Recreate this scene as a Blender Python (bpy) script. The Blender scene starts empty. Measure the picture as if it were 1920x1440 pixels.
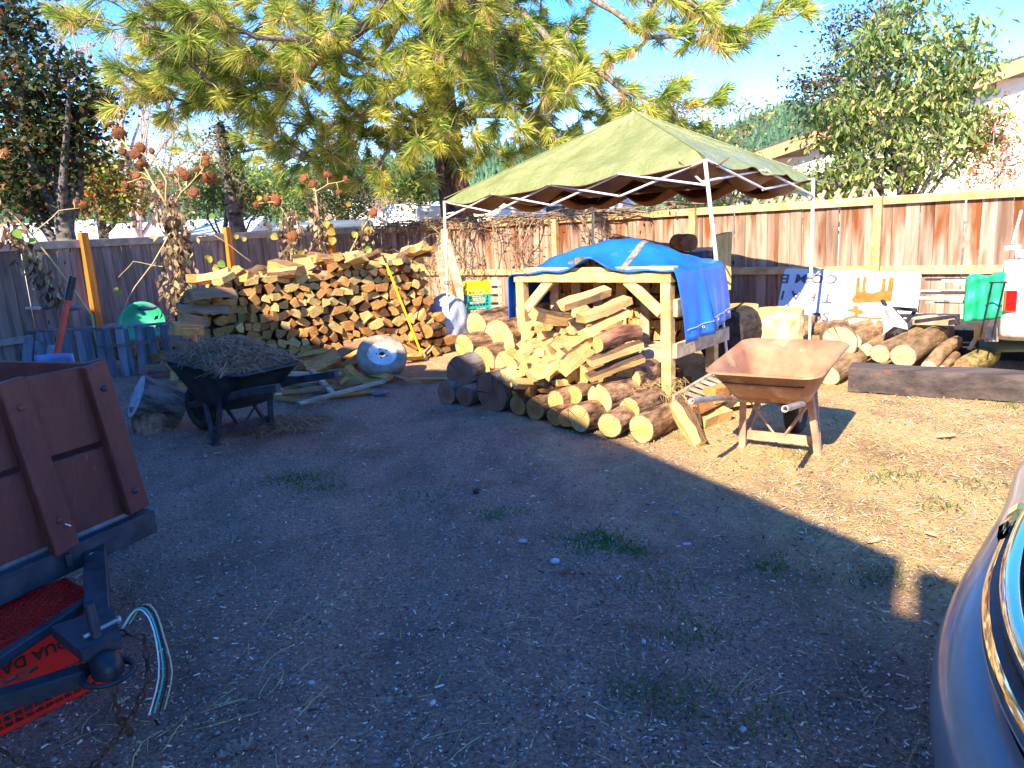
import bpy, bmesh, math, random
import numpy as np
from mathutils import Vector, Matrix, Euler
R = math.radians
rnd = random.Random(7)
sc = bpy.context.scene
C = sc.collection
# ---------------------------------------------------------------- camera, sky, sun, exposure
cam_d = bpy.data.cameras.new('camera'); cam = bpy.data.objects.new('camera', cam_d); C.objects.link(cam)
PITCH, ROLL, EYE = R(11.9), R(3.2), 1.5
_f = Vector((0, math.cos(PITCH), -math.sin(PITCH))); _r = Vector((1, 0, 0)); _d = Vector((0, -math.sin(PITCH), -math.cos(PITCH)))
_ix = _r*math.cos(ROLL) + _d*math.sin(ROLL); _iy = -(-_r*math.sin(ROLL) + _d*math.cos(ROLL))
m3 = Matrix((_ix, _iy, -_f)).transposed()
cam.matrix_world = Matrix.Translation((0, 0, EYE)) @ m3.to_4x4()
cam_d.sensor_width = 36; cam_d.lens = 36*1400/1920; cam_d.clip_start = .05; cam_d.clip_end = 6000
sc.camera = cam
SUN_EL = R(38); SUN_DIR = Vector((-.485, -.875, 0)).normalized()      # where the sun stands, in plan
w = bpy.data.worlds.new('World'); sc.world = w; w.use_nodes = True
nt = w.node_tree; bg = nt.nodes['Background']
sky = nt.nodes.new('ShaderNodeTexSky'); sky.sky_type = 'NISHITA'; sky.sun_disc = False
sky.sun_elevation = SUN_EL; sky.sun_rotation = math.atan2(SUN_DIR.x, SUN_DIR.y)
sky.altitude = 300; sky.air_density = .85; sky.dust_density = 0; sky.ozone_density = 3
sat = nt.nodes.new('ShaderNodeHueSaturation'); sat.inputs['Saturation'].default_value = 1.34; sat.inputs['Hue'].default_value = .512; sat.inputs['Value'].default_value = .9
nt.links.new(sky.outputs[0], sat.inputs['Color']); nt.links.new(sat.outputs[0], bg.inputs[0]); bg.inputs[1].default_value = .15
sd = bpy.data.lights.new('sun', 'SUN'); sd.energy = 3.2; sd.angle = R(.42); sd.color = (1, .85, .60)
sun = bpy.data.objects.new('sun', sd); C.objects.link(sun)
sun.rotation_euler = (SUN_DIR*math.cos(SUN_EL) + Vector((0, 0, math.sin(SUN_EL)))).to_track_quat('Z', 'Y').to_euler()
sun.location = (-4, -8, 12)
vs = sc.view_settings; vs.view_transform = 'Standard'; vs.look = 'None'; vs.gamma = 1; vs.exposure = 2.15; vs.use_curve_mapping = False
# ---------------------------------------------------------------- materials
MATS = {}
def mat(name, c1, c2=None, scale=6., st=(1, 1, 1), rough=.85, bump=.0, bscale=None, var=0., island=0., metal=0., lo=.35, hi=.65,
        c3=None, s3=2., t3=.6, detail=6., bst=None, trans=0., spec=.35, coat=0., hue=0.):
    """noise-blended procedural material; var = per-object value change, island = per-piece value change"""
    if name in MATS: return MATS[name]
    m = bpy.data.materials.new(name); m.use_nodes = True; MATS[name] = m
    n = m.node_tree.nodes; l = m.node_tree.links; b = n['Principled BSDF']
    b.inputs['Roughness'].default_value = rough; b.inputs['Metallic'].default_value = metal
    b.inputs['Specular IOR Level'].default_value = spec
    if coat: b.inputs['Coat Weight'].default_value = coat; b.inputs['Coat Roughness'].default_value = .08
    tc = n.new('ShaderNodeTexCoord'); oi = n.new('ShaderNodeObjectInfo')
    mu = n.new('ShaderNodeMath'); mu.operation = 'MULTIPLY'; mu.inputs[1].default_value = 37.; l.new(oi.outputs['Random'], mu.inputs[0])
    ad = n.new('ShaderNodeVectorMath'); l.new(tc.outputs['Object'], ad.inputs[0]); l.new(mu.outputs[0], ad.inputs[1])
    def noise(sc_, st_, det):
        mp = n.new('ShaderNodeMapping'); mp.inputs['Scale'].default_value = st_; l.new(ad.outputs[0], mp.inputs[0])
        t = n.new('ShaderNodeTexNoise'); t.inputs['Scale'].default_value = sc_; t.inputs['Detail'].default_value = det; t.inputs['Roughness'].default_value = .62
        l.new(mp.outputs[0], t.inputs[0]); return t
    col = None
    if c2 is not None:
        t = noise(scale, st, detail); cr = n.new('ShaderNodeValToRGB'); e = cr.color_ramp.elements
        e[0].position = lo; e[0].color = (*c1, 1); e[1].position = hi; e[1].color = (*c2, 1)
        l.new(t.outputs[0], cr.inputs[0]); col = cr.outputs[0]
        if c3 is not None:
            t2 = noise(s3, st, 5.); r2 = n.new('ShaderNodeValToRGB'); e = r2.color_ramp.elements
            e[0].position = t3; e[0].color = (0, 0, 0, 1); e[1].position = t3+.08; e[1].color = (1, 1, 1, 1); l.new(t2.outputs[0], r2.inputs[0])
            mx = n.new('ShaderNodeMix'); mx.data_type = 'RGBA'; l.new(r2.outputs[0], mx.inputs[0]); l.new(col, mx.inputs[6]); mx.inputs[7].default_value = (*c3, 1); col = mx.outputs[2]
    if var or island or hue:
        hs = n.new('ShaderNodeHueSaturation')
        if col: l.new(col, hs.inputs['Color'])
        else: hs.inputs['Color'].default_value = (*c1, 1)
        src = oi.outputs['Random']
        if island:
            ge = n.new('ShaderNodeNewGeometry'); src = ge.outputs['Random Per Island']
        mr = n.new('ShaderNodeMapRange'); k = island or var; mr.inputs[3].default_value = 1-k; mr.inputs[4].default_value = 1+k; l.new(src, mr.inputs[0]); l.new(mr.outputs[0], hs.inputs['Value'])
        if hue:
            fr = n.new('ShaderNodeMath'); fr.operation = 'MULTIPLY'; fr.inputs[1].default_value = 17.3; l.new(src, fr.inputs[0])
            f2 = n.new('ShaderNodeMath'); f2.operation = 'FRACT'; l.new(fr.outputs[0], f2.inputs[0])
            m4 = n.new('ShaderNodeMapRange'); m4.inputs[3].default_value = .5-hue; m4.inputs[4].default_value = .5+hue; l.new(f2.outputs[0], m4.inputs[0]); l.new(m4.outputs[0], hs.inputs['Hue'])
        col = hs.outputs[0]
    if col: l.new(col, b.inputs['Base Color'])
    else: b.inputs['Base Color'].default_value = (*c1, 1)
    if bump:
        t = noise(bscale or scale*2, bst or st, 8.); bp = n.new('ShaderNodeBump'); bp.inputs['Strength'].default_value = min(1, bump); bp.inputs['Distance'].default_value = .02*max(1, bump)
        l.new(t.outputs[0], bp.inputs['Height']); l.new(bp.outputs[0], b.inputs['Normal'])
    if trans:
        tr = n.new('ShaderNodeBsdfTranslucent'); ms = n.new('ShaderNodeMixShader'); ms.inputs[0].default_value = trans
        if col: l.new(col, tr.inputs[0])
        else: tr.inputs[0].default_value = (*c1, 1)
        l.new(b.outputs[0], ms.inputs[1]); l.new(tr.outputs[0], ms.inputs[2]); l.new(ms.outputs[0], n['Material Output'].inputs[0])
    return m
def nodes_of(m): return m.node_tree.nodes, m.node_tree.links, m.node_tree.nodes['Principled BSDF']
def ends_mat(name, c1, c2, core):
    """sawn end of a log: rings about the local X axis, radial checks"""
    m = bpy.data.materials.new(name); m.use_nodes = True; n, l, b = nodes_of(m)
    b.inputs['Roughness'].default_value = .8; b.inputs['Specular IOR Level'].default_value = .2
    tc = n.new('ShaderNodeTexCoord'); oi = n.new('ShaderNodeObjectInfo')
    mp = n.new('ShaderNodeMapping'); mp.inputs['Scale'].default_value = (0, 1, 1); l.new(tc.outputs['Object'], mp.inputs[0])
    ns = n.new('ShaderNodeTexNoise'); ns.inputs['Scale'].default_value = 9; ns.inputs['Detail'].default_value = 4
    ns.noise_dimensions = '4D'; l.new(tc.outputs['Object'], ns.inputs[0])
    mw = n.new('ShaderNodeMath'); mw.operation = 'MULTIPLY'; mw.inputs[1].default_value = 50; l.new(oi.outputs['Random'], mw.inputs[0]); l.new(mw.outputs[0], ns.inputs['W'])
    mx = n.new('ShaderNodeVectorMath'); mx.operation = 'MULTIPLY_ADD'; l.new(ns.outputs['Color'], mx.inputs[0]); mx.inputs[1].default_value = (0, .03, .03); l.new(mp.outputs[0], mx.inputs[2])
    ln = n.new('ShaderNodeVectorMath'); ln.operation = 'LENGTH'; l.new(mx.outputs[0], ln.inputs[0])
    m1 = n.new('ShaderNodeMath'); m1.operation = 'MULTIPLY'; m1.inputs[1].default_value = 420; l.new(ln.outputs['Value'], m1.inputs[0])
    s1 = n.new('ShaderNodeMath'); s1.operation = 'SINE'; l.new(m1.outputs[0], s1.inputs[0])
    mr = n.new('ShaderNodeMapRange'); mr.inputs[1].default_value = -1; mr.inputs[3].default_value = .0; mr.inputs[4].default_value = .45; l.new(s1.outputs[0], mr.inputs[0])
    n2 = n.new('ShaderNodeTexNoise'); n2.inputs['Scale'].default_value = 6; n2.inputs['Detail'].default_value = 6; l.new(mx.outputs[0], n2.inputs[0])
    ad = n.new('ShaderNodeMath'); ad.operation = 'MULTIPLY_ADD'; l.new(n2.outputs[0], ad.inputs[0]); ad.inputs[1].default_value = 1.1; l.new(mr.outputs[0], ad.inputs[2])
    cr = n.new('ShaderNodeValToRGB'); e = cr.color_ramp.elements; e[0].position = .4; e[0].color = (*c1, 1); e[1].position = 1.0; e[1].color = (*c2, 1); l.new(ad.outputs[0], cr.inputs[0])
    rc = n.new('ShaderNodeValToRGB'); e = rc.color_ramp.elements; e[0].position = .03; e[0].color = (1, 1, 1, 1); e[1].position = .075; e[1].color = (0, 0, 0, 1); l.new(ln.outputs['Value'], rc.inputs[0])
    mf = n.new('ShaderNodeMath'); mf.operation = 'MULTIPLY'; mf.inputs[1].default_value = .6; l.new(rc.outputs[0], mf.inputs[0])
    mm = n.new('ShaderNodeMix'); mm.data_type = 'RGBA'; l.new(mf.outputs[0], mm.inputs[0]); l.new(cr.outputs[0], mm.inputs[6]); mm.inputs[7].default_value = (*core, 1)
    # radial drying checks
    sp = n.new('ShaderNodeSeparateXYZ'); l.new(mx.outputs[0], sp.inputs[0])
    at = n.new('ShaderNodeMath'); at.operation = 'ARCTAN2'; l.new(sp.outputs[1], at.inputs[0]); l.new(sp.outputs[2], at.inputs[1])
    aw = n.new('ShaderNodeMath'); aw.operation = 'ADD'; l.new(at.outputs[0], aw.inputs[0]); l.new(mw.outputs[0], aw.inputs[1])
    n3 = n.new('ShaderNodeTexNoise'); n3.noise_dimensions = '1D'; n3.inputs['Scale'].default_value = 5; n3.inputs['Detail'].default_value = 3; l.new(aw.outputs[0], n3.inputs['W'])
    r3 = n.new('ShaderNodeValToRGB'); e = r3.color_ramp.elements; e[0].position = .675; e[0].color = (0, 0, 0, 1); e[1].position = .69; e[1].color = (1, 1, 1, 1); l.new(n3.outputs[0], r3.inputs[0])
    mk = n.new('ShaderNodeMix'); mk.data_type = 'RGBA'; l.new(r3.outputs[0], mk.inputs[0]); l.new(mm.outputs[2], mk.inputs[6]); mk.inputs[7].default_value = (c1[0]*.35, c1[1]*.3, c1[2]*.3, 1)
    hs = n.new('ShaderNodeHueSaturation'); l.new(mk.outputs[2], hs.inputs['Color'])
    m5 = n.new('ShaderNodeMapRange'); m5.inputs[3].default_value = .62; m5.inputs[4].default_value = 1.12; l.new(oi.outputs['Random'], m5.inputs[0]); l.new(m5.outputs[0], hs.inputs['Value'])
    l.new(hs.outputs[0], b.inputs['Base Color'])
    bp = n.new('ShaderNodeBump'); bp.inputs['Strength'].default_value = .5; bp.inputs['Distance'].default_value = .004; l.new(s1.outputs[0], bp.inputs['Height'])
    l.new(bp.outputs[0], b.inputs['Normal'])
    return m
def plank_mat(name, c1, c2, stain, amount, knots=True, grain=1.0):
    """weathered fence board: long grain on local Z, knots, stains that run down from the top"""
    m = bpy.data.materials.new(name); m.use_nodes = True; n, l, b = nodes_of(m)
    b.inputs['Roughness'].default_value = .88; b.inputs['Specular IOR Level'].default_value = .2
    tc = n.new('ShaderNodeTexCoord'); oi = n.new('ShaderNodeObjectInfo')
    mu = n.new('ShaderNodeMath'); mu.operation = 'MULTIPLY'; mu.inputs[1].default_value = 61; l.new(oi.outputs['Random'], mu.inputs[0])
    ad = n.new('ShaderNodeVectorMath'); l.new(tc.outputs['Object'], ad.inputs[0]); l.new(mu.outputs[0], ad.inputs[1])
    def N(s, st, d=6, dist=0):
        mp = n.new('ShaderNodeMapping'); mp.inputs['Scale'].default_value = st; l.new(ad.outputs[0], mp.inputs[0])
        t = n.new('ShaderNodeTexNoise'); t.inputs['Scale'].default_value = s; t.inputs['Detail'].default_value = d; t.inputs['Distortion'].default_value = dist; l.new(mp.outputs[0], t.inputs[0]); return t
    g = N(16, (1, 1, .07), 8, .6)
    cr = n.new('ShaderNodeValToRGB'); e = cr.color_ramp.elements; e[0].position = .32; e[0].color = (*c1, 1); e[1].position = .66; e[1].color = (*c2, 1); l.new(g.outputs[0], cr.inputs[0])
    s = N(5, (1.6, 1, .22), 4, .3); sp = n.new('ShaderNodeSeparateXYZ'); l.new(tc.outputs['Object'], sp.inputs[0])
    mr = n.new('ShaderNodeMapRange'); mr.inputs[1].default_value = .3; mr.inputs[2].default_value = 1.6; mr.inputs[3].default_value = -.06; mr.inputs[4].default_value = .12; l.new(sp.outputs[2], mr.inputs[0])
    a2 = n.new('ShaderNodeMath'); l.new(s.outputs[0], a2.inputs[0]); l.new(mr.outputs[0], a2.inputs[1])
    r2 = n.new('ShaderNodeValToRGB'); e = r2.color_ramp.elements; e[0].position = .5+.12*(1-amount); e[0].color = (0, 0, 0, 1); e[1].position = .68+.1*(1-amount); e[1].color = (1, 1, 1, 1); l.new(a2.outputs[0], r2.inputs[0])
    mx = n.new('ShaderNodeMix'); mx.data_type = 'RGBA'; l.new(r2.outputs[0], mx.inputs[0]); l.new(cr.outputs[0], mx.inputs[6]); mx.inputs[7].default_value = (*stain, 1); col = mx.outputs[2]
    if knots:
        mp = n.new('ShaderNodeMapping'); mp.inputs['Scale'].default_value = (6.5, 1, 2.6); l.new(ad.outputs[0], mp.inputs[0])
        v = n.new('ShaderNodeTexVoronoi'); v.inputs['Scale'].default_value = 1; v.inputs['Randomness'].default_value = 1; l.new(mp.outputs[0], v.inputs[0])
        r3 = n.new('ShaderNodeValToRGB'); e = r3.color_ramp.elements; e[0].position = .05; e[0].color = (1, 1, 1, 1); e[1].position = .09; e[1].color = (0, 0, 0, 1); l.new(v.outputs['Distance'], r3.inputs[0])
        m2 = n.new('ShaderNodeMix'); m2.data_type = 'RGBA'; l.new(r3.outputs[0], m2.inputs[0]); l.new(col, m2.inputs[6]); m2.inputs[7].default_value = (c1[0]*.35, c1[1]*.25, c1[2]*.2, 1); col = m2.outputs[2]
    hs = n.new('ShaderNodeHueSaturation'); l.new(col, hs.inputs['Color'])
    m5 = n.new('ShaderNodeMapRange'); m5.inputs[3].default_value = .72; m5.inputs[4].default_value = 1.15; l.new(oi.outputs['Random'], m5.inputs[0]); l.new(m5.outputs[0], hs.inputs['Value'])
    l.new(hs.outputs[0], b.inputs['Base Color'])
    bp = n.new('ShaderNodeBump'); bp.inputs['Strength'].default_value = .45*grain; bp.inputs['Distance'].default_value = .01; l.new(g.outputs[0], bp.inputs['Height']); l.new(bp.outputs[0], b.inputs['Normal'])
    return m
bark = mat('bark_brown', (.05, .022, .01), (.46, .26, .14), 17, (.35, 1, 1), .95, 1.8, 26, var=.25, lo=.36, hi=.64)
bark_grey = mat('bark_grey', (.03, .028, .026), (.26, .22, .19), 12, (.3, 1, 1), .95, 1.2, 22, var=.2)
split_y = mat('split_wood_yellow', (.46, .25, .085), (.82, .56, .23), 18, (.12, 1, 1), .85, .5, 30, var=.2, hue=.012)
split_o = mat('split_wood_orange', (.34, .12, .03), (.72, .36, .11), 18, (.12, 1, 1), .85, .5, 30, var=.3, hue=.015)
end_y = ends_mat('sawn_end_yellow', (.50, .27, .07), (.86, .64, .27), (.66, .38, .10))
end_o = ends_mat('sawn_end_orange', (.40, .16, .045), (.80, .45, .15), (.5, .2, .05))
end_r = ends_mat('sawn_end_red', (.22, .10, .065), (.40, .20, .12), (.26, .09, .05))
lumber = mat('new_lumber', (.52, .32, .12), (.80, .57, .27), 12, (.1, 1, 1), .75, .25, 30, var=.1)
lumber_old = mat('old_lumber', (.30, .22, .15), (.58, .46, .33), 12, (.1, 1, 1), .85, .35, 30, var=.15)
grey_wood = mat('grey_weathered_wood', (.10, .115, .14), (.26, .29, .34), 11, (1, 1, .12), .9, .4, 25, var=.25)
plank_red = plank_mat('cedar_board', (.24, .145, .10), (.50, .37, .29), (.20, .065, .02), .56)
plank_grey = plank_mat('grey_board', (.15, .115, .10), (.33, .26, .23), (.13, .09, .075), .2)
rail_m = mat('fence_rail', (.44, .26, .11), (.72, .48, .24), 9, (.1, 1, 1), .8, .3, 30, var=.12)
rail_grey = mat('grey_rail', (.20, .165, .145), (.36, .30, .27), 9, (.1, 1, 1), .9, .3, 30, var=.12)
post_orange = mat('orange_post', (.42, .12, .015), (.68, .24, .035), 9, (1, 1, .1), .8, .3, 30, var=.12)
steel = mat('white_steel', (.62, .61, .60), (.78, .77, .75), 8, rough=.45, c3=(.35, .2, .12), s3=14, t3=.66)
galv = mat('galvanised_pipe', (.34, .33, .33), (.52, .50, .49), 9, rough=.45, metal=.5, c3=(.4, .2, .1), s3=8, t3=.58)
dark_metal = mat('black_painted_metal', (.018, .02, .026), (.05, .055, .07), 9, rough=.55, bump=.15, c3=(.1, .05, .03), s3=11, t3=.64)
rust = mat('rusted_steel', (.28, .125, .065), (.42, .22, .13), 5, rough=.75, bump=.15, bscale=60, c3=(.52, .31, .17), s3=6, t3=.58)
rust_light = mat('rusted_legs', (.36, .2, .13), (.56, .38, .27), 9, rough=.8, bump=.2)
black_plastic = mat('black_plastic', (.012, .014, .02), (.035, .04, .05), 6, rough=.4, bump=.1, bscale=40, c3=(.09, .085, .08), s3=5, t3=.62)
rubber = mat('rubber', (.02, .02, .02), (.05, .045, .04), 10, rough=.85, bump=.3)
dark_rubber = mat('dusty_tyre', (.20, .16, .12), (.40, .34, .26), 8, rough=.9, bump=.4, bscale=40)
blue_tarp = mat('blue_tarp', (.008, .11, .50), (.012, .17, .66), 3, rough=.38, bump=.35, bscale=5, spec=.5, c3=(.09, .2, .42), s3=5, t3=.66)
green_tarp = mat('olive_tarp', (.20, .23, .085), (.30, .32, .14), 3, rough=.36, bump=1.6, bscale=13, spec=.5, c3=(.3, .34, .2), s3=9, t3=.64, trans=.06)
brown_tarp = mat('brown_tarp_underside', (.20, .075, .03), (.30, .125, .05), 4, rough=.5, bump=.5, bscale=7, trans=.35)
green_cloth = mat('green_cloth', (.01, .36, .17), (.03, .52, .26), 5, rough=.5, bump=.4, bscale=9)
white_paint = mat('white_paint', (.70, .69, .66), (.82, .81, .79), 4, rough=.5, c3=(.5, .42, .34), s3=6, t3=.68)
trailer_red = mat('barn_red_paint', (.115, .032, .026), (.19, .055, .042), 5, (1, 1, .3), .6, .5, 60, var=.2, c3=(.22, .12, .09), s3=26, t3=.67)
crate_red = mat('red_plastic', (.62, .012, .01), (.80, .022, .014), 5, rough=.4, spec=.5)
stone = mat('river_stone', (.10, .11, .125), (.24, .25, .26), 7, rough=.8, bump=.15, var=.3)
chrome = mat('chrome', (.85, .86, .88), rough=.07, metal=1)
car_grey = mat('grey_car_plastic', (.24, .215, .205), (.29, .26, .245), 3, rough=.30, spec=.5, coat=.35)
needle_g = mat('pine_needles_green', (.27, .37, .06), rough=.5, island=.45, hue=.03, trans=.45)
needle_y = mat('pine_needles_yellow', (.62, .60, .12), rough=.5, island=.35, hue=.02, trans=.45)
needle_b = mat('pine_needles_dead', (.70, .46, .20), rough=.7, island=.35, hue=.02, trans=.3)
twig = mat('twig_bark', (.10, .075, .06), (.34, .27, .22), 20, (1, 1, 1), .9, .4)
# ---------------------------------------------------------------- mesh building
WM = {}
class MB:
    def __init__(s): s.v = []; s.f = []; s.m = []; s.sm = []
    def add(s, vs, fs, mi=0, smooth=False):
        k = len(s.v); s.v += [tuple(p) for p in vs]; s.f += [tuple(i+k for i in f) for f in fs]; s.m += [mi]*len(fs); s.sm += [smooth]*len(fs); return s
    def box(s, c, size, rot=None, mi=0, bev=0):
        """size along local axes; rot a 3x3 or z angle"""
        if rot is None: rot = Matrix.Identity(3)
        elif isinstance(rot, (int, float)): rot = Matrix.Rotation(rot, 3, 'Z')
        x, y, z = [q/2 for q in size]; c = Vector(c)
        if bev:
            b = bev
            ring = [(x, -y+b), (x, y-b), (x-b, y), (-x+b, y), (-x, y-b), (-x, -y+b), (-x+b, -y), (x-b, -y)]
            cor = [(x-b, -y+b), (x-b, y-b), (-x+b, y-b), (-x+b, -y+b)]
            vs = [c + rot @ Vector((p, q, -z+b)) for p, q in ring] + [c + rot @ Vector((p, q, z-b)) for p, q in ring]
            vs += [c + rot @ Vector((p, q, -z)) for p, q in cor] + [c + rot @ Vector((p, q, z)) for p, q in cor]
            fs = [(i, (i+1) % 8, (i+1) % 8+8, i+8) for i in range(8)] + [(19, 18, 17, 16), (20, 21, 22, 23)]
            for k in range(4):
                a, e, nx, k1 = 2*k, 2*k+1, (2*k+2) % 8, (k+1) % 4
                fs += [(8+a, 8+e, 20+k1, 20+k), (8+e, 8+nx, 20+k1), (e, a, 16+k, 16+k1), (nx, e, 16+k1)]
            return s.add(vs, fs, mi)
        vs = [c + rot @ Vector((a*x, b*y, d*z)) for a in (-1, 1) for b in (-1, 1) for d in (-1, 1)]
        return s.add(vs, [(0, 1, 3, 2), (4, 6, 7, 5), (0, 4, 5, 1), (2, 3, 7, 6), (0, 2, 6, 4), (1, 5, 7, 3)], mi)
    def beam(s, a, b, w_, h_, mi=0, up=(0, 0, 1), ext=0, bev=.004):
        a = Vector(a); b = Vector(b); x = (b-a); L = x.length; x.normalize(); up = Vector(up)
        if abs(x.dot(up)) > .98: up = Vector((0, 1, 0))
        y = up.cross(x).normalized(); z = x.cross(y)
        return s.box((a+b)/2, (L+ext, w_, h_), Matrix((x, y, z)).transposed(), mi, bev if min(w_, h_) > .02 else 0)
    def tube(s, pts, r, n=8, mi=0, cap=True, smooth=True, squash=1):
        pts = [Vector(p) for p in pts]; rs = r if isinstance(r, (list, tuple)) else [r]*len(pts)
        rings = []; up = None
        for i, p in enumerate(pts):
            t = (pts[min(i+1, len(pts)-1)] - pts[max(i-1, 0)])
            if t.length < 1e-6: t = Vector((0, 0, 1))
            t.normalize()
            if up is None: up = Vector((0, 0, 1)) if abs(t.z) < .9 else Vector((1, 0, 0))
            x = up.cross(t); x = x.normalized() if x.length > 1e-5 else Vector((1, 0, 0)); y = t.cross(x); up = y
            rings.append([p + (x*math.cos(2*math.pi*k/n) + y*squash*math.sin(2*math.pi*k/n))*rs[i] for k in range(n)])
        vs = [q for rg in rings for q in rg]; fs = []
        for i in range(len(pts)-1):
            for k in range(n): a = i*n+k; b = i*n+(k+1) % n; fs.append((a, b, b+n, a+n))
        s.add(vs, fs, mi, smooth)
        if cap: s.add(rings[0], [tuple(range(n))[::-1]], mi); s.add(rings[-1], [tuple(range(n))], mi)
        return s
    def disc(s, c, nrm, prof, n=24, mi=0, smooth=True):
        """lathe: prof = [(offset along nrm, radius)]"""
        nrm = Vector(nrm).normalized(); u = Vector((0, 0, 1)) if abs(nrm.z) < .9 else Vector((1, 0, 0)); x = u.cross(nrm).normalized(); y = nrm.cross(x); c = Vector(c)
        vs = [c + nrm*o + (x*math.cos(2*math.pi*k/n)+y*math.sin(2*math.pi*k/n))*r_ for o, r_ in prof for k in range(n)]; fs = []
        for i in range(len(prof)-1):
            for k in range(n): a = i*n+k; b = i*n+(k+1) % n; fs.append((a, b, b+n, a+n))
        return s.add(vs, fs, mi, smooth)
    def grid(s, fn, nu, nv, mi=0, smooth=True):
        vs = [fn(i/nu, j/nv) for j in range(nv+1) for i in range(nu+1)]
        fs = [(j*(nu+1)+i, j*(nu+1)+i+1, (j+1)*(nu+1)+i+1, (j+1)*(nu+1)+i) for j in range(nv) for i in range(nu)]
        return s.add(vs, fs, mi, smooth)
    def poly(s, pts, ext, mi=0):
        """flat polygon extruded by vector ext"""
        pts = [Vector(p) for p in pts]; ext = Vector(ext); n = len(pts)
        return s.add(pts + [p+ext for p in pts], [tuple(range(n))[::-1], tuple(range(n, 2*n))] + [(i, (i+1) % n, n+(i+1) % n, n+i) for i in range(n)], mi)
    def mesh(s, name, mats, off=None):
        me = bpy.data.meshes.new(name); vs = s.v
        if off is not None: vs = [off @ Vector(p) for p in vs]
        me.from_pydata([tuple(p) for p in vs], [], s.f); 
        for m_ in (mats if isinstance(mats, (list, tuple)) else [mats]): me.materials.append(m_)
        if s.m: me.polygons.foreach_set('material_index', s.m); me.polygons.foreach_set('use_smooth', s.sm)
        me.update(); return me
    def build(s, name, mats, parent=None, local=False, thick=0, sub=0):
        off = None
        if parent is not None and not local: off = WM[parent.name].inverted()
        o = bpy.data.objects.new(name, s.mesh(name, mats, off)); C.objects.link(o)
        if parent is not None: o.parent = parent; WM[o.name] = WM[parent.name]
        else: WM[o.name] = Matrix.Identity(4)
        if thick: md = o.modifiers.new('solid', 'SOLIDIFY'); md.thickness = thick; md.offset = 0
        if sub: md = o.modifiers.new('sub', 'SUBSURF'); md.levels = sub; md.render_levels = sub
        return o
def tag(o, label=None, cat=None, group=None, kind=None):
    if label: o['label'] = label
    if cat: o['category'] = cat
    if group: o['group'] = group
    if kind: o['kind'] = kind
    return o
def thing(name, label, cat, loc=(0, 0, 0), rz=0, group=None):
    o = bpy.data.objects.new(name, None); C.objects.link(o); o.empty_display_size = .1
    o.location = loc; o.rotation_euler = (0, 0, rz); WM[o.name] = Matrix.Translation(loc) @ Matrix.Rotation(rz, 4, 'Z')
    return tag(o, label, cat, group)
def single(mb, name, mats, label, cat, base, group=None, rz=0, thick=0, sub=0):
    """a thing that is one mesh, its origin put at base"""
    M_ = Matrix.Translation(base) @ Matrix.Rotation(rz, 4, 'Z')
    o = bpy.data.objects.new(name, mb.mesh(name, mats, M_.inverted())); C.objects.link(o); o.matrix_world = M_; WM[o.name] = M_
    if thick: md = o.modifiers.new('solid', 'SOLIDIFY'); md.thickness = thick; md.offset = 0
    if sub: md = o.modifiers.new('sub', 'SUBSURF'); md.levels = sub; md.render_levels = sub
    return tag(o, label, cat, group)
def inst(me, name, M_, parent=None, label=None, cat=None, group=None):
    o = bpy.data.objects.new(name, me); C.objects.link(o)
    if parent is not None: o.parent = parent; o.matrix_local = WM[parent.name].inverted() @ M_
    else: o.matrix_world = M_
    return tag(o, label, cat, group)
def frame(axis, roll=0, up=(0, 0, 1)):
    x = Vector(axis).normalized(); up = Vector(up)
    if abs(x.dot(up)) > .97: up = Vector((0, 1, 0))
    y = up.cross(x).normalized(); z = x.cross(y)
    return Matrix((x, y, z)).transposed() @ Matrix.Rotation(roll, 3, 'X')
def xf(loc, rot3, s=(1, 1, 1)):
    return Matrix.Translation(loc) @ rot3.to_4x4() @ Matrix.Diagonal((*s, 1))
def fast(name, V, nper, mats, mi=None, kind=None, label=None, cat=None, parent=None, group=None):
    """V: (faces, nper, 3) array of separate faces -> one mesh"""
    V = np.asarray(V, dtype=np.float64); nf = V.shape[0]; me = bpy.data.meshes.new(name)
    P = V.reshape(-1, 3)
    if parent is not None:
        A = np.array(WM[parent.name].inverted()); P = P @ A[:3, :3].T + A[:3, 3]
    me.vertices.add(nf*nper); me.vertices.foreach_set('co', P.astype(np.float32).ravel())
    me.loops.add(nf*nper); me.loops.foreach_set('vertex_index', np.arange(nf*nper, dtype=np.int32))
    me.polygons.add(nf); me.polygons.foreach_set('loop_start', np.arange(nf, dtype=np.int32)*nper)
    for m_ in (mats if isinstance(mats, (list, tuple)) else [mats]): me.materials.append(m_)
    if mi is not None: me.polygons.foreach_set('material_index', np.asarray(mi, dtype=np.int32))
    me.update(calc_edges=True); me.validate()
    o = bpy.data.objects.new(name, me); C.objects.link(o)
    if parent is not None: o.parent = parent
    return tag(o, label, cat, group, kind)
NR = np.random.RandomState(11)
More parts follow.
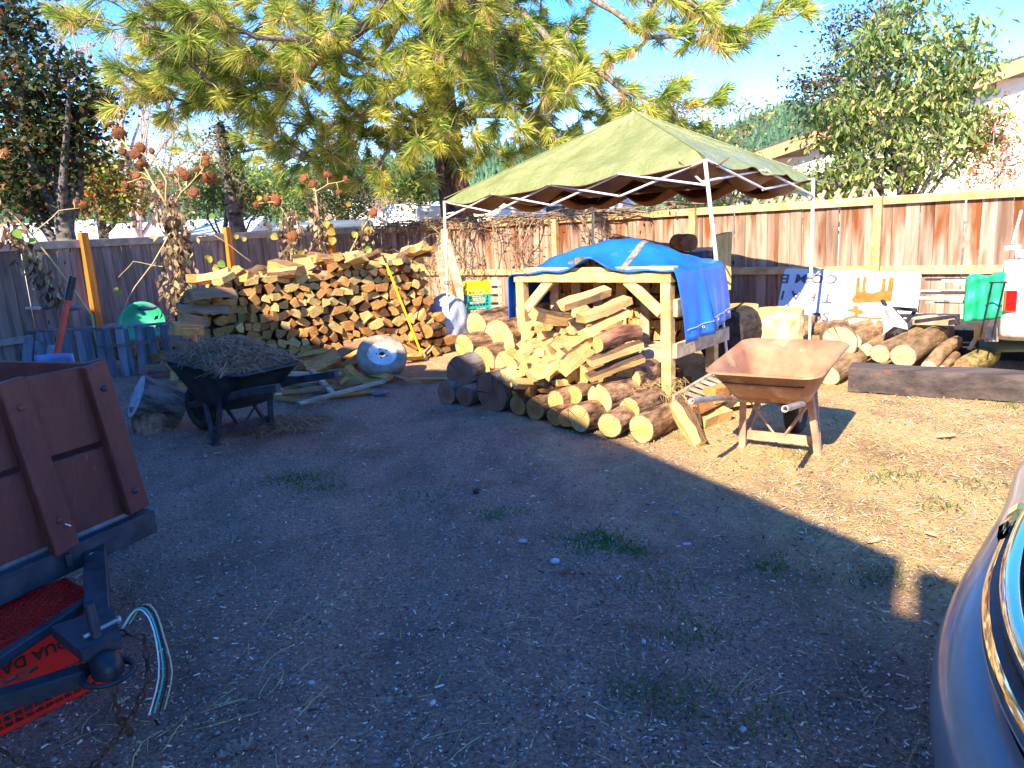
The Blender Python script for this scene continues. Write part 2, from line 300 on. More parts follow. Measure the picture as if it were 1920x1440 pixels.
# ---------------------------------------------------------------- ground
def n2(x, y, s, seed=0):
    return (np.sin(x*s*1.7+seed)*np.cos(y*s*1.3-seed*1.7) + .5*np.sin(x*s*3.9+y*s*2.3+seed*2.1) + .35*np.sin(-x*s*6.1+y*s*7.7+seed*.7) + .2*np.sin(x*s*13.+y*s*11.+seed))/2.05
def gh(x, y):
    x = np.asarray(x, dtype=float); y = np.asarray(y, dtype=float)
    near = np.exp(-((np.hypot(x, y-4)/9.)**4))
    ruts = -.026*np.exp(-((x + .55 + .12*(y-3))/.22)**2) - .022*np.exp(-((x - .75 + .12*(y-3))/.25)**2)
    return (.012*n2(x, y, .9) + .006*n2(x, y, 3.1, 2) + .003*n2(x, y, 9., 5))*near + ruts*near - .004
def ground_sheet(xs, ys):
    X, Y = np.meshgrid(xs, ys); Z = gh(X, Y); nx, ny = len(xs), len(ys)
    me = bpy.data.meshes.new('ground'); me.vertices.add(nx*ny); me.vertices.foreach_set('co', np.stack([X, Y, Z], -1).astype(np.float32).ravel())
    i = np.arange((nx-1)*(ny-1)); r, c = i//(nx-1), i % (nx-1); a = r*nx+c
    F_ = np.stack([a, a+1, a+nx+1, a+nx], -1).astype(np.int32)
    me.loops.add(F_.size); me.loops.foreach_set('vertex_index', F_.ravel()); me.polygons.add(len(F_)); me.polygons.foreach_set('loop_start', np.arange(len(F_), dtype=np.int32)*4)
    me.polygons.foreach_set('use_smooth', np.ones(len(F_), dtype=bool)); me.update(calc_edges=True); return me
xs = np.concatenate([[-2500, -900, -300, -100, -40, -20, -12], np.arange(-8, 9, .05), [12, 20, 40, 100, 300, 900, 2500]])
ys = np.concatenate([[-600, -100, -30, -10, -4], np.arange(0, 14, .05), [18, 25, 40, 80, 200, 600, 2500]])
gm = ground_sheet(xs, ys); go = bpy.data.objects.new('ground', gm); C.objects.link(go); tag(go, kind='structure')
m = bpy.data.materials.new('packed_earth'); m.use_nodes = True; n, l, b = nodes_of(m); gm.materials.append(m)
b.inputs['Roughness'].default_value = .95; b.inputs['Specular IOR Level'].default_value = .15
tc = n.new('ShaderNodeTexCoord')
def gnoise(s, d=6, st=(1, 1, 1)):
    mp = n.new('ShaderNodeMapping'); mp.inputs['Scale'].default_value = st; l.new(tc.outputs['Object'], mp.inputs[0])
    t = n.new('ShaderNodeTexNoise'); t.inputs['Scale'].default_value = s; t.inputs['Detail'].default_value = d; t.inputs['Roughness'].default_value = .68; l.new(mp.outputs[0], t.inputs[0]); return t
def ramp(src, p0, c0, p1, c1):
    r = n.new('ShaderNodeValToRGB'); e = r.color_ramp.elements; e[0].position = p0; e[0].color = (*c0, 1); e[1].position = p1; e[1].color = (*c1, 1); l.new(src, r.inputs[0]); return r.outputs[0]
def mix(f, a, c_):
    x = n.new('ShaderNodeMix'); x.data_type = 'RGBA'
    for s_, k in ((f, 0), (a, 6), (c_, 7)):
        if isinstance(s_, tuple): x.inputs[k].default_value = (*s_, 1)
        elif isinstance(s_, (int, float)): x.inputs[k].default_value = s_
        else: l.new(s_, x.inputs[k])
    return x.outputs[2]
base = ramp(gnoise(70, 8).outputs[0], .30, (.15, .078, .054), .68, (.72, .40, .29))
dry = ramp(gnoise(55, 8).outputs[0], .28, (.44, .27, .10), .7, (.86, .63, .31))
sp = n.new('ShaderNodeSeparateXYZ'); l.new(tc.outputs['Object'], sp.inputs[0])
# trodden gravel and straw-strewn yard, with shade and sun put into their colours
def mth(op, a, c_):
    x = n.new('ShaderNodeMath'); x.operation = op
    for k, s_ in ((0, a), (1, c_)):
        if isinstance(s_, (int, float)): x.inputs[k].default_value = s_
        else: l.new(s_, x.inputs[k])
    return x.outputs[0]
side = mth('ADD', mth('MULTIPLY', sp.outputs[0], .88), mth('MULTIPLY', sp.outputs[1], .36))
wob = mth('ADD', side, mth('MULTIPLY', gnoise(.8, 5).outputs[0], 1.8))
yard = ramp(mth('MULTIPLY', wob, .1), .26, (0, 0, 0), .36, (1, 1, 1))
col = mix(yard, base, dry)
patch = ramp(gnoise(1.1, 5).outputs[0], .5, (0, 0, 0), .68, (1, 1, 1))
col = mix(mth('MULTIPLY', patch, .5), col, (.15, .085, .06)); patch2 = ramp(gnoise(3.2, 7, (1, .45, 1)).outputs[0], .46, (0, 0, 0), .62, (1, 1, 1)); col = mix(mth('MULTIPLY', patch2, .38), col, (.13, .075, .055))
specks = n.new('ShaderNodeTexVoronoi'); specks.inputs['Scale'].default_value = 75; l.new(tc.outputs['Object'], specks.inputs[0])
sm = ramp(specks.outputs['Distance'], .16, (1, 1, 1), .24, (0, 0, 0))
sc_col = ramp(specks.outputs['Color'], .2, (.08, .075, .08), .9, (.42, .36, .31))
col = mix(mth('MULTIPLY', sm, .5), col, sc_col)
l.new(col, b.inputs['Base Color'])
bp = n.new('ShaderNodeBump'); bp.inputs['Strength'].default_value = 1; bp.inputs['Distance'].default_value = .03; l.new(gnoise(60, 8).outputs[0], bp.inputs['Height']); l.new(bp.outputs[0], b.inputs['Normal'])
# ---------------------------------------------------------------- loose litter on the ground (uncountable)
def scatter(N_, x0, x1, y0, y1, bias=1.6):
    """points denser towards the near edge so that near ground is as rich as far ground in the picture"""
    u = NR.rand(N_)**bias; y = y0 + (y1-y0)*u; half = .35 + .72*y
    x = (NR.rand(N_)*2-1)*half
    k = (x > x0) & (x < x1); return x[k], y[k]
def flakes(N_, Lr, Wr, y0, y1, bias, lift=.004, tilt=.25, keep=None):
    x, y = scatter(N_, -8, 8, y0, y1, bias)
    if keep is not None: k = keep(x, y); x, y = x[k], y[k]
    n_ = len(x); a = NR.rand(n_)*6.283; L = (Lr[0]+(Lr[1]-Lr[0])*NR.rand(n_)**2)/2; W = (Wr[0]+(Wr[1]-Wr[0])*NR.rand(n_))/2
    z = gh(x, y)+lift; ca, sa = np.cos(a), np.sin(a); tz = (NR.rand(n_)-.5)*2*tilt*L; tw = (NR.rand(n_)-.5)*2*.8*W
    P = np.empty((n_, 4, 3))
    for k, (p, q) in enumerate(((-1, -1), (1, -.6), (1, .8), (-1, 1))):
        P[:, k, 0] = x + ca*L*p - sa*W*q; P[:, k, 1] = y + sa*L*p + ca*W*q; P[:, k, 2] = z + np.abs(tz)*(1 + p*np.sign(tz)) + np.abs(tw)*(1+q*np.sign(tw))
    return P
chip = mat('wood_chip', (.62, .46, .36), rough=.85, island=.6, hue=.02)
chip_d = mat('bark_chip', (.07, .04, .03), rough=.9, island=.6, hue=.02)
grav = mat('gravel_grey', (.24, .19, .17), rough=.85, island=.6, hue=.015)
straw = mat('dry_straw', (.52, .36, .15), rough=.8, island=.4, hue=.015)
P = np.concatenate([flakes(85000, (.004, .016), (.0018, .005), 1.1, 12, 1.5), flakes(5000, (.01, .035), (.003, .008), 1.1, 10, 1.4)])
fast('wood_chips', P, 4, [chip, chip_d], mi=(NR.rand(len(P)) < .42), kind='stuff')
def pebbles(N_, r0, r1, y0, y1, bias, keep=None):
    x, y = scatter(N_, -8, 8, y0, y1, bias)
    if keep is not None: k = keep(x, y); x, y = x[k], y[k]
    n_ = len(x); r = r0+(r1-r0)*NR.rand(n_)**3; a = NR.rand(n_)*6.28; e = .55+.4*NR.rand(n_); z = gh(x, y)
    tri = [(0, 1, 4), (1, 2, 4), (2, 3, 4), (3, 0, 4)]
    c = np.empty((n_, 5, 3))
    for k in range(4):
        t = a + k*1.5708 + (NR.rand(n_)-.5)*.5; rr = r*(1 if k % 2 else 1)*np.where(k % 2, e, 1)
        c[:, k] = np.stack([x+np.cos(t)*rr, y+np.sin(t)*rr, z], -1)
    c[:, 4] = np.stack([x+(NR.rand(n_)-.5)*r*.5, y+(NR.rand(n_)-.5)*r*.5, z+r*.62], -1)
    return np.concatenate([c[:, list(t)] for t in tri]), n_
# pebble faces share no vertices, so colour them by a hash of place instead of per island: keep them as closed little stones
def pebble_obj(N_, r0, r1, y0, y1, bias, name, m_):
    x, y = scatter(N_, -8, 8, y0, y1, bias); n_ = len(x); r = r0+(r1-r0)*NR.rand(n_)**3; a = NR.rand(n_)*6.28; z = gh(x, y)
    V = []; 
    for k in range(5):
        t = a+k*1.2566+(NR.rand(n_)-.5)*.5; V.append(np.stack([x+np.cos(t)*r, y+np.sin(t)*r*.75, z-.001+0*x], -1))
    for k in range(5):
        t = a+k*1.2566+(NR.rand(n_)-.5)*.5; V.append(np.stack([x+np.cos(t)*r*.6, y+np.sin(t)*r*.5, z+r*(.45+.2*NR.rand(n_))], -1))
    V = np.stack(V, 1).reshape(-1, 3); base_ = np.arange(n_)[:, None, None]*10
    q = np.array([[k, (k+1) % 5, 5+(k+1) % 5, 5+k] for k in range(5)]); F4 = (base_+q).reshape(-1, 4); F5 = (np.arange(n_)[:, None]*10+np.arange(5, 10)).reshape(-1, 5)
    me = bpy.data.meshes.new(name); me.vertices.add(len(V)); me.vertices.foreach_set('co', V.astype(np.float32).ravel())
    idx = np.concatenate([F4.ravel(), F5.ravel()]).astype(np.int32); st_ = np.concatenate([np.arange(len(F4))*4, len(F4)*4+np.arange(len(F5))*5]).astype(np.int32)
    me.loops.add(len(idx)); me.loops.foreach_set('vertex_index', idx); me.polygons.add(len(st_)); me.polygons.foreach_set('loop_start', st_); me.materials.append(m_); me.update(calc_edges=True)
    o = bpy.data.objects.new(name, me); C.objects.link(o); tag(o, kind='stuff')
pebble_obj(13000, .003, .012, 1.1, 9, 1.5, 'gravel', grav)
def strands(x, y, L, W, bend=.3, z0=None, up=.05, seg=3, ang=None):
    """thin curved ribbons lying about: seg quads each"""
    n_ = len(x); a = NR.rand(n_)*6.283 if ang is None else ang; z = (gh(x, y) if z0 is None else z0) + .004
    k = (NR.rand(n_)-.5)*2*bend; P = []; px, py = x.copy(), y.copy(); dz = NR.rand(n_)*up*L
    for i in range(seg):
        a2 = a + k*(i-seg/2); nx, ny = px+np.cos(a2)*L/seg, py+np.sin(a2)*L/seg; sx, sy = -np.sin(a2)*W/2, np.cos(a2)*W/2
        h0 = z+dz*math.sin(math.pi*i/seg); h1 = z+dz*math.sin(math.pi*(i+1)/seg); t0 = 1-.0*i; t1 = 1
        P.append(np.stack([np.stack([px-sx, py-sy, h0], -1), np.stack([nx-sx, ny-sy, h1], -1), np.stack([nx+sx, ny+sy, h1+W*.3], -1), np.stack([px+sx, py+sy, h0+W*.3], -1)], 1)); px, py = nx, ny
    return np.concatenate(P)
x, y = scatter(5200, -8, 8, 1.1, 11, 1.4); k = NR.rand(len(x)) < .35 + .65*((.88*x+.36*y) > 2.6); x, y = x[k], y[k]
fast('pine_needle_litter', strands(x, y, .05+.13*NR.rand(len(x)), .0016+.0012*NR.rand(len(x)), .35), 4, [needle_b, straw], mi=NR.rand(3*len(x)) < .5, kind='stuff')
# straw thatch on the dry yard
x = NR.rand(60000)*9-1; y = 2+NR.rand(60000)*7; k = (.907*(x-1.66)+.421*(y-2.98) > -.15) & (np.abs(x) < .35+.75*y) & (NR.rand(60000) < .35+.65*(n2(x, y, 2.2, 9) > -.1)); x, y = x[k], y[k]
fast('dry_grass_thatch', strands(x, y, .02+.06*NR.rand(len(x)), .002+.002*NR.rand(len(x)), .5, up=.25, seg=2), 4, [straw, chip], mi=NR.rand(2*len(x)) < .3, kind='stuff')
# green tufts
grass_m = mat('green_grass', (.07, .15, .025), rough=.6, island=.5, hue=.03, trans=.3)
T = []
for cx, cy, r_, n_ in ((*(0.367, 3.349, 0)[:2], .16, 420), (*(0.515, 3.238, 0)[:2], .09, 130), (*(-1.402, 4.586, 0)[:2], .22, 330), (*(-1.209, 4.354, 0)[:2], .2, 160), (*(-0.124, 3.761, 0)[:2], .14, 120), (*(0.589, 2.933, 0)[:2], .2, 130),
                       (*(1.089, 2.998, 0)[:2], .12, 120), (*(1.480, 2.849, 0)[:2], .14, 90), (*(0.603, 2.522, 0)[:2], .14, 110), (*(2.132, 3.985, 0)[:2], .18, 170), (*(2.519, 3.788, 0)[:2], .16, 110), (*(2.116, 3.536, 0)[:2], .12, 80), (*(1.752, 4.401, 0)[:2], .2, 60),
                       (*(0.460, 2.146, 0)[:2], .15, 120), (*(0.661, 2.021, 0)[:2], .2, 130), (*(0.311, 2.188, 0)[:2], .08, 60), (*(-0.593, 4.118, 0)[:2], .2, 80), (*(3.670, 5.353, 0)[:2], .15, 120), (*(2.430, 5.158, 0)[:2], .25, 40)):
    x = cx+NR.randn(n_)*r_*.6; y = cy+NR.randn(n_)*r_*.45; a = NR.rand(n_)*6.28; h = .012+.03*NR.rand(n_); ln_ = h*(.4+NR.rand(n_)); z = gh(x, y); w_ = .0025
    T.append(np.stack([np.stack([x-w_, y, z], -1), np.stack([x+w_, y, z], -1), np.stack([x+np.cos(a)*ln_, y+np.sin(a)*ln_, z+h], -1)], 1))
fast('grass', np.concatenate(T), 3, [grass_m], kind='stuff')
# ---------------------------------------------------------------- fences
BOARD_W = .137
def board_variants(name, w_, h_, t_, m_, k=3):
    out = []
    for i in range(k):
        mb = MB(); nz = 6; vs = []; r_ = random.Random(i*7+3)
        for j in range(nz+1):
            z = h_*j/nz; b_ = (r_.random()-.5)*.006; d_ = .002 if 0 < j < nz else 0
            for (a_, e_) in ((-w_/2+.004, 0), (w_/2-.004, 0), (w_/2, t_*.4), (w_/2, t_), (-w_/2, t_), (-w_/2, t_*.4)): vs.append((a_+b_*.5, e_+b_, z))
        fs = [(j*6+k_, j*6+(k_+1) % 6, (j+1)*6+(k_+1) % 6, (j+1)*6+k_) for j in range(nz) for k_ in range(6)] + [(5, 4, 3, 2, 1, 0), tuple(nz*6+q for q in range(6))]
        mb.add(vs, fs); out.append(mb.mesh(name, m_))
    return out
def fence(root, P0, dirv, s0, s1, top, posts, boards, bm_t, post_m, rail_mm, hgt, post_h, rails, side, post_w=.085, lean=0, post_mid=.0):
    """P0 + dirv*s along the line; side = unit normal towards the yard"""
    d_ = Vector((*dirv, 0)).normalized(); nn = Vector((*side, 0)).normalized(); P0 = Vector((P0[0], P0[1], 0))
    ang = math.atan2(d_.y, d_.x)
    rot = Matrix((d_, -nn, Vector((0, 0, 1)))).transposed()
    s = s0; i = 0
    while s < s1:
        me = boards[i % len(boards)]; tilt = (rnd.random()-.5)*.008
        M_ = xf(P0 + d_*(s+BOARD_W/2) + nn*(rnd.random()*.004) + Vector((0, 0, .03+rnd.random()*.008)), rot @ Matrix.Rotation(tilt, 3, 'Y'), (1, 1, 1))
        inst(me, 'board', M_, root); s += BOARD_W + (.006 if rnd.random() < .12 else .001)+rnd.random()*.001; i += 1
    for (z, hh, tt) in rails:
        prev = s0
        for e in [p for p in posts if s0 < p < s1] + [s1]:
            a_ = P0 + d_*(prev + (post_w/2+.003 if prev != s0 else 0)) + nn*(tt/2+.008) + Vector((0, 0, z)); b_ = P0 + d_*(e - (post_w/2+.003 if e != s1 else 0)) + nn*(tt/2+.008) + Vector((0, 0, z))
            MB().beam(a_, b_, tt, hh).build('rail', rail_mm, root); prev = e
    for q in posts:
        a_ = P0 + d_*q + nn*(.008+post_w/2) + Vector((0, 0, -.1)); b_ = a_ + Vector((0, 0, post_h+.1)) + Vector((-.04*lean, 0, 0))
        MB().beam(a_, b_, post_w, post_w, up=(d_.x, d_.y, 0)).build('post', post_m, root)
fr = thing('wooden_fence', 'tall sunlit reddish cedar board fence running behind the tent and the sign', 'fence', (4.15, 8.4, 0))
dR = Vector((.764, -.645)); nR = Vector((-.645, -.764))
fence(fr, (4.15, 8.4), dR, -8.9, 4.6, 0, [-8.75, -6.6, -4.4, -2.2, 0, 2.2, 4.4], board_variants('board', BOARD_W, 1.50, .018, plank_red), None, rail_m, rail_m, 1.5, 1.6, [(1.555, .09, .04), (.80, .09, .04), (.2, .085, .04)], nR)
fl = thing('wooden_fence', 'shaded grey weathered board fence with orange posts', 'fence', (-5.35, 9.7, 0))
dL = Vector((.513, .858)); nL = Vector((.858, -.513))
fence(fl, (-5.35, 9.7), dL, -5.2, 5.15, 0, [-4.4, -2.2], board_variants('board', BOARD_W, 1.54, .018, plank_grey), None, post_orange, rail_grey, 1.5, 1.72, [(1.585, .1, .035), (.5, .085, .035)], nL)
for q, ln_ in ((0, .0), (2.2, 0), (4.4, 0)):
    a_ = Vector((-5.35, 9.7, -.1)) + Vector((*dL, 0))*q + Vector((*nL, 0))*.052; b_ = a_ + Vector((0, 0, 1.82))
    MB().beam(a_, b_, .095, .095, up=(dL.x, dL.y, 0)).build('post', post_orange, fl)
# ---------------------------------------------------------------- the house beside the drive whose shade lies on the ground (outside the picture)
hs_wall = mat('house_wall', (.42, .36, .30), (.5, .44, .37), 3)
roof_m = mat('dark_shingle', (.06, .055, .055), (.12, .11, .105), 20)
SH = -SUN_DIR*(5.6/math.tan(SUN_EL))               # how far the top edge of a 5.6 m wall throws its shade
def over(x, y, k=1.): return Vector((x, y, 0)) - SH*k
hb = thing('house', 'tall tan house beside the drive that throws its shade over the ground', 'house', (-6, -3, 0))
def prism(pts, z0, z1, name, m_): MB().poly([Vector((p.x, p.y, z0)) for p in pts], (0, 0, z1-z0)).build(name, m_, hb)
Bc, Kc = over(1.65, 3.0), over(-.68, 8.0); Ac = Kc + Vector((-.86, .51, 0))*10; dH = (Bc-Kc).normalized(); nH = Vector((dH.y, -dH.x, 0)); nH = nH if nH.x < 0 else -nH
foot = [Bc, Kc, Ac, Ac+Vector((-3, -5, 0)), Bc+nH*8+(Kc-Bc)*.25]
cen = sum(foot, Vector())/5
prism([p.lerp(cen, .0012) for p in foot], 0, 5.38, 'wall', hs_wall); prism(foot, 5.38, 5.6, 'roof', roof_m)
prism([Bc+dH*.004, Bc+dH*3.4, Bc+dH*3.4+nH*.08, Bc+dH*.004+nH*.08], 0, 5.22, 'shadow_screen', hs_wall); prism([Bc+dH*.12, Bc+dH*.40, Bc+dH*.40+nH*.08, Bc+dH*.12+nH*.08], 5.22, 5.6, 'shadow_block', hs_wall)  # unseen screen and block added to shape the lit slits at the shade's end
# ---------------------------------------------------------------- hills with their forest
ridge = [(-2600, 150), (-1300, 170), (-900, 150), (-700, 145), (-560, 132), (-330, 128), (-180, 140), (0, 150), (250, 120), (430, 160), (540, 190), (700, 205), (900, 235), (1060, 262), (1400, 300), (2600, 330)]
YR = 1500.
def ridge_h(x): return np.interp(x, [p[0] for p in ridge], [p[1] for p in ridge])
hx = np.linspace(-2600, 2600, 131); hy = np.linspace(600, 2300, 41); X, Y = np.meshgrid(hx, hy)
prof = np.clip((Y-600)/(YR-600), 0, 1)**1.25*np.where(Y > YR, 1-(Y-YR)/1500., 1)
def hill_z(X, Y):
    p = np.clip((Y-600)/(YR-600), 0, 1)**1.25*np.where(Y > YR, 1-(Y-YR)/1500., 1)
    return ridge_h(X)*p + 12*n2(X, Y, .006, 3)*p*(1-.6*p) + 5*n2(X, Y, .02, 1)*p
Z = hill_z(X, Y)-2
mb = MB(); mb.v = [tuple(p) for p in np.stack([X, Y, Z], -1).reshape(-1, 3)]; mb.f = [(j*131+i, j*131+i+1, (j+1)*131+i+1, (j+1)*131+i) for j in range(40) for i in range(130)]; mb.m = [0]*len(mb.f); mb.sm = [True]*len(mb.f)
hill_m = mat('hill_floor', (.035, .07, .045), (.07, .10, .05), .01, rough=1)
tag(mb.build('hills', hill_m), kind='structure')
NT = 15000
tx = NR.rand(NT)*3000-1350; ty = 620+NR.rand(NT)**.8*1000; th = 13+10*NR.rand(NT)
tz = hill_z(tx, ty)-3; rr = th*(.2+.08*NR.rand(NT)); a0 = NR.rand(NT)*6.28
V = []; F_ = []
for lvl, (zb, zt, rs) in enumerate(((0, .62, 1), (.35, 1.0, .68))):
    for k in range(6):
        t = a0+k*1.0472+lvl*.5; q = .8+.4*NR.rand(NT); V.append(np.stack([tx+np.cos(t)*rr*rs*q, ty+np.sin(t)*rr*rs*q, tz+th*zb+(NR.rand(NT)-.5)], -1))
    V.append(np.stack([tx, ty, tz+th*zt], -1))
V = np.stack(V, 1); fc = [[k, (k+1) % 6, 6] for k in range(6)]+[[7+k, 7+(k+1) % 6, 13] for k in range(6)]
F_ = (np.arange(NT)[:, None, None]*14+np.array(fc)).reshape(-1, 3).astype(np.int32)
me = bpy.data.meshes.new('forest'); me.vertices.add(V.shape[0]*14); me.vertices.foreach_set('co', V.astype(np.float32).ravel()); me.loops.add(F_.size); me.loops.foreach_set('vertex_index', F_.ravel()); me.polygons.add(len(F_)); me.polygons.foreach_set('loop_start', np.arange(len(F_), dtype=np.int32)*3); me.update(calc_edges=True)
me.materials.append(mat('hill_conifers', (.055, .125, .06), rough=.9, island=.5, hue=.05))
o = bpy.data.objects.new('forest', me); C.objects.link(o); tag(o, kind='stuff')
# ---------------------------------------------------------------- buildings beyond the fences
def house(name, label, c, L, W, h, rh, rz, wall_m, rf_m, over=.4, trim=None):
    r_ = thing(name, label, 'building', (c[0], c[1], 0), rz); M_ = WM[r_.name]
    mb = MB(); x, y = L/2, W/2
    mb.add([M_ @ Vector(p) for p in [(-x, -y, 0), (x, -y, 0), (x, y, 0), (-x, y, 0), (-x, -y, h), (x, -y, h), (x, y, h), (-x, y, h), (-x, 0, h+rh), (x, 0, h+rh)]], [(0, 1, 5, 4), (1, 2, 6, 9, 5), (2, 3, 7, 6), (3, 0, 4, 8, 7)]); mb.build('wall', wall_m, r_)
    s_ = rh/y; ye = y+over; ze = h-over*s_+.03; xe = x+over
    for sg in (-1, 1):
        mb = MB(); mb.poly([M_ @ Vector(p) for p in ((-xe, sg*ye, ze), (xe, sg*ye, ze), (xe, 0, h+rh+.03), (-xe, 0, h+rh+.03))], (0, 0, .12)); mb.build('roof', rf_m, r_)
        if trim:
            for sx in (-1, 1): MB().beam(M_ @ Vector((sx*(xe+.02), sg*ye, ze-.03)), M_ @ Vector((sx*(xe+.02), 0, h+rh)), .04, .2).build('fascia', trim, r_)
            MB().beam(M_ @ Vector((-xe, sg*(ye+.02), ze)), M_ @ Vector((xe, sg*(ye+.02), ze)), .04, .18).build('fascia', trim, r_)
    return r_
white_roof = mat('white_metal_roof', (.74, .74, .74), (.82, .82, .81), 1, rough=.5)
cream = mat('cream_wall', (.66, .60, .52), (.72, .66, .58), 2, rough=.8); tanroof = mat('tan_shingle', (.30, .17, .12), (.40, .25, .18), 9, (1, 1, 1), .9)
trimw = mat('white_trim', (.75, .74, .72), (.8, .79, .77), 3, rough=.6); tan_trim = mat('tan_fascia', (.46, .26, .14), (.55, .33, .19), 3, rough=.7)
house('outbuilding', 'long low building with bright white metal roof behind the grey fence', (-11.353, 24.000, 1.800), 7.4, 6.5, 1.35, .75, R(4), cream, white_roof, .2)
house('outbuilding', 'small white roofed shed partly hidden by the dark oak trunk', (-16.055, 26.000, 2.120), 4.2, 5, 1.6, .75, R(2), cream, white_roof, .2)
t_ = house('house', 'cream house with tan shingle roof seen beyond the pine', (-8.140, 48.000, 1.960), 7, 7, 2.6, 1.5, R(62), cream, tanroof, .5, trimw)
M_ = WM[t_.name]
for yy in (-1.6, 1.4): MB().box(M_ @ Vector((-3.53, yy, 1.5)), (.06, 1.1, 1.1), R(62)).build('window', dark_metal, t_)
# house at the right with gable wall of lapped siding
hr = thing('house', 'pale house with lapped siding and tan fascia beyond the leafy fruit tree', 'house', (9.5, 14.5, 0))
W0 = Vector((4.9, 17.2, 0)); W1 = Vector((12.6, 11.8, 0)); dW = (W1-W0).normalized(); nW = Vector((dW.y, -dW.x, 0)); Lw = (W1-W0).length
def eave(s_): return 2.35 + s_*.245
for k in range(24):
    z0 = k*.2; s_ = max(0, (z0+.2-2.35)/.245)
    if s_ >= Lw: break
    a_ = W0 + dW*s_ + Vector((0, 0, z0)); b_ = W1 + Vector((0, 0, z0)); q = nW*.014
    MB().add([a_+nW*.02, b_+nW*.02, b_+Vector((0, 0, .2)), a_+Vector((0, 0, .2)), a_, b_, b_+Vector((0, 0, .2))-nW*.1, a_+Vector((0, 0, .2))-nW*.1], [(0, 1, 2, 3), (0, 4, 5, 1), (3, 2, 6, 7), (0, 3, 7, 4)]).build('siding_board', mat('siding', (.74, .70, .66), (.80, .77, .73), 3, rough=.7), hr)
MB().poly([W0 - nW*.1, W1 - nW*.1, W1 - nW*.1 + Vector((0, 0, eave(Lw)+.02)), W0 - nW*.1 + Vector((0, 0, 2.37))], -nW*.12).build('wall', cream, hr)
for (p0, p1) in ((W0 - dW*.7, W1 + dW*.4),):
    za, zb = eave(-.7)+.06, eave(Lw+.4)+.06
    MB().beam(p0 + nW*.35 + Vector((0, 0, za)), p1 + nW*.35 + Vector((0, 0, zb)), .05, .24).build('fascia', tan_trim, hr)
    MB().poly([p0 + nW*.33 + Vector((0, 0, za+.1)), p1 + nW*.33 + Vector((0, 0, zb+.1)), p1 - nW*5 + Vector((0, 0, zb+.1)), p0 - nW*5 + Vector((0, 0, za+.1))], (0, 0, .07)).build('roof', roof_m, hr)
    MB().poly([p0 + nW*.32 + Vector((0, 0, za-.06)), p1 + nW*.32 + Vector((0, 0, zb-.06)), p1 - nW*.02 + Vector((0, 0, zb-.06)), p0 - nW*.02 + Vector((0, 0, za-.06))], (0, 0, .03)).build('soffit', tan_trim, hr)
wf = MB().box(W0 + dW*2.4 + nW*.06 + Vector((0, 0, 1.55)), (1.1, .06, .9), math.atan2(dW.y, dW.x)).build('window', mat('window_glass', (.05, .06, .08), rough=.1, spec=.8), hr)
for zz in (1.08, 2.03): MB().beam(W0 + dW*1.8 + nW*.08 + Vector((0, 0, zz)), W0 + dW*3.0 + nW*.08 + Vector((0, 0, zz)), .06, .07).build('frame', trimw, wf)
# parked vehicles and trailer beyond the fence
def rounded(c, L, W, H, rz, rad, seg=5):
    """body with rounded upper edges: section in local YZ swept along X"""
    M_ = Matrix.Translation(c) @ Matrix.Rotation(rz, 4, 'Z'); pr = [(-W/2, 0)] + [(-W/2+rad-rad*math.cos(t), H-rad+rad*math.sin(t)) for t in [i*math.pi/2/seg for i in range(seg+1)]] + [(W/2-rad+rad*math.sin(t), H-rad+rad*math.cos(t)) for t in [i*math.pi/2/seg for i in range(seg+1)]] + [(W/2, 0)]
    xs_ = [(-L/2, .86, .94), (-L/2+rad*.4, .97, .99), (-L/2+rad, 1, 1), (L/2-rad, 1, 1), (L/2-rad*.4, .97, .99), (L/2, .86, .94)]; mb = MB(); n_ = len(pr)
    vs = [M_ @ Vector((x_, p*a, q*b_)) for x_, a, b_ in xs_ for p, q in pr]
    mb.add(vs, [(i*n_+k, i*n_+k+1, (i+1)*n_+k+1, (i+1)*n_+k) for i in range(len(xs_)-1) for k in range(n_-1)], 0, True)
    mb.add(vs[:n_], [tuple(range(n_))]); mb.add(vs[-n_:], [tuple(range(n_))[::-1]]); return mb, M_
tv = thing('travel_trailer', 'white travel trailer parked beyond the fence behind the tent', 'trailer', (.2, 21, 0), R(-8))
mb, M_ = rounded((.2, 21, .5), 6.6, 2.3, 1.75, R(-8), .3); mb.build('body', white_paint, tv)
MB().box(M_ @ Vector((1.9, -1.16, 1.25)), (1.6, .05, .4), R(-8)).build('window', MATS['window_glass'], tv)
MB().box(M_ @ Vector((-1.5, -1.16, 1.2)), (.7, .05, .4), R(-8)).build('window', MATS['window_glass'], tv)
MB().box(M_ @ Vector((0, -1.155, .8)), (6.2, .03, .1), R(-8)).build('stripe', mat('blue_stripe', (.05, .2, .45), rough=.4), tv)
ct = thing('cargo_box', 'white boxy trailer end standing against the pine trunk beyond the fence', 'trailer', (-1.612, 17.000, 1.512)[:2] + (0,), R(10))
MB().box((-1.612, 17.000, 1.512)[:2] + (1.15,), (.62, 1.2, 1.75), R(10), bev=.05).build('body', white_paint, ct)
for k in range(5): MB().box(((-1.612, 17.000, 1.512)[0]+.11, (-1.612, 17.000, 1.512)[1]-.62, 1.42+k*.12), (.54, .02, .02), R(10)).build('louvre', steel, ct)
pk = thing('parked_pickup', 'dark pickup with canopy parked behind the grey fence', 'pickup', (-5.076, 19.000, 1.718)[:2] + (0,), R(6))
mb, M_ = rounded((-4.417, 19.000, 1.682)[:2] + (.75,), 2.3, 1.7, 1.12, R(6), .14); mb.build('canopy', mat('canopy_blue_grey', (.10, .14, .2), rough=.35, spec=.6), pk)
MB().box(M_ @ Vector((.5, -.86, .83)), (1.2, .04, .25), R(6)).build('window', MATS['window_glass'], pk)
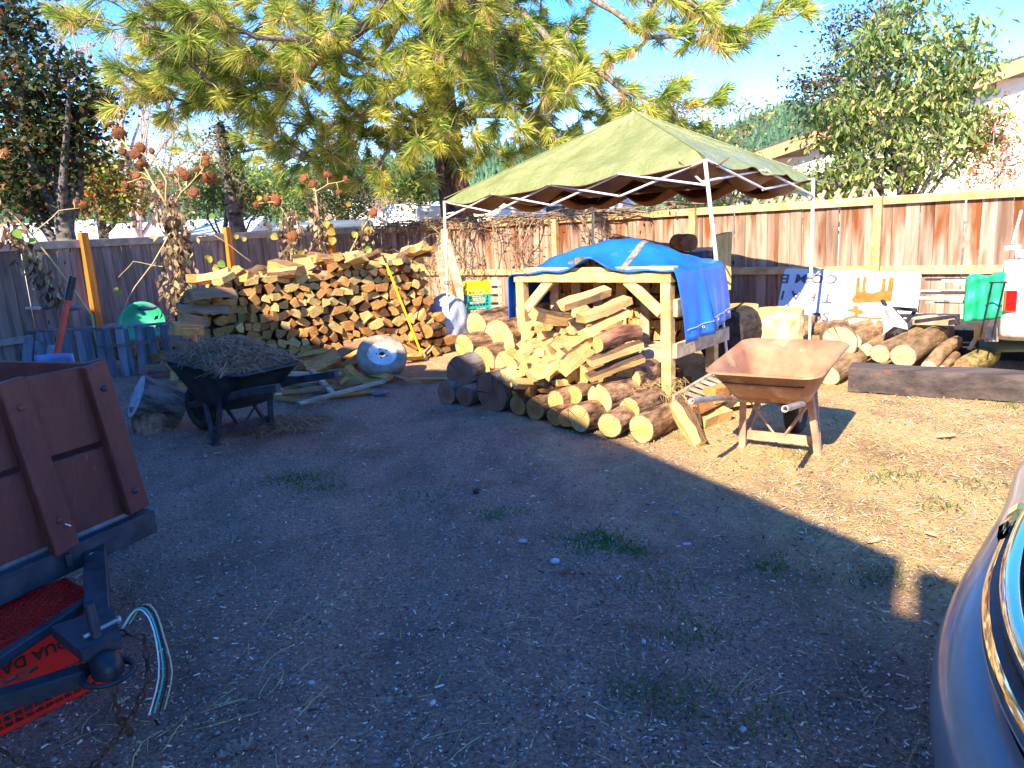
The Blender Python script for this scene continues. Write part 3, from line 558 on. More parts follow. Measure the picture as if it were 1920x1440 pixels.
mb, M_ = rounded((-6.131, 19.000, 1.776)[:2] + (.75,), 1.9, 1.6, .98, R(6), .22); mb.build('cab', mat('navy_paint', (.03, .05, .10), rough=.3, spec=.6), pk)
# ---------------------------------------------------------------- firewood: shared split pieces and round logs
def split_mesh(seed, mats3, L=.42):
    """a riven piece: cross-section inside the unit square (scaled per copy), local X is the grain; slots bark, split face, sawn end"""
    r_ = random.Random(seed); kind = seed % 4
    if kind == 0:   sec = [(-.5, -.42), (.5, -.5), (.38, .1), (.05, .5), (-.3, .2)]; barks = {1}
    elif kind == 1: sec = [(-.5, -.3), (-.1, -.5), (.5, -.38), (.42, .42), (-.36, .5)]; barks = {0}
    elif kind == 2: sec = [(-.45, -.5), (.1, -.46), (.42, -.2), (.5, .2), (.3, .5), (-.5, .3)]; barks = {1, 2, 3}
    else:           sec = [(-.5, -.5), (.5, -.34), (.44, .3), (-.2, .5)]; barks = {9}
    sec = [(p+r_.uniform(-.07, .07), q+r_.uniform(-.07, .07)) for p, q in sec]; k = len(sec)
    if seed % 2: sec = [(-p, q) for p, q in sec][::-1]
    mb = MB(); nx = 4; vs = []; dy, dz = r_.uniform(-.12, .12), r_.uniform(-.12, .12)
    for i in range(nx+1):
        t = i/nx; w_ = 1 - .12*abs(t-.5)*r_.random()
        for (p, q) in sec:
            j = .07 if 0 < i < nx else .0
            vs.append((t*L + (.03*p*r_.uniform(.2, 1) if i in (0, nx) else 0), (p*w_ + dy*math.sin(t*3.1) + r_.uniform(-j, j)), (q*w_ + dz*math.sin(t*3.1) + r_.uniform(-j, j))))
    for i in range(nx):
        for a in range(k):
            b_ = (a+1) % k; mb.add([], []); 
            mb.f.append((i*k+a, i*k+b_, (i+1)*k+b_, (i+1)*k+a)); mb.m.append(0 if a in barks else 1); mb.sm.append(False)
    mb.v = vs; mb.f += [tuple(range(k))[::-1], tuple(nx*k+q for q in range(k))]; mb.m += [2, 2]; mb.sm += [False, False]
    return mb.mesh('split_log', mats3)
SY = [split_mesh(i, [bark, split_y, end_y]) for i in range(12)]
SO = [split_mesh(i+40, [bark, split_o, end_o]) for i in range(12)]
SD = [split_mesh(i+80, [bark_grey, mat('split_wood_dull', (.20, .10, .05), (.42, .25, .14), 18, (.12, 1, 1), .85, .5, 30, var=.25), end_o]) for i in range(8)]
def put_split(meshes, c, axis, w_, h_, L=1., roll=0., name='split_log', label=None, cat='firewood', group=None):
    """c = centre of the near end"""
    me = rnd.choice(meshes) if isinstance(meshes, list) else meshes
    return inst(me, name, xf(c, frame(axis, roll), (L, w_, h_)), None, label, cat, group)
ORD = 'first second third fourth fifth sixth seventh eighth ninth tenth eleventh twelfth thirteenth fourteenth fifteenth sixteenth seventeenth eighteenth nineteenth twentieth twenty-first twenty-second twenty-third twenty-fourth twenty-fifth twenty-sixth twenty-seventh twenty-eighth'.split()
HID = {}
def hide_split(meshes, c, axis, w_, h_, L=1., roll=0., label=None, group=None, into='firewood_fill', **kw):
    HID.setdefault(into, []).append((rnd.choice(meshes) if isinstance(meshes, list) else meshes, xf(c, frame(axis, roll), (L, w_, h_))))
def flush_hidden():
    for name, lst in HID.items():
        mb = MB(); mats = []
        for me, M_ in lst:
            for m_ in me.materials:
                if m_ not in mats: mats.append(m_)
            k = len(mb.v); mb.v += [tuple(M_ @ v.co) for v in me.vertices]; mb.f += [tuple(i+k for i in p.vertices) for p in me.polygons]; mb.m += [mats.index(me.materials[p.material_index]) for p in me.polygons]; mb.sm += [False]*len(me.polygons)
        tag(mb.build(name, mats), kind='stuff')
def round_mb(c, axis, L, r, seed=0, knob=.035, n=22, nl=7, taper=0., bend=0., flare=0):
    r_ = random.Random(seed); ph = [r_.uniform(0, 6.28) for _ in range(6)]; F3 = frame(axis); c = Vector(c); mb = MB()
    out = lambda t, s: r*(1 + .05*math.sin(t+ph[0]) + knob*math.sin(2*t+ph[1]) + knob*.6*math.sin(3*t+ph[2]+s*2))*(1-taper*s)*(1+flare*(1-s)**3)
    rings = []
    def pt(s, t, q): rr = out(t, s)*q; return c + F3 @ Vector((L*s, rr*math.cos(t), rr*math.sin(t) + bend*math.sin(s*3.14)))
    N = [2*math.pi*k/n for k in range(n)]
    vs = []
    for i in range(nl+1):
        for k in range(n): vs.append(pt(i/nl, N[k], 1+r_.uniform(-.035, .035) if 0 < i < nl else 1+r_.uniform(-.012, .012)))
    mb.add(vs, [(i*n+k, i*n+(k+1) % n, (i+1)*n+(k+1) % n, (i+1)*n+k) for i in range(nl) for k in range(n)], 0, False)
    for s, sg in ((0, -1), (1, 1)):
        w_ = [pt(s, t, .93) + F3 @ Vector((sg*.001, 0, 0)) for t in N]; o_ = [pt(s, t, 1.0) for t in N]
        k0 = len(mb.v); mb.add(o_+w_, [((k, (k+1) % n, n+(k+1) % n, n+k) if sg > 0 else (k, n+k, n+(k+1) % n, (k+1) % n)) for k in range(n)], 0)
        cc = pt(s, 0, 0) + F3 @ Vector((sg*.002, 0, 0)); mb.add(w_+[cc], [((k, (k+1) % n, n) if sg > 0 else ((k+1) % n, k, n)) for k in range(n)], 1)
    return mb, F3
def put_round(c, axis, L, r, label, seed=0, mats=None, name='log', group=None, cat='log', **kw):
    """object origin at the face centre, local X along the log so the rings centre on it"""
    F3 = frame(axis); mb, _ = round_mb((0, 0, 0), (1, 0, 0), L, r, seed, **kw)
    o = bpy.data.objects.new(name, mb.mesh(name, mats or [bark, end_y])); C.objects.link(o); o.matrix_world = xf(c, F3); WM[o.name] = o.matrix_world.copy()
    return tag(o, label, cat, group)
AXR = (.64, .77, 0)
# (centre of face, radius, material set, label) -- front stack of sawn rounds
RL = [
 ((-0.301, 7.000, 0.593), .124, 'y', 'sunlit round log topping the far end of the log stack nearest the milk crates'),
 ((-0.093, 6.780, 0.521), .146, 'y', 'round log with honey coloured heartwood touching the hanging blue tarp corner'),
 ((-0.411, 6.700, 0.463), .106, 'y', 'pale round log resting on the shaded dark one at the tent-pole end of the stack'),
 ((-0.248, 6.520, 0.353), .128, 'y', 'round log with rough chipped face in the middle tier near the tent pole'),
 ((-0.037, 6.350, 0.324), .122, 'y', 'half broken round log with a notch, under the blue tarp corner'),
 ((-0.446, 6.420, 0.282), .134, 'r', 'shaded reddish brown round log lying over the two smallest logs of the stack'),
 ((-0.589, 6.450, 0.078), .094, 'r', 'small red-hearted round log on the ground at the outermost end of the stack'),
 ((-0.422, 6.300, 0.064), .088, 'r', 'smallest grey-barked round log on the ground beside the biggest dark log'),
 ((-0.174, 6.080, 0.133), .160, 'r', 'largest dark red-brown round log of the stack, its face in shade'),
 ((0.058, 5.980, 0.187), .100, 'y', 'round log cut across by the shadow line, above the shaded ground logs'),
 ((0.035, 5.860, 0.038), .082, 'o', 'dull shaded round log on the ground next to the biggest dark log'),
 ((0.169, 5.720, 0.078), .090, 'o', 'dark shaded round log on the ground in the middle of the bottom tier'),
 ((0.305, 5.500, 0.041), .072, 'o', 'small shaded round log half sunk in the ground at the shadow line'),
 ((0.257, 5.950, 0.258), .074, 'y', 'small split-faced round log sitting below the firewood heap'),
 ((0.330, 5.620, 0.153), .086, 'y', 'round log with golden face lit above the shaded bottom tier'),
 ((0.471, 5.600, 0.205), .074, 'y', 'small bright round log between two larger yellow ones'),
 ((0.545, 5.720, 0.328), .084, 'y', 'round log tucked under the long split planks of the heap'),
 ((0.643, 5.400, 0.204), .113, 'y', 'large round log with brightest yellow face in the second tier'),
 ((0.476, 5.280, 0.097), .100, 'y', 'big lit round log on the ground with only its foot in shadow'),
 ((0.667, 5.080, 0.095), .088, 'y', 'lopsided round log on the ground beside the last log by the leaning slab'),
 ((0.891, 5.620, 0.294), .108, 'y', 'round log with a bite out of its rim, highest next to the rack post'),
 ((0.839, 5.250, 0.156), .088, 'y', 'round log with shaggy bark in the second tier nearest the rack post'),
 ((0.867, 4.920, 0.074), .094, 'y', 'yellow round log on the ground right beside the leaning slab'),
 ((0.389, 5.420, -0.013), .066, 'o', 'low dark round log wedged beneath the sunlit ground log'),
]
for i, (c, r, k, lab) in enumerate(RL):
    r *= 1.1 if i < 7 else 1.04
    c = Vector(c); 
    if c.z < r*.96: c.z = r*.96
    ax = Vector(AXR)+Vector((rnd.uniform(-.12, .12), rnd.uniform(-.12, .12), rnd.uniform(-.03, .03)))
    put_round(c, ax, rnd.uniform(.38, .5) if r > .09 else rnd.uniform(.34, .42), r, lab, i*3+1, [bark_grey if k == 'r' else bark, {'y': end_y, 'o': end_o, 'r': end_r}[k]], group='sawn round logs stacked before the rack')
# second course behind, that carries the heap
eL = Vector((-.77, .64, 0)); qD = Vector((.64, .77, 0)); FL = Vector((.14, 6.83, 0)); FRt = Vector((1.26, 5.9, 0))
for i in range(9):
    for j in range(2):
        c = FRt + eL*(.06+i*.165+j*.08) - qD*(.52-j*.03) + Vector((0, 0, .085+.155*j)); hide_split(SD, c, qD, .16, .15, 1)
# ---------------------------------------------------------------- the rack
AO = WO = 1.46
def RK(a, d, z): return FL + (-eL)*a + qD*d + Vector((0, 0, z))     # a from the far post towards the near post, d into the rack
rk = thing('firewood_rack', 'wooden firewood rack of new posts and old pallets under the blue tarp', 'rack', RK(.73, .4, 0))
P_ = [(0, 0, 0), (WO, 0, 0), (0, .82, 0), (WO, .82, 0)]
for a, d, _ in P_:
    MB().beam(RK(a, d, 0), RK(a, d, 1.0), .085, .085, up=qD).build('post', lumber, rk)
MB().beam(RK(-.06, 0, 1.045), RK(WO+.05, 0, 1.045), .085, .085).build('beam', lumber, rk)
MB().beam(RK(.05, .03, 1.108), RK(WO+.06, .03, 1.108), .09, .038).build('beam', lumber, rk)
MB().beam(RK(-.06, .82, 1.045), RK(WO+.05, .82, 1.045), .085, .085).build('beam', lumber_old, rk)
for a in (0, WO): MB().beam(RK(a, .05, 1.04), RK(a, .78, 1.04), .085, .08).build('side_rail', lumber_old, rk)
MB().beam(RK(WO+.065, .0, .80), RK(WO+.065, .86, .80), .04, .14).build('side_rail', lumber_old, rk)
MB().beam(RK(WO+.065, -.02, .46), RK(WO+.065, 1.0, .46), .04, .12).build('side_rail', lumber_old, rk)
MB().beam(RK(-.065, .0, .72), RK(-.065, .86, .72), .04, .1).build('side_rail', lumber_old, rk)
MB().beam(RK(WO-.05, -.01, .76), RK(WO-.36, -.01, 1.02), .085, .04, up=qD).build('brace', lumber, rk)
MB().beam(RK(.05, -.01, .76), RK(.33, -.01, 1.02), .085, .04, up=qD).build('brace', lumber, rk)
MB().beam(RK(.02, .02, .40), RK(WO-.05, .02, .40), .04, .09).build('deck_beam', lumber_old, rk)
for k in range(6): MB().beam(RK(.04, .1+.14*k, .45), RK(WO-.05, .1+.14*k, .45), .11, .02).build('deck_board', lumber_old, rk)
for k, a in enumerate((.16, .40, .63, .87, 1.1, 1.3)): MB().beam(RK(a, .27, .47), RK(a+.01, .27, 1.0), .095 if k % 2 else .085, .02, up=-qD).build('slat', lumber_old if k != 3 else white_wood if 'white_wood' in globals() else lumber, rk)
G_IN = 'split firewood stacked inside the rack'
z = .475; row = 0
while z < 1.0:
    a = .02 + .04*(row % 2); hh = rnd.uniform(.09, .115)
    while a < WO-.06:
        ww = rnd.uniform(.085, .15)
        hide_split(SY if rnd.random() < .55 else SO, RK(a+ww/2, .31+rnd.uniform(0, .05), z+hh/2), qD+Vector((rnd.uniform(-.08, .08), 0, 0)), ww, hh, 1.05, rnd.uniform(-.2, .2)+rnd.choice((0, math.pi)), label='split log stacked behind the upright slats of the rack', group=G_IN); a += ww*.97
    z += hh*.95; row += 1
for i in range(12):   # on top of the rack, under the tarp
    hide_split(SO, RK(.50+.075*(i % 6)+rnd.uniform(-.01, .01), .06+.02*rnd.random(), 1.125+.055*(i//6)*(1 if 0 < i % 6 < 5 else .5)), qD, .08, .055, 1.2, rnd.uniform(-.3, .3), label='split log lying on top of the rack under the peak of the tarp', group='split firewood on the roof of the rack')
for i in range(8):    # under the deck at the side
    hide_split(SO, RK(WO-.12-.12*(i % 3), .3+.16*(i//3)+rnd.uniform(-.03, .03), .07+.1*(i % 2)), (-.77, .64, .1), .12, .1, .8, rnd.uniform(-.5, .5), label='split log lying in the dark under the deck of the rack', group='firewood under the rack deck')
# ---------------------------------------------------------------- heap of split wood spilling out of the rack
G_HEAP = 'split firewood heaped loose before the rack'
def heap_h(a, d):
    s = min(1, max(0, (d+.78)/.75)); return .35 + .38*s**.9 - .50*max(0, (a-.80)/.45)**1.2 - .16*max(0, (.25-a)/.3) - .0
cnt = 0
for cnt_d, d in enumerate([-.74+.098*k for k in range(8)]):
    for cnt_a, a in enumerate([.02+.118*k for k in range(12)]):
        a2, d2 = a+rnd.uniform(-.04, .04), d+rnd.uniform(-.03, .03); hz = heap_h(a2, d2)
        if a2 > 1.28 or hz < .32 or a2 < -.42*(d2+.12)+.20: continue
        for lay in ((0, 1) if d < .05 else (0,)):
            ax = qD + Vector((rnd.gauss(0, .33), rnd.gauss(0, .25), rnd.gauss(.02, .13)))
            big = rnd.random() < .25
            (put_split if lay == 0 else hide_split)(SY, RK(a2, d2-.16+.1*lay, hz-.05-.1*lay), ax, rnd.uniform(.085, .14)*(1.15 if big else 1), rnd.uniform(.06, .1), min(rnd.uniform(.72, .98), (.30-d2)/.42), rnd.uniform(-.9, .9)+rnd.choice((0, math.pi)), label='split piece of the loose heap, %s tier up, %s in from the near rack post' % (ORD[cnt_d], ORD[max(0, 10-cnt_a)]), group=G_HEAP); cnt += 1
KEY = [
 ((0.539, 5.620, 0.793), (0.893, 5.860, 0.874), .15, .075, 'y', .0, 'broad flat split plank of firewood lying on top of the heap, the thickest there'),
 ((0.425, 5.950, 0.857), (0.792, 6.200, 0.926), .13, .08, 'y', .1, 'grooved split log topping the heap, just behind the broad flat one'),
 ((0.560, 5.550, 0.675), (0.881, 5.800, 0.773), .12, .075, 'y', -.2, 'long split log lying slanted right under the broad flat one on the heap'),
 ((0.579, 5.420, 0.486), (0.950, 5.620, 0.553), .10, .06, 'y', .1, 'straight split stick resting below the crooked reddish branch'),
 ((0.561, 5.400, 0.378), (1.030, 5.620, 0.474), .11, .045, 'y', .25, 'thin split plank, longest and lowest of the heap, lying over the big logs'),
 ((0.201, 5.950, 0.802), (0.478, 6.250, 0.707), .12, .10, 'y', .4, 'blocky split log at the heap edge beside the far post of the rack'),
 ((0.236, 5.900, 0.497), (0.439, 6.200, 0.408), .10, .07, 'y', 0, 'short split block lying flat beside the foot of the far rack post'),
 ((0.406, 5.660, 0.410), (0.595, 5.950, 0.477), .14, .11, 'y', .7, 'wedge shaped split block with rough face in the middle of the heap'),
]
for p0, p1, ww, hh, k, roll, lab in KEY:
    p0, p1 = Vector(p0), Vector(p1); ax = p1-p0; put_split(SY[(len(lab)) % 12], p0, ax, ww, hh, max(.34, min(.5, ax.length*1.15))/.42, roll, label=lab, cat='firewood')
put_round((0.652, 5.500, 0.609), Vector((1.000, 5.780, 0.643))-Vector((0.652, 5.500, 0.609)), .44, .062, 'crooked reddish barked branch log lying on the heap of yellow firewood', 5, [mat('bark_red', (.14, .05, .025), (.5, .24, .13), 14, (.3, 1, 1), .9, 1, 24), end_y], bend=.03)
# ---------------------------------------------------------------- blue tarp over the rack
def tarp_pt(u, v):
    """u across (0 far hang .. 1 near hang), v depth"""
    d = -.07 + .90*v; hump = 1.13 + .20*math.exp(-((v-.55)/.42)**2)
    arch = .115*math.exp(-((u-.47)/.055)**2)*max(0, 1-v*3.2)
    if u < .14:
        s = u/.14; return RK(-.13-.02*math.sin(v*17)+.03*s, d-.0, .40+.03*math.sin(v*9)+(1.06-.40)*s + .01*math.sin(u*60))
    if u > .76:
        s = (u-.76)/.24; low = .50 + .10*v; fold = .05*math.exp(-((v-.42)/.06)**2)*s - .03*math.exp(-((v-.52)/.05)**2)*s + .008*math.sin(v*31+s*3)*s
        return RK(WO+.09+.07*s**.7+fold+.03*math.sin(v*4)*s, d+.06*s, 1.10-.02*s-(1.06-low)*s**1.3)
    s = (u-.14)/.62; top = math.sin(s*math.pi)**.75; a = -.10 + (WO+.19)*s
    return RK(a, d, 1.06 + (hump-1.06+.03*math.sin(s*9+v*4)*v)*top*(.35+.65*min(1, v*2.5)) + arch + .05*top*(1-s)*0 + .04*s*(1-top) + .006*math.sin(s*31+v*23))
tp = thing('tarp', 'bright blue tarp with a grey seam strip draped over the firewood rack', 'tarp', RK(.73, .4, 0))
mb = MB(); mb.grid(tarp_pt, 76, 34); mb.build('sheet', blue_tarp, tp, thick=.005)
strip = mat('grey_webbing', (.10, .09, .08), (.3, .28, .24), 20, rough=.8)
mb = MB(); mb.grid(lambda s, t: tarp_pt(.565+.022*s+.0*t, t*.98+.005)+Vector((0, 0, .007)), 3, 26); mb.build('seam_strip', strip, tp)
mb = MB(); mb.grid(lambda s, t: tarp_pt(.2+.014*s, t*.9)+Vector((0, 0, .007)), 2, 20); mb.build('seam_strip', strip, tp)
hem = mat('tarp_hem', (.35, .45, .75), rough=.6)
mb = MB(); mb.tube([tarp_pt(.965, .03+.93*t/20)+(-eL)*.012 for t in range(21)], .0035, 5); mb.build('hem_stitching', hem, tp)
for v_ in (.3, .62, .93): MB().disc(tarp_pt(.975, v_)+(-eL)*.006, (.5, -.8, .2), [(0, .007), (.005, .008), (.006, .014), (0, .016)], 12).build('eyelet', galv, tp)
# ---------------------------------------------------------------- pop-up tent frame with olive tarp roof
LG = [Vector((-0.699, 9.360, 1.840)), Vector((1.696, 6.400, 1.949)), Vector((3.085, 7.600, 1.798)), Vector((1.190, 10.000, 1.826))]
BS = [Vector((-.77, 9.36, 0)), Vector((1.98, 6.62, 0)), Vector((3.10, 7.62, 0)), Vector((1.12, 10.0, 0))]
PK = Vector((1.437, 8.200, 2.571))
tn = thing('canopy_tent', 'olive tarp canopy on a white folding steel frame over the firewood', 'tent', (1.4, 8.7, 0))
for a, b_ in zip(BS, LG):
    md = a.lerp(b_, .47); M0 = MB(); M0.tube([a, md+(b_-a)*.03], .013, 8); M0.tube([md, b_], .018, 8); M0.build('leg', steel, tn)
    MB().box(md, (.06, .06, .05), R(40), bev=.008).build('joint', galv, tn); MB().disc(a, (0, 0, 1), [(0, 0), (0, .04), (.006, .04), (.012, .015)], 12).build('foot', galv, tn)
def scissor(A_, B_, n_, drop, skew=0):
    """folding truss between leg tops: crossing rods"""
    for k in range(n_):
        t0, t1 = k/n_, (k+1)/n_; a0, a1 = A_.lerp(B_, t0), A_.lerp(B_, t1); up = Vector((0, 0, 1))
        off = Vector((B_.y-A_.y, A_.x-B_.x, 0)).normalized()*.012
        MB().tube([a0+off, a1-up*drop+off], .011, 6).build('rod', steel, tn)
        MB().tube([a0-up*drop-off, a1-off], .011, 6).build('rod', steel, tn)
scissor(LG[0], LG[1], 4, .20); scissor(LG[1], LG[2], 2, .17); scissor(LG[3], LG[2], 4, .16); scissor(LG[0], LG[3], 2, .15)
for a in LG: MB().tube([a-Vector((0, 0, .2)), a.lerp(PK, .5)-Vector((0, 0, .12)), PK-Vector((0, 0, .08))], .010, 6).build('roof_rod', steel, tn)
MB().tube([PK-Vector((0, 0, .5)), PK-Vector((0, 0, .02))], .018, 8).build('centre_pole', steel, tn)
def roof_face(i, j, sag, over):
    A_, B_ = LG[i], LG[j]; outw = Vector((B_.y-A_.y, A_.x-B_.x, 0)).normalized()
    cen = (LG[0]+LG[1]+LG[2]+LG[3])/4
    if (A_.lerp(B_, .5)-cen).dot(outw) < 0: outw = -outw
    def f(s, t):                      # t 0 at eave .. 1 at peak
        e = A_.lerp(B_, s); p = e.lerp(PK, t); w_ = math.sin(math.pi*s)
        p = p + outw*over*(1-t)*w_ - Vector((0, 0, 1))*(.10*math.sin(math.pi*t)*w_*.6)
        flap = max(0, 1-t*9); p.z -= flap*(.03+.05*abs(math.sin(s*math.pi*sag))) ; p += outw*flap*.02*math.sin(s*23)
        p.z += (.007*math.sin(s*37+t*9)+.006*math.sin(t*31-s*11))*(w_ > .02); return p+Vector((0, 0, .03))
    return f
roof = thing('tarp', 'olive green tarp stretched as a peaked roof over the tent frame', 'tarp', (1.4, 8.7, 1.8))
for i, j, sg, ov in ((0, 1, 4, .04), (1, 2, 3, .05), (2, 3, 4, .05), (3, 0, 3, .04)):
    mb = MB(); f = roof_face(i, j, sg, ov); mb.grid(f, 40, 22); mb.build('roof_panel', green_tarp, roof)
    mb = MB(); mb.grid(lambda s, t, f=f: f(s, t)-Vector((0, 0, .006)), 40, 22)
    mb.build('underside', brown_tarp, roof)
    # slack folds hanging inside the eave
    A_, B_ = LG[i], LG[j]; inn = ((LG[0]+LG[1]+LG[2]+LG[3])/4-(A_+B_)/2); inn.z = 0; inn.normalize()
    def sl(s, t, A_=A_, B_=B_, sg=sg, inn=inn): return A_.lerp(B_, s)+inn*(.03+.25*t) - Vector((0, 0, 1))*(.02+(.05+.15*abs(math.sin(s*math.pi*sg)))*math.sin(t*math.pi*.62) - .0*t) + Vector((0, 0, .09*t*t))
    mb = MB(); mb.grid(sl, 48, 8); mb.build('slack_fold', brown_tarp, roof, thick=.004)
for a, b_ in ((LG[0], PK), (LG[1], PK), (LG[2], PK), (LG[3], PK)): MB().tube([a.lerp(b_, t)+Vector((0, 0, .036)) for t in (0, .25, .5, .75, 1)], .006, 5).build('seam', green_tarp, roof)
# ---------------------------------------------------------------- long stack of split firewood along the grey fence
G_P = 'split firewood in the long stack by the grey fence'
PA, PB = Vector((-3.22, 7.80, 0)), Vector((-.92, 9.15, 0)); eP = (PB-PA).normalized(); nP = Vector((eP.y, -eP.x, 0)); LP = (PB-PA).length
def topP(s): return 1.0 + .20*math.sin(min(1, s/LP*1.2)*1.57) + .04*math.sin(s*5)
z = 0; row = 0; cntp = 0
while z < 1.2:
    hh = rnd.uniform(.095, .125); s = rnd.uniform(-.06, .03) + .1*(z < .5); idx_ = 0
    while s < LP + (.12 if z < .5 else -.02 - .05*rnd.random()):
        ww = rnd.choice((rnd.uniform(.09, .13), rnd.uniform(.13, .2))); idx_ += 1
        if z+hh*.6 < topP(s):
            zz = z+hh/2+.012*math.sin(s*7+row); f = rnd.random()
            c = PA + eP*(s+ww/2) + nP*(rnd.uniform(-.07, .08) - .05*z) + Vector((0, 0, zz))
            put_split(SO if f < (.72 if z < .7 else .45) else SY if f < .93 else SD, c, -nP + eP*rnd.uniform(-.16, .16) + Vector((0, 0, rnd.uniform(-.07, .07))), ww*rnd.uniform(.86, 1.04), hh*rnd.uniform(.84, 1.08), 1, rnd.uniform(-.8, .8)+rnd.choice((0, math.pi)),
                      label='split log in the long stack, %s course up, %s along from the black wheelbarrow end' % (ORD[row], ORD[idx_-1]), group=G_P); cntp += 1
        s += ww*.94
    z += hh*.93; row += 1
for i in range(28):  # loose top course, mostly lying along the stack, catching the sun
    s = .15+LP*i/28.; z_ = topP(s); ax = eP*rnd.choice((1, -1))*rnd.uniform(.1, .9) + nP*rnd.uniform(-1, -.2) + Vector((0, 0, rnd.uniform(-.3, .22)))
    c = PA + eP*s - nP*rnd.uniform(.0, .5) + Vector((0, 0, z_+rnd.uniform(.03, .09))) - ax.normalized()*.2
    put_split(SY if i % 3 else SO, c, ax, rnd.uniform(.11, .17), rnd.uniform(.08, .13), rnd.uniform(.75, 1.0), rnd.uniform(-.5, .5), label='split log thrown on top of the long stack, %s along from the shaded end' % ORD[i], group='loose logs topping the long stack')
# second row behind it
s = 0
while s < LP:
    for z_ in (.82, .93, 1.04):
        if z_ < topP(s)-.02: hide_split(SY, PA+eP*s-nP*.47+Vector((0, 0, z_)), -nP+eP*rnd.uniform(-.1, .1), .13, .11, 1, rnd.uniform(-.4, .4), label='split log in the rear row of the long firewood stack', group='rear row of the long firewood stack')
    s += .135
mb = MB(); mb.box((PA+PB)/2 - nP*.68+Vector((0, 0, .4)), (LP-.2, .34, .78), math.atan2(eP.y, eP.x)); single(mb, 'pallet_stack', lumber_old, 'low pile of old pallets behind the long firewood stack', 'pallets', (PA+PB)/2 - nP*.68)
flush_hidden()
# greyish large slabs at the shaded end of the stack
for p0, p1, ww, hh, ms, lab in [
  ((-3.197, 7.550, 1.011), (-2.897, 7.900, 0.986), .26, .10, SD[0], 'big dark bark-sided slab on the shaded top end of the long stack'),
  ((-3.296, 7.500, 0.883), (-2.885, 7.700, 0.828), .30, .07, SD[3], 'wide grey weathered slab lying beneath the dark bark slab'),
  ((-3.295, 7.300, 0.700), (-3.108, 7.500, 0.663), .20, .15, SO[3], 'square pale orange block at the shaded end of the long stack'),
  ((-3.197, 7.000, 0.619), (-2.978, 7.100, 0.529), .16, .07, SD[5], 'split piece with lichen-covered pale bark lying below the square block'),
  ((-3.229, 7.400, 0.795), (-3.104, 7.600, 0.742), .14, .12, SD[2], 'mottled grey bark round end above the square block')]:
    p0, p1 = Vector(p0), Vector(p1); ax = p1-p0; put_split(ms, p0, ax, ww, hh, ax.length/.42*1.05, .1, label=lab)
# ---------------------------------------------------------------- scattered wood between trailer, black barrow and tyre
G_S = 'scraps of split wood strewn round the black barrow'
SC = [((-4.472, 8.960, 0.250), (1, .2, -.15), .14, .1, SD), ((-4.302, 8.966, 0.200), (1, -.3, 0), .13, .1, SO), ((-3.990, 8.654, 0.160), (.6, -.7, -.3), .11, .09, SO), ((-3.745, 8.238, 0.100), (.3, -.8, -.2), .1, .09, SO), ((-4.278, 8.616, 0.120), (1, .1, -.1), .15, .08, SD),
      ((-3.447, 7.660, 0.060), (.5, -.6, .1), .1, .08, SO), ((-4.266, 9.066, 0.300), (1, .5, 0), .14, .1, SD), ((-3.983, 7.905, 0.050), (1, -.1, 0), .12, .08, SD),
      ((-2.386, 8.336, 0.200), (1, .35, .05), .13, .07, SO), ((-2.193, 7.991, 0.060), (1, .1, 0), .12, .08, SO), ((-2.219, 7.941, 0.130), (.8, .5, .25), .22, .15, SO), ((-1.944, 8.190, 0.200), (.8, .4, .3), .17, .1, SD),
      ((-1.778, 7.967, 0.100), (.55, -.6, -.3), .15, .07, SO), ((-2.340, 8.775, 0.250), (.9, -.2, .1), .14, .07, SO), ((-2.288, 7.501, 0.050), (1, .1, 0), .11, .05, SD), ((-1.651, 7.460, 0.050), (.8, -.3, 0), .09, .06, SO), ((-1.530, 7.849, 0.050), (.6, -.7, 0), .12, .05, SO),
      ((-1.723, 6.880, 0.020), (.9, .3, 0), .05, .04, SO), ((-2.076, 7.113, 0.040), (1, .3, 0), .1, .06, SD), ((-1.872, 7.136, 0.050), (1, .6, 0), .08, .05, SD), ((-2.226, 6.918, 0.040), (.7, -.5, 0), .07, .05, SO), ((-2.374, 7.071, 0.040), (1, .2, 0), .09, .06, SO),
      ((-1.266, 7.786, 0.030), (.5, -.8, 0), .06, .03, SD), ((-1.000, 7.458, 0.030), (.9, -.2, 0), .05, .04, SO), ((-1.835, 7.446, 0.080), (.5, -.7, .1), .1, .05, SO), ((-1.900, 8.949, 0.250), (1, .4, 0), .13, .09, SO), ((-1.751, 9.226, 0.300), (1, .1, 0), .12, .1, SY), ((-1.271, 9.044, 0.200), (.3, 1, 0), .1, .1, SY),
      ((-2.441, 8.167, 0.100), (.2, 1, 0), .14, .1, SO), ((-2.232, 8.743, 0.300), (.6, .8, 0), .14, .1, SO)]
def near(p, q): return (Vector(p)-Vector(q)).length
sc_a = sorted([q[0] for q in SC if q[0][0] < -2.9], key=lambda p: near(p, (-3.005, 6.035, 0))); sc_b = sorted([q[0] for q in SC if q[0][0] >= -2.9], key=lambda p: near(p, (-1.375, 7.900, 0.212)))
for k_, (c, ax, ww, hh, ms) in enumerate(SC):
    put_split(ms, c, ax, ww, hh, rnd.uniform(.75, 1.1), rnd.uniform(-.6, .6), label='loose split scrap by the picket bin, %s nearest to the low flaky stump' % ORD[sc_a.index(c)] if c[0] < -2.9 else 'loose split scrap beyond the black wheelbarrow, %s nearest to the spare tyre' % ORD[sc_b.index(c)], group=G_S)
put_round((-3.077, 5.998, 0.300), (.62, .45, -.38), .36, .155, 'grey barked stump section tilted on another stump behind the trailer', 21, [bark_grey, mat('pale_cut', (.3, .29, .29), (.5, .5, .52), 12, rough=.9)], name='stump', cat='stump', flare=.2)
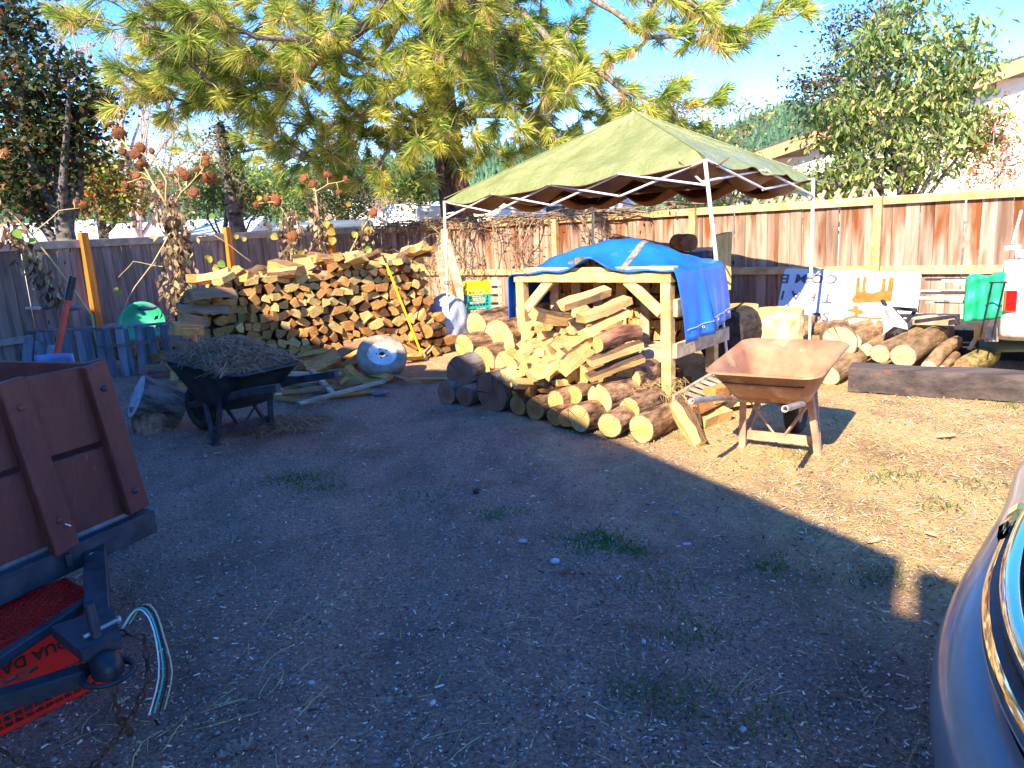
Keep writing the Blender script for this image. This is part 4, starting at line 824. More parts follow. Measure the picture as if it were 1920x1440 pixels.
put_round(Vector((-3.005, 6.035, 0))+Vector((0, 0, -.02)), (0, .1, 1), .24, .15, 'low flaky-barked stump standing under the tilted grey one', 22, [mat('bark_flaky', (.12, .07, .045), (.42, .28, .2), 16, (1, 1, .6), .95, 1, 26), end_o], name='stump', cat='stump')
def lath(p0, p1, w_, h_, m_, label, name='lath', cat='board'):
    p0, p1 = Vector(p0), Vector(p1); mb = MB(); mb.beam(p0, p1, w_, h_, bev=.003); return single(mb, name, m_, label, cat, (p0+p1)/2)
lath((-1.921, 6.542, 0.050), (-1.231, 7.129, 0.100), .06, .03, lumber_old, 'long thin lath lying on the ground between black barrow and tyre')
lath((-2.503, 7.877, 0.100), (-1.802, 7.789, 0.060), .07, .04, lumber_old, 'pale stick of lumber lying under the split blocks beside the barrow')
lath((-2.185, 7.984, 0.120), (-1.675, 6.892, 0.030), .05, .04, lumber_old, 'short scrap of lumber slanting down towards the long lath')
lath((-2.390, 7.598, 0.120), (-2.224, 6.937, 0.020), .06, .03, lumber, 'short light board end standing beside the black barrow leg')
def river_stone(c, sx, sy, sz, rz, label, group=None, ms=None):
    mb = MB(); n_, m_ = 14, 8; r_ = random.Random(int(c[0]*1000)); p1, p2 = r_.uniform(0, 6), r_.uniform(0, 6)
    vs = []
    for j in range(m_+1):
        ph = math.pi*j/m_
        for i in range(n_):
            t = 2*math.pi*i/n_; q = 1+.06*math.sin(2*t+p1)+.04*math.sin(3*t+p2); vs.append(Vector((math.cos(t)*math.sin(ph)*sx*q, math.sin(t)*math.sin(ph)*sy*q, math.cos(ph)*sz)))
    rm = Matrix.Rotation(rz, 3, 'Z'); vs = [Vector(c)+rm @ v for v in vs]
    mb.add(vs, [(j*n_+i, (j+1)*n_+i, (j+1)*n_+(i+1) % n_, j*n_+(i+1) % n_) for j in range(m_) for i in range(n_)], 0, True)
    return single(mb, 'stone', ms or stone, label, 'stone', (c[0], c[1], c[2]-sz), group)
river_stone((-1.261, 6.946, 0.020), .085, .05, .025, .2, 'flat grey river stone lying beside the long lath end'); river_stone((-1.611, 7.492, 0.030), .11, .05, .03, 0, 'dark grey oval stone beneath the split blocks near the tyre')
bl = mat('pale_blue_stone', (.30, .34, .42), (.42, .46, .55), 8, rough=.7)
river_stone((0.150, 3.139, 0.010), .024, .018, .012, .5, 'pale blue oval pebble on the dark gravel by the green tuft', ms=bl)
river_stone((0.009, 3.385, 0.008), .022, .013, .009, 0, 'thin pale pebble on the dark gravel, a step above the blue oval one', ms=bl)
river_stone((0.806, 3.620, 0.010), .024, .018, .014, .3, 'grey pebble near the edge of the house shade'); river_stone((0.774, 3.250, 0.006), .02, .01, .008, 0, 'thin light pebble between the green tuft and the shadow edge', ms=bl)
river_stone((-0.242, 4.123, 0.010), .022, .018, .016, .7, 'brown knobbly pebble in the middle of the dark gravel', ms=chip_d)
for k_, (px_, py_) in enumerate(((-0.808, 2.307, 0), (-0.314, 2.160, 0), (-0.463, 2.187, 0), (-0.747, 2.310, 0), (-0.609, 2.752, 0), (0.418, 2.415, 0)) and [(-0.808, 2.307, 0)[:2], (-0.314, 2.160, 0)[:2], (-0.463, 2.187, 0)[:2], (-0.747, 2.310, 0)[:2], (-0.609, 2.752, 0)[:2], (0.424, 2.449, 0)[:2], (-1.306, 4.057, 0)[:2], (0.627, 1.949, 0)[:2]]):
    river_stone((px_, py_, .005), .012, .009, .008, k_, 'small grey pebble set in the dark gravel of the drive', 'small pebbles in the gravel', bl if k_ % 2 else None)
# ---------------------------------------------------------------- trees and plants
def rv(): v = Vector((rnd.gauss(0, 1), rnd.gauss(0, 1), rnd.gauss(0, 1))); return v.normalized()
def curve(p0, p1, n_, wob, droop=0.):
    p0, p1 = Vector(p0), Vector(p1); L = (p1-p0).length; out = []; o1, o2 = rv()*wob*L, rv()*wob*L
    for i in range(n_+1):
        t = i/n_; out.append(p0.lerp(p1, t) + o1*math.sin(math.pi*t) + o2*math.sin(2*math.pi*t)*.5 - Vector((0, 0, droop*L*math.sin(math.pi*t))))
    return out
def leaves(points, size, hang=.3, asp=.45, jit=.4):
    """leaf quads (a folded diamond) at points; returns (n,4,3)"""
    P = np.asarray(points); n_ = len(P); d = NR.randn(n_, 3); d[:, 2] = d[:, 2]*.6 - hang*1.6; d /= np.linalg.norm(d, axis=1)[:, None]
    s_ = size*(1-jit+2*jit*NR.rand(n_))[:, None]; o = np.cross(d, NR.randn(n_, 3)); o /= np.linalg.norm(o, axis=1)[:, None]; nn = np.cross(d, o)*.12
    return np.stack([P, P+d*s_*.5+o*s_*asp*.5+nn*s_, P+d*s_, P+d*s_*.5-o*s_*asp*.5+nn*s_], 1)
def clumps(crowns, nclump, per, spread):
    cs = []; 
    for (c, rad, wgt) in crowns:
        k = max(1, int(nclump*wgt)); d = NR.randn(k, 3); d /= np.linalg.norm(d, axis=1)[:, None]; q = NR.rand(k, 1)**.42
        cs.append(np.array(c) + d*q*np.array(rad))
    cs = np.concatenate(cs); k = len(cs); s_ = spread*(.6+.9*NR.rand(k))
    P = np.repeat(cs, per, 0) + NR.randn(k*per, 3)*np.repeat(s_, per)[:, None]*np.array([1, 1, .7]); return cs, P
def crown_px(lst, Y):
    """(x, z, rx, rz) pairs given in metres at depth Y"""
    return [((x, Y, z), (rx, (rx+rz)*.5, rz), max(.05, rx*rz)) for x, z, rx, rz in lst]
def tree(name, label, cat, base, fork, tr, crowns, nclump, per, spread, size, lmats, mprob, bark_m, hang=.3, asp=.45, group=None, twigs=1., limbs=8, lean=0):
    r_ = thing(name, label, cat, base, 0, group); base = Vector(base); fork = Vector(fork)
    W_ = sum(c[2] for c in crowns); crowns = [(c, r, w_/W_) for c, r, w_ in crowns]
    cs, P = clumps(crowns, nclump, per, spread)
    mb = MB(); tp_ = curve(base-Vector((0, 0, .1)), fork, 6, .04); mb.tube(tp_, [tr*(1.25-.7*i/6) for i in range(7)], 10); mb.build('trunk', bark_m, r_)
    mb = MB(); mains = []
    for c, rad, w_ in crowns:
        for k in range(max(1, int(limbs*w_+.5))):
            e = Vector(c) + Vector((rnd.uniform(-.6, .6)*rad[0], rnd.uniform(-.6, .6)*rad[1], rnd.uniform(-.2, .7)*rad[2])); s_ = Vector(rnd.choice(tp_[3:])); q = curve(s_, e, 6, .1); mains.append(q)
            mb.tube(q, [tr*.5*(1-.8*i/6) for i in range(7)], 6)
    mp = [p for q in mains for p in q[2:]]; A_ = np.array([tuple(p) for p in mp])
    for i in range(len(cs)):
        if rnd.random() > twigs: continue
        c = cs[i]; j = int(np.argmin(((A_-c)**2).sum(1))); q = curve(mp[j], Vector(c), 4, .1); mb.tube(q, [tr*.13, tr*.1, tr*.08, tr*.06, tr*.03], 3, cap=False)
    mb.build('branches', bark_m, r_)
    if per: V = leaves(P, size, hang, asp); mi = NR.choice(len(lmats), len(V), p=mprob); fast('crown', V, 4, lmats, mi, parent=r_)
    return r_
def lm(name, c, isl=.4, hue=.03, tr=.4): return mat(name, c, rough=.55, island=isl, hue=hue, trans=tr, spec=.4)
L_oak, L_oakb = lm('oak_leaf_dark', (.05, .075, .02)), lm('oak_leaf_brown', (.22, .11, .03))
L_or, L_yg, L_g = lm('leaf_orange', (.55, .22, .04)), lm('leaf_yellow_green', (.30, .34, .05)), lm('leaf_green', (.10, .19, .04))
L_per, L_per2 = lm('leaf_fruit_tree', (.25, .34, .11)), lm('leaf_fruit_tree_yellow', (.45, .47, .15))
L_pink, L_tan, L_dk, L_red = lm('leaf_pink', (.55, .33, .28)), lm('leaf_tan', (.48, .36, .19)), lm('leaf_evergreen', (.04, .085, .03)), lm('leaf_red', (.50, .17, .09))
L_blueg = lm('leaf_bluegreen', (.12, .19, .11)); bare = mat('bare_twig', (.34, .24, .22), (.52, .42, .38), 20, rough=.9)
def K(px_list, Y):  # helper: crowns from (centre point, rx, rz)
    return [((c[0], c[1], c[2]), (rx*Y/1400, (rx+rz)*.5*Y/1400, rz*Y/1400), rx*rz) for c, rx, rz in px_list]
tree('oak_tree', 'dark shaded oak tree filling the corner above the grey fence', 'tree', (-6.849, 12.000, 1.508)[:2]+(0,), (-6.754, 12.000, 2.876), .17,
     K([((-7.081, 12.000, 4.795), 62, 60), ((-6.854, 12.000, 3.887), 115, 62), ((-6.171, 12.000, 3.645), 60, 30), ((-7.300, 12.000, 3.023), 110, 85), ((-7.345, 12.000, 2.351), 80, 50), ((-6.604, 12.000, 3.259), 60, 60)], 12), 330, 26, .16, .105, [L_oak, L_oakb], [.82, .18], bark_grey, .2, .6)
tree('autumn_tree', 'orange and yellow leaved tree behind the dark oak', 'tree', (-8.163, 15.500, 1.580)[:2]+(0,), (-8.093, 15.500, 2.627), .12,
     K([((-8.568, 15.500, 2.962), 120, 80), ((-7.803, 15.500, 2.766), 55, 60), ((-7.589, 15.500, 2.444), 40, 40)], 15.5), 170, 24, .2, .10, [L_or, L_yg, L_g], [.3, .42, .28], bark_grey, .2, .6)
tree('bare_tree', 'thin bare pinkish tree reaching up between oak and pine', 'tree', (-10.163, 21.000, 1.703)[:2]+(0,), (-10.037, 21.000, 3.396), .12,
     K([((-10.395, 21.000, 6.384), 130, 90), ((-9.171, 21.000, 5.261), 110, 90), ((-7.560, 21.000, 4.636), 80, 60), ((-11.066, 21.000, 7.326), 80, 60)], 21), 420, 3, .3, .07, [L_pink, L_tan], [.7, .3], bare, .2, .6, limbs=16)
tree('brown_shrub_tree', 'sparse tan seed-headed tree behind the tall dead sunflower', 'tree', (-7.403, 17.000, 1.619)[:2]+(0,), (-7.208, 17.000, 2.532), .08,
     K([((-7.050, 17.000, 3.202), 65, 75), ((-7.639, 17.000, 2.782), 50, 45), ((-6.195, 17.000, 3.491), 45, 50)], 17), 150, 18, .17, .07, [L_tan, L_yg], [.75, .25], bare, .2, .5)
tree('leafy_shrub', 'bright green spreading shrub behind the grey fence between white roof and pickup', 'shrub', (-5.400, 15.000, 1.440)[:2]+(0,), (-5.371, 15.000, 2.053), .07,
     K([((-5.749, 15.000, 2.327), 45, 35), ((-5.163, 15.000, 2.446), 60, 42), ((-4.679, 15.000, 2.168), 45, 30)], 15), 120, 30, .14, .07, [L_yg, L_g], [.5, .5], bark_grey, .1, .5)
r_ = tree('leaning_tree', 'slim dark leaning tree wrapped in ivy beside the bright green shrub', 'tree', (-4.872, 14.500, 1.622)[:2]+(0,), (-5.109, 14.500, 3.613), .15,
     K([((-5.092, 14.500, 3.518), 30, 25), ((-5.014, 14.500, 2.993), 28, 45), ((-4.904, 14.500, 2.312), 20, 40)], 14.5), 60, 22, .12, .06, [L_dk, L_tan], [.6, .4], bark_grey, .2, .5)
tree('evergreen_tree', 'dark dense evergreen standing beyond the fence below the pine boughs', 'tree', (-4.260, 20.000, 1.396)[:2]+(0,), (-4.002, 20.000, 3.927), .14,
     K([((-4.103, 20.000, 3.606), 38, 45), ((-4.384, 20.000, 2.893), 58, 45), ((-3.738, 20.000, 2.725), 48, 45), ((-4.184, 20.000, 2.143), 72, 35), ((-4.937, 20.000, 2.252), 30, 30)], 20), 260, 34, .2, .085, [L_dk, L_g], [.8, .2], bark, .1, .4)
for (c, rx, rz, lab) in (((-1.804, 17.000, 2.523), 28, 42, 'small yellow-green tree beside the white boxy trailer end'), ((-3.947, 30.000, 3.347), 26, 30, 'rounded green tree close to the tan-roofed house'), ((-8.643, 30.000, 3.601), 50, 40, 'golden green tree on the flat ground before the hill'), ((-6.488, 26.000, 2.657), 40, 26, 'low dark green bush right behind the parked pickup')):
    Y_ = c[1]; tree('round_tree', lab, 'tree', (c[0], Y_, 0), (c[0], Y_, c[2]-.3), .07, K([(c, rx, rz)], Y_), 60, 26, .012*Y_, .0055*Y_, [L_yg, L_g], [.6, .4], bark_grey, .1, .5)
tree('fruit_tree', 'tall fruit tree with long drooping pale green leaves behind the red-stained fence', 'tree', (6.024, 11.500, 1.213)[:2]+(0,), (5.975, 11.500, 2.149), .09,
     K([((5.958, 11.500, 3.925), 75, 70), ((6.575, 11.500, 3.893), 40, 50), ((6.001, 11.500, 3.124), 125, 85), ((6.796, 11.500, 2.934), 70, 80), ((5.239, 11.500, 2.643), 85, 60), ((6.046, 11.500, 2.298), 140, 60), ((6.983, 11.500, 3.584), 38, 30), ((5.184, 11.500, 2.039), 60, 45), ((7.229, 11.500, 2.386), 40, 60), ((5.353, 11.500, 3.669), 50, 50), ((4.916, 11.500, 2.885), 50, 40), ((4.311, 11.500, 1.855), 60, 30)], 11.5),
     430, 17, .14, .125, [L_per, L_per2, L_g], [.5, .32, .18], bark_grey, .75, .38, limbs=22)
tree('plum_tree', 'dark purple-brown leaved tree behind the drooping fruit tree', 'tree', (7.828, 16.000, 0.911)[:2]+(0,), (7.647, 16.000, 2.439), .12,
     K([((7.336, 16.000, 4.624), 65, 85), ((6.826, 16.000, 3.840), 65, 60), ((7.715, 16.000, 3.381), 90, 90), ((6.281, 16.000, 3.920), 35, 30), ((7.070, 16.000, 3.103), 70, 40), ((7.850, 16.000, 5.095), 50, 45)], 16), 300, 24, .2, .085, [lm('leaf_plum', (.13, .10, .05)), L_oak, L_pink], [.45, .42, .13], bark_grey, .2, .55, limbs=14)
tree('red_bush', 'thin orange-red leaved bush against the pale house wall', 'shrub', (7.150, 11.000, 1.301)[:2]+(0,), (7.114, 11.000, 1.751), .03,
     K([((7.143, 11.000, 2.336), 55, 65), ((7.031, 11.000, 1.830), 70, 40)], 11), 120, 9, .1, .05, [L_red, L_or, L_yg], [.5, .3, .2], bare, .2, .6, limbs=10)
tree('slender_tree', 'slender leafy sapling rising behind the tent peak against the sky', 'tree', (3.973, 13.000, 1.331)[:2]+(0,), (3.877, 13.000, 2.129), .05,
     K([((3.517, 13.000, 3.005), 45, 45), ((4.093, 13.000, 3.101), 42, 38), ((3.875, 13.000, 2.475), 80, 45), ((4.402, 13.000, 3.211), 20, 20)], 13), 70, 11, .10, .10, [L_per, L_tan, L_per2], [.4, .2, .4], bark_grey, .2, .35, limbs=14)
tree('hedge_bush', 'yellow-green bush showing under the tent roof above the fence', 'shrub', (3.997, 12.500, 1.242)[:2]+(0,), (3.993, 12.500, 1.584), .04,
     K([((3.382, 12.500, 1.660), 80, 22), ((4.253, 12.500, 1.782), 70, 30), ((5.035, 12.500, 1.824), 50, 40), ((5.557, 12.500, 1.838), 40, 40)], 12.5), 150, 18, .11, .08, [L_yg, L_per, L_g], [.45, .3, .25], bark_grey, .3, .4)
tree('brown_spruce', 'rusty brown conifer tip between the pine and the tent peak', 'tree', (3.922, 18.000, 1.229)[:2]+(0,), (3.989, 18.000, 3.981), .1,
     K([((3.993, 18.000, 4.384), 22, 30), ((3.952, 18.000, 3.925), 42, 35), ((4.006, 18.000, 3.278), 60, 40)], 18), 110, 22, .16, .08, [lm('needle_rust', (.36, .18, .13)), L_tan], [.75, .25], bark, .3, .3)
# ---- the big long-needled pine
pb = Vector((-.85, 14.6, 0)); pine = thing('pine_tree', 'huge long-needled pine whose drooping boughs fill the top of the view', 'tree', pb)
pt_top = Vector((-1.3, 14.4, 13)); mb = MB(); tpine = [pb.lerp(pt_top, i/10)+Vector((.06*math.sin(i*1.3), 0, -.1 if i == 0 else 0)) for i in range(11)]
mb.tube(tpine, [.34-.022*i for i in range(11)], 18); 
mb.v = [tuple(Vector(p)+rv()*.012) for p in mb.v]; mb.build('trunk', mat('pine_bark', (.03, .018, .014), (.22, .12, .09), 9, (1, 1, .3), .95, 1.5, 14), pine)
tufts = []; bmb = MB(); cones = []
def bough(pts, r0, n_side, tl, key=False):
    pts = [Vector(p) for p in pts]; n_ = len(pts); bmb.tube(pts, [max(.006, r0*(1-.85*i/(n_-1))) for i in range(n_)], 6, cap=False)
    for k in range(n_side):
        t = .3+.7*(k+rnd.random())/n_side; f = t*(n_-1); i = min(n_-2, int(f)); p = pts[i].lerp(pts[i+1], f-i); d = (pts[i+1]-pts[i]).normalized()
        L = tl*rnd.uniform(.4, 1.1); q = (d*.6 + rv()*.75 + Vector((0, 0, rnd.uniform(-.35, .1)))).normalized(); e = p+q*L + Vector((0, 0, .12*L)); c = curve(p, e, 4, .12, .12); bmb.tube(c, [.011, .010, .009, .008, .006], 4, cap=False)
        tufts.append((c[-1], (c[-1]-c[-2]).normalized()))
        if rnd.random() < .6: tufts.append((c[2], (q+rv()*.6).normalized()))
        if rnd.random() < .10: cones.append(c[-2])
    tufts.append((pts[-1], (pts[-1]-pts[-2]).normalized()))
for k in range(50):
    z = rnd.uniform(3.0, 9.5); az = rnd.gauss(-1.57, 1.15); L = rnd.uniform(2.4, 5.6); t = (z-0)/13; o_ = pb.lerp(pt_top, t); hd = Vector((math.cos(az), math.sin(az), 0))
    dz = -rnd.uniform(.1, .42)*L*(1 if z > 4 else .35); p1 = o_+hd*L*.5+Vector((0, 0, .05*L)); p2 = o_+hd*L*.85+Vector((0, 0, dz)); p3 = o_+hd*L+Vector((0, 0, dz+.25)); 
    if p3.z < 2.4: p2.z += 2.5-p3.z; p3.z = 2.5
    cr = curve(o_, p1, 4, .05)[:-1]+curve(p1, p2, 4, .08)[:-1]+[p2, p3]; bough(cr, .07, int(5+L*1.9), .75)
def kb(pts, r0, n_, tl): 
    P = []; pts = [Vector(p) for p in pts]
    for i in range(len(pts)-1): P += curve(pts[i], pts[i+1], 3, .05)[:-1]
    bough(P+[pts[-1]], r0, n_, tl)
kb([(-1.1, 14.4, 6.5), (-1.824, 12.500, 4.797), (-2.842, 11.500, 3.663), (-3.390, 11.000, 3.521), (-3.817, 10.600, 3.591), (-3.980, 10.400, 3.857), (-4.250, 10.200, 4.209), (-5.166, 10.200, 4.369)], .08, 34, .8)
kb([(-1.1, 14.4, 6.0), (-2.436, 12.000, 4.182), (-3.058, 11.200, 3.693), (-3.622, 11.000, 3.442), (-4.133, 10.600, 3.372), (-4.500, 10.500, 3.476)], .07, 26, .7)
kb([(-1.1, 14.4, 5.5), (-1.813, 12.000, 4.000), (-2.365, 11.000, 4.102), (-3.082, 10.500, 4.092), (-3.497, 10.200, 4.295), (-3.882, 10.000, 4.294)], .07, 26, .7)
kb([(-.9, 14.4, 5.2), (0.488, 12.500, 4.754), (0.883, 11.500, 3.974), (1.349, 11.000, 3.564), (1.753, 10.800, 3.230), (2.241, 10.700, 3.050), (2.652, 10.600, 2.979)], .07, 22, .55)
kb([(-.9, 14.4, 6.8), (1.221, 11.500, 4.804), (1.665, 11.000, 4.300), (2.090, 10.600, 3.846), (2.561, 10.500, 3.864), (3.091, 10.400, 3.864), (3.507, 10.400, 3.887), (3.948, 10.300, 4.093)], .055, 16, .42)
kb([(-.9, 14.4, 7.2), (1.679, 11.000, 4.832), (2.449, 10.600, 4.413), (2.814, 10.400, 4.019), (2.918, 10.400, 3.821)], .05, 14, .5)
kb([(-.95, 14.4, 4.6), (0.016, 13.000, 3.858), (0.634, 12.000, 3.106), (0.998, 11.600, 2.806)], .06, 20, .6)
kb([(-.95, 14.4, 4.2), (-1.143, 13.000, 3.588), (-1.620, 12.200, 2.857), (-2.046, 12.000, 2.384), (-2.626, 12.000, 2.376)], .05, 14, .6)
kb([(-.95, 14.4, 4.4), (-0.436, 13.000, 3.634), (-0.290, 12.400, 2.888), (0.118, 12.300, 2.613)], .05, 12, .5)
kb([(-1.0, 14.4, 4.6), (-1.947, 12.500, 3.473), (-2.378, 12.000, 3.189), (-2.980, 11.800, 3.157), (-3.390, 11.600, 3.228)], .05, 16, .6)
for cx, cy, sx, sy, k in ((640, 110, 60, 60, 60), (760, 130, 60, 80, 70), (860, 190, 60, 60, 55), (960, 110, 60, 60, 50), (1040, 170, 55, 50, 45), (450, 130, 60, 45, 50), (900, 40, 70, 40, 35), (870, 270, 45, 35, 34)):
    for _ in range(k):
        p = Vector((0, 0, 0)); x_ = cx+rnd.gauss(0, sx*.7); y_ = cy+rnd.gauss(0, sy*.7); Y_ = rnd.uniform(10.8, 13.4)
        p = Vector(((x_-960)/1400*Y_*1.005, Y_, 1.5+(427-.056*(x_-960)-y_)/1400*Y_)); q = curve(p-Vector((rnd.uniform(-.3, .3), -.5, -.35)), p, 3, .1); bmb.tube(q, .008, 3, cap=False); tufts.append((p, (q[-1]-q[-2]).normalized()))
bmb.build('boughs', twig, pine)
T = []; MI = []
for p, d in tufts:
    n_ = rnd.randint(80, 150); d = np.array(d); L = rnd.uniform(.14, .35); w_ = .0046
    v = NR.randn(n_, 3)*.62 + d*1.0; v /= np.linalg.norm(v, axis=1)[:, None]; back = NR.rand(n_, 1)*.16; o_ = np.array(p)-d*back
    l = L*(.75+.4*NR.rand(n_, 1)); e = o_+v*l; e[:, 2] -= (.045*NR.rand(n_)+.02)*l[:, 0]/.2; s_ = np.cross(v, NR.randn(n_, 3)); s_ /= np.linalg.norm(s_, axis=1)[:, None]; s_ *= w_/2
    mid = (o_+e)/2 + np.array([0, 0, .012]); T.append(np.stack([o_-s_, o_+s_, mid+s_*.8, e], 1)); u = rnd.random(); k0 = 0 if u < .5 else 1
    MI.append(np.where(NR.rand(n_) < .85, k0, 1-k0))
    if rnd.random() < .6:   # last year's needles hanging brown beneath
        n2_ = rnd.randint(25, 55); v = NR.randn(n2_, 3)*.3 + np.array([0, 0, -1.]); v /= np.linalg.norm(v, axis=1)[:, None]; o_ = np.array(p)-d*(.08+.16*NR.rand(n2_, 1)); l = .2*(.7+.5*NR.rand(n2_, 1)); e = o_+v*l
        s_ = np.cross(v, NR.randn(n2_, 3)); s_ /= np.linalg.norm(s_, axis=1)[:, None]; s_ *= w_/2; T.append(np.stack([o_-s_, o_+s_, (o_+e)/2+s_*.8, e], 1)); MI.append(np.full(n2_, 2))
fast('needles', np.concatenate(T), 4, [needle_g, needle_y, needle_b], np.concatenate(MI), parent=pine)
cone_m = mat('pine_cone', (.07, .04, .03), (.22, .14, .11), 40, rough=.9, bump=.8, bscale=60)
mbc = MB(); mbc.disc((0, 0, 0), (0, 0, 1), [(-.055, .0), (-.05, .022), (-.025, .036), (.0, .038), (.03, .028), (.055, .004)], 10, smooth=False); cme = mbc.mesh('pine_cone', cone_m)
for p in cones[:60]: inst(cme, 'pine_cone', xf(p-Vector((0, 0, .05)), Euler((rnd.uniform(-.7, .7), rnd.uniform(-.7, .7), 0)).to_matrix(), (1.1, 1.1, 1.2)), pine)
# ---- dry vine along the fence top, with bare hanging stems added to throw shadows on the boards
vine_m = mat('dry_vine', (.10, .065, .045), (.36, .26, .18), 14, rough=.95)
vn = thing('dry_vine', 'dry brown vine tangled along the top of the reddish fence behind the tent', 'vine', (.2, 11.6, 0)); mb = MB(); F0 = Vector((4.15, 8.4, 0)); vp = []
for k in range(110):
    s_ = -8.8+6.2*rnd.random()**1.15; L = rnd.uniform(.3, 1.0); z = 1.58+rnd.uniform(-.02, .09); a_ = F0+Vector((*dR, 0))*s_+Vector((*nR, 0))*rnd.uniform(-.05, .1)+Vector((0, 0, z)); b_ = a_+Vector((*dR, 0))*L*rnd.choice((1, -1))+Vector((*nR, 0))*rnd.uniform(-.05, .08)+Vector((0, 0, rnd.uniform(-.1, .07)))
    q = curve(a_, b_, 5, .06); mb.tube(q, .006+.005*rnd.random(), 4, cap=False); vp += [tuple(x) for x in q]
for k in range(34):
    s_ = rnd.uniform(-8.6, -5.4) if k < 27 else rnd.uniform(-5.4, -3.2); a_ = F0+Vector((*dR, 0))*s_+Vector((*nR, 0))*.1+Vector((0, 0, 1.6)); b_ = a_+Vector((*dR, 0))*rnd.uniform(-.8, .8)+Vector((*nR, 0))*rnd.uniform(.05, .55)+Vector((0, 0, -rnd.uniform(.2, 1.25)))
    q = curve(a_, b_, 8, .16); mb.tube(q, [.013*(1-.08*i) for i in range(9)], 5, cap=False)
    for _ in range(4):
        p = q[rnd.randint(2, 8)]; q2 = curve(p, p+rv()*.4, 4, .2); mb.tube(q2, .005, 3, cap=False); vp += [tuple(x) for x in q2[3:]]
mb.build('stems', vine_m, vn)
vp = np.array(vp); idx = NR.randint(0, len(vp), 1900); V = leaves(vp[idx]+NR.randn(1900, 3)*.04, .055, .5, .5); fast('leaves', V, 4, [L_tan, vine_m, lm('leaf_dry_brown', (.25, .14, .08))], NR.randint(0, 3, len(V)), parent=vn)
# lattice standing on the fence under the tent's far corner
lt = thing('lattice', 'broken wooden lattice leaning behind the fence top under the fruit tree', 'trellis', (4.6, 9.6, 0)); C0 = Vector((3.094, 9.900, 1.537)); C1 = Vector((4.086, 8.900, 1.601)); dl = (C1-C0)
for k in range(9): p = C0+dl*(k/8); MB().beam(p+Vector((0, 0, -.25)), p+dl*.14+Vector((0, 0, .13)), .04, .01, up=(.6, .8, 0)).build('slat', lumber_old, lt)
for k in range(7): p = C0+dl*(k/7); MB().beam(p+dl*.16+Vector((0, .012, -.25)), p+Vector((0, .012, .1)), .04, .01, up=(.6, .8, 0)).build('slat', lumber_old, lt)
# ---- dead sunflowers before the grey fence
stalk_m = mat('dry_stalk', (.42, .30, .12), (.62, .50, .26), 9, (1, 1, .2), .85, .2); head_m = mat('seed_head', (.10, .04, .02), (.34, .13, .05), 60, rough=.95, bump=.8, bscale=90); bract_m = mat('seed_head_bracts', (.50, .19, .07), rough=.9, island=.4)
L_dead, L_dead2 = lm('leaf_dead', (.30, .20, .12), .5), lm('leaf_dead_tan', (.55, .42, .24), .4); L_yel = lm('leaf_yellowing', (.42, .38, .05), .35); L_green = lm('leaf_fresh', (.2, .42, .08), .25)
def sunflower(label, base, stalks, heads, hang_pts, nleaf, big=(), spread=.07, lsize=.085):
    r_ = thing('sunflower', label, 'dead sunflower', base); mb = MB(); cps = []
    for pts, r0 in stalks:
        P = []; pts = [Vector(p) for p in pts]
        for i in range(len(pts)-1): P += curve(pts[i], pts[i+1], 4, .03)[:-1]
        P += [pts[-1]]; mb.tube(P, [r0*(1-.6*i/len(P)) for i in range(len(P))], 7); cps += P
    A_ = np.array([tuple(p) for p in cps])
    for c, r in heads:
        c = Vector(c); j = int(np.argmin(((A_-np.array(c)+np.array([0, 0, .15]))**2).sum(1))); q = curve(cps[j], c+Vector((0, 0, .02)), 5, .12, -.1); mb.tube(q, [.007, .006, .006, .005, .005, .006], 5)
    mb.build('stalk', stalk_m, r_)
    for c, r in heads:
        c = Vector(c); nn = (Vector((rnd.uniform(-.5, .5), -.7, rnd.uniform(-.7, .3)))).normalized(); mh = MB(); mh.disc(c, nn, [(-r*.5, r*.2), (-r*.45, r*.8), (0, r), (r*.3, r*.85), (r*.42, r*.4), (r*.35, 0)], 16)
        u = nn.orthogonal().normalized(); v = nn.cross(u); bm = MB()
        for k in range(44):
            t = rnd.uniform(0, 6.28); e = (u*math.cos(t)+v*math.sin(t)); o_ = c+e*r*.85-nn*r*.3*rnd.random(); tip = o_+e*r*rnd.uniform(.2, .6)+nn*r*rnd.uniform(-.2, .8); s_ = nn.cross(e)*r*.12; bm.add([o_-s_, o_+s_, tip], [(0, 1, 2)])
        h_ = mh.build('seed_head', head_m, r_); tag(bm.build('bracts', bract_m, h_), kind='stuff')
    if nleaf:
        H_ = np.array([tuple(p) for p in hang_pts]) if len(hang_pts) else A_; i = NR.randint(0, len(H_)-1, nleaf); t = NR.rand(nleaf, 1); P = H_[i]*(1-t)+H_[i+1]*t + NR.randn(nleaf, 3)*spread
        V = leaves(P, lsize, 1.1, .5); fast('dead_leaves', V, 4, [L_dead, L_dead2, mat('leaf_dark_dead', (.09, .05, .035), rough=.8, island=.4)], NR.choice(3, len(V), p=[.35, .4, .25]), parent=r_)
    for c, s_, mm in big:
        n_ = 7; c = Vector(c); d = Vector((rnd.uniform(-.6, .6), rnd.uniform(-.5, .1), rnd.uniform(-.9, -.1))).normalized(); o_ = d.cross(Vector((0, 1, 0))).normalized(); nrm = d.cross(o_); mbl = MB()
        def lf(u_, v_): w_ = math.sin(math.pi*min(1, v_*.92+.06))**.7*.42*(1-v_*.25); return c + d*s_*.72*v_ + o_*s_*w_*(u_*2-1) + nrm*s_*(.14*abs(u_*2-1) - .25*v_*v_)
        mbl.grid(lf, 4, 6); mbl.build('leaf', mm, r_)
hp = [(-3.843, 9.000, 1.866), (-3.848, 9.000, 1.621), (-3.852, 9.000, 1.373), (-3.921, 9.000, 1.126), (-3.863, 9.000, 0.869), (-3.954, 9.000, 0.682)]
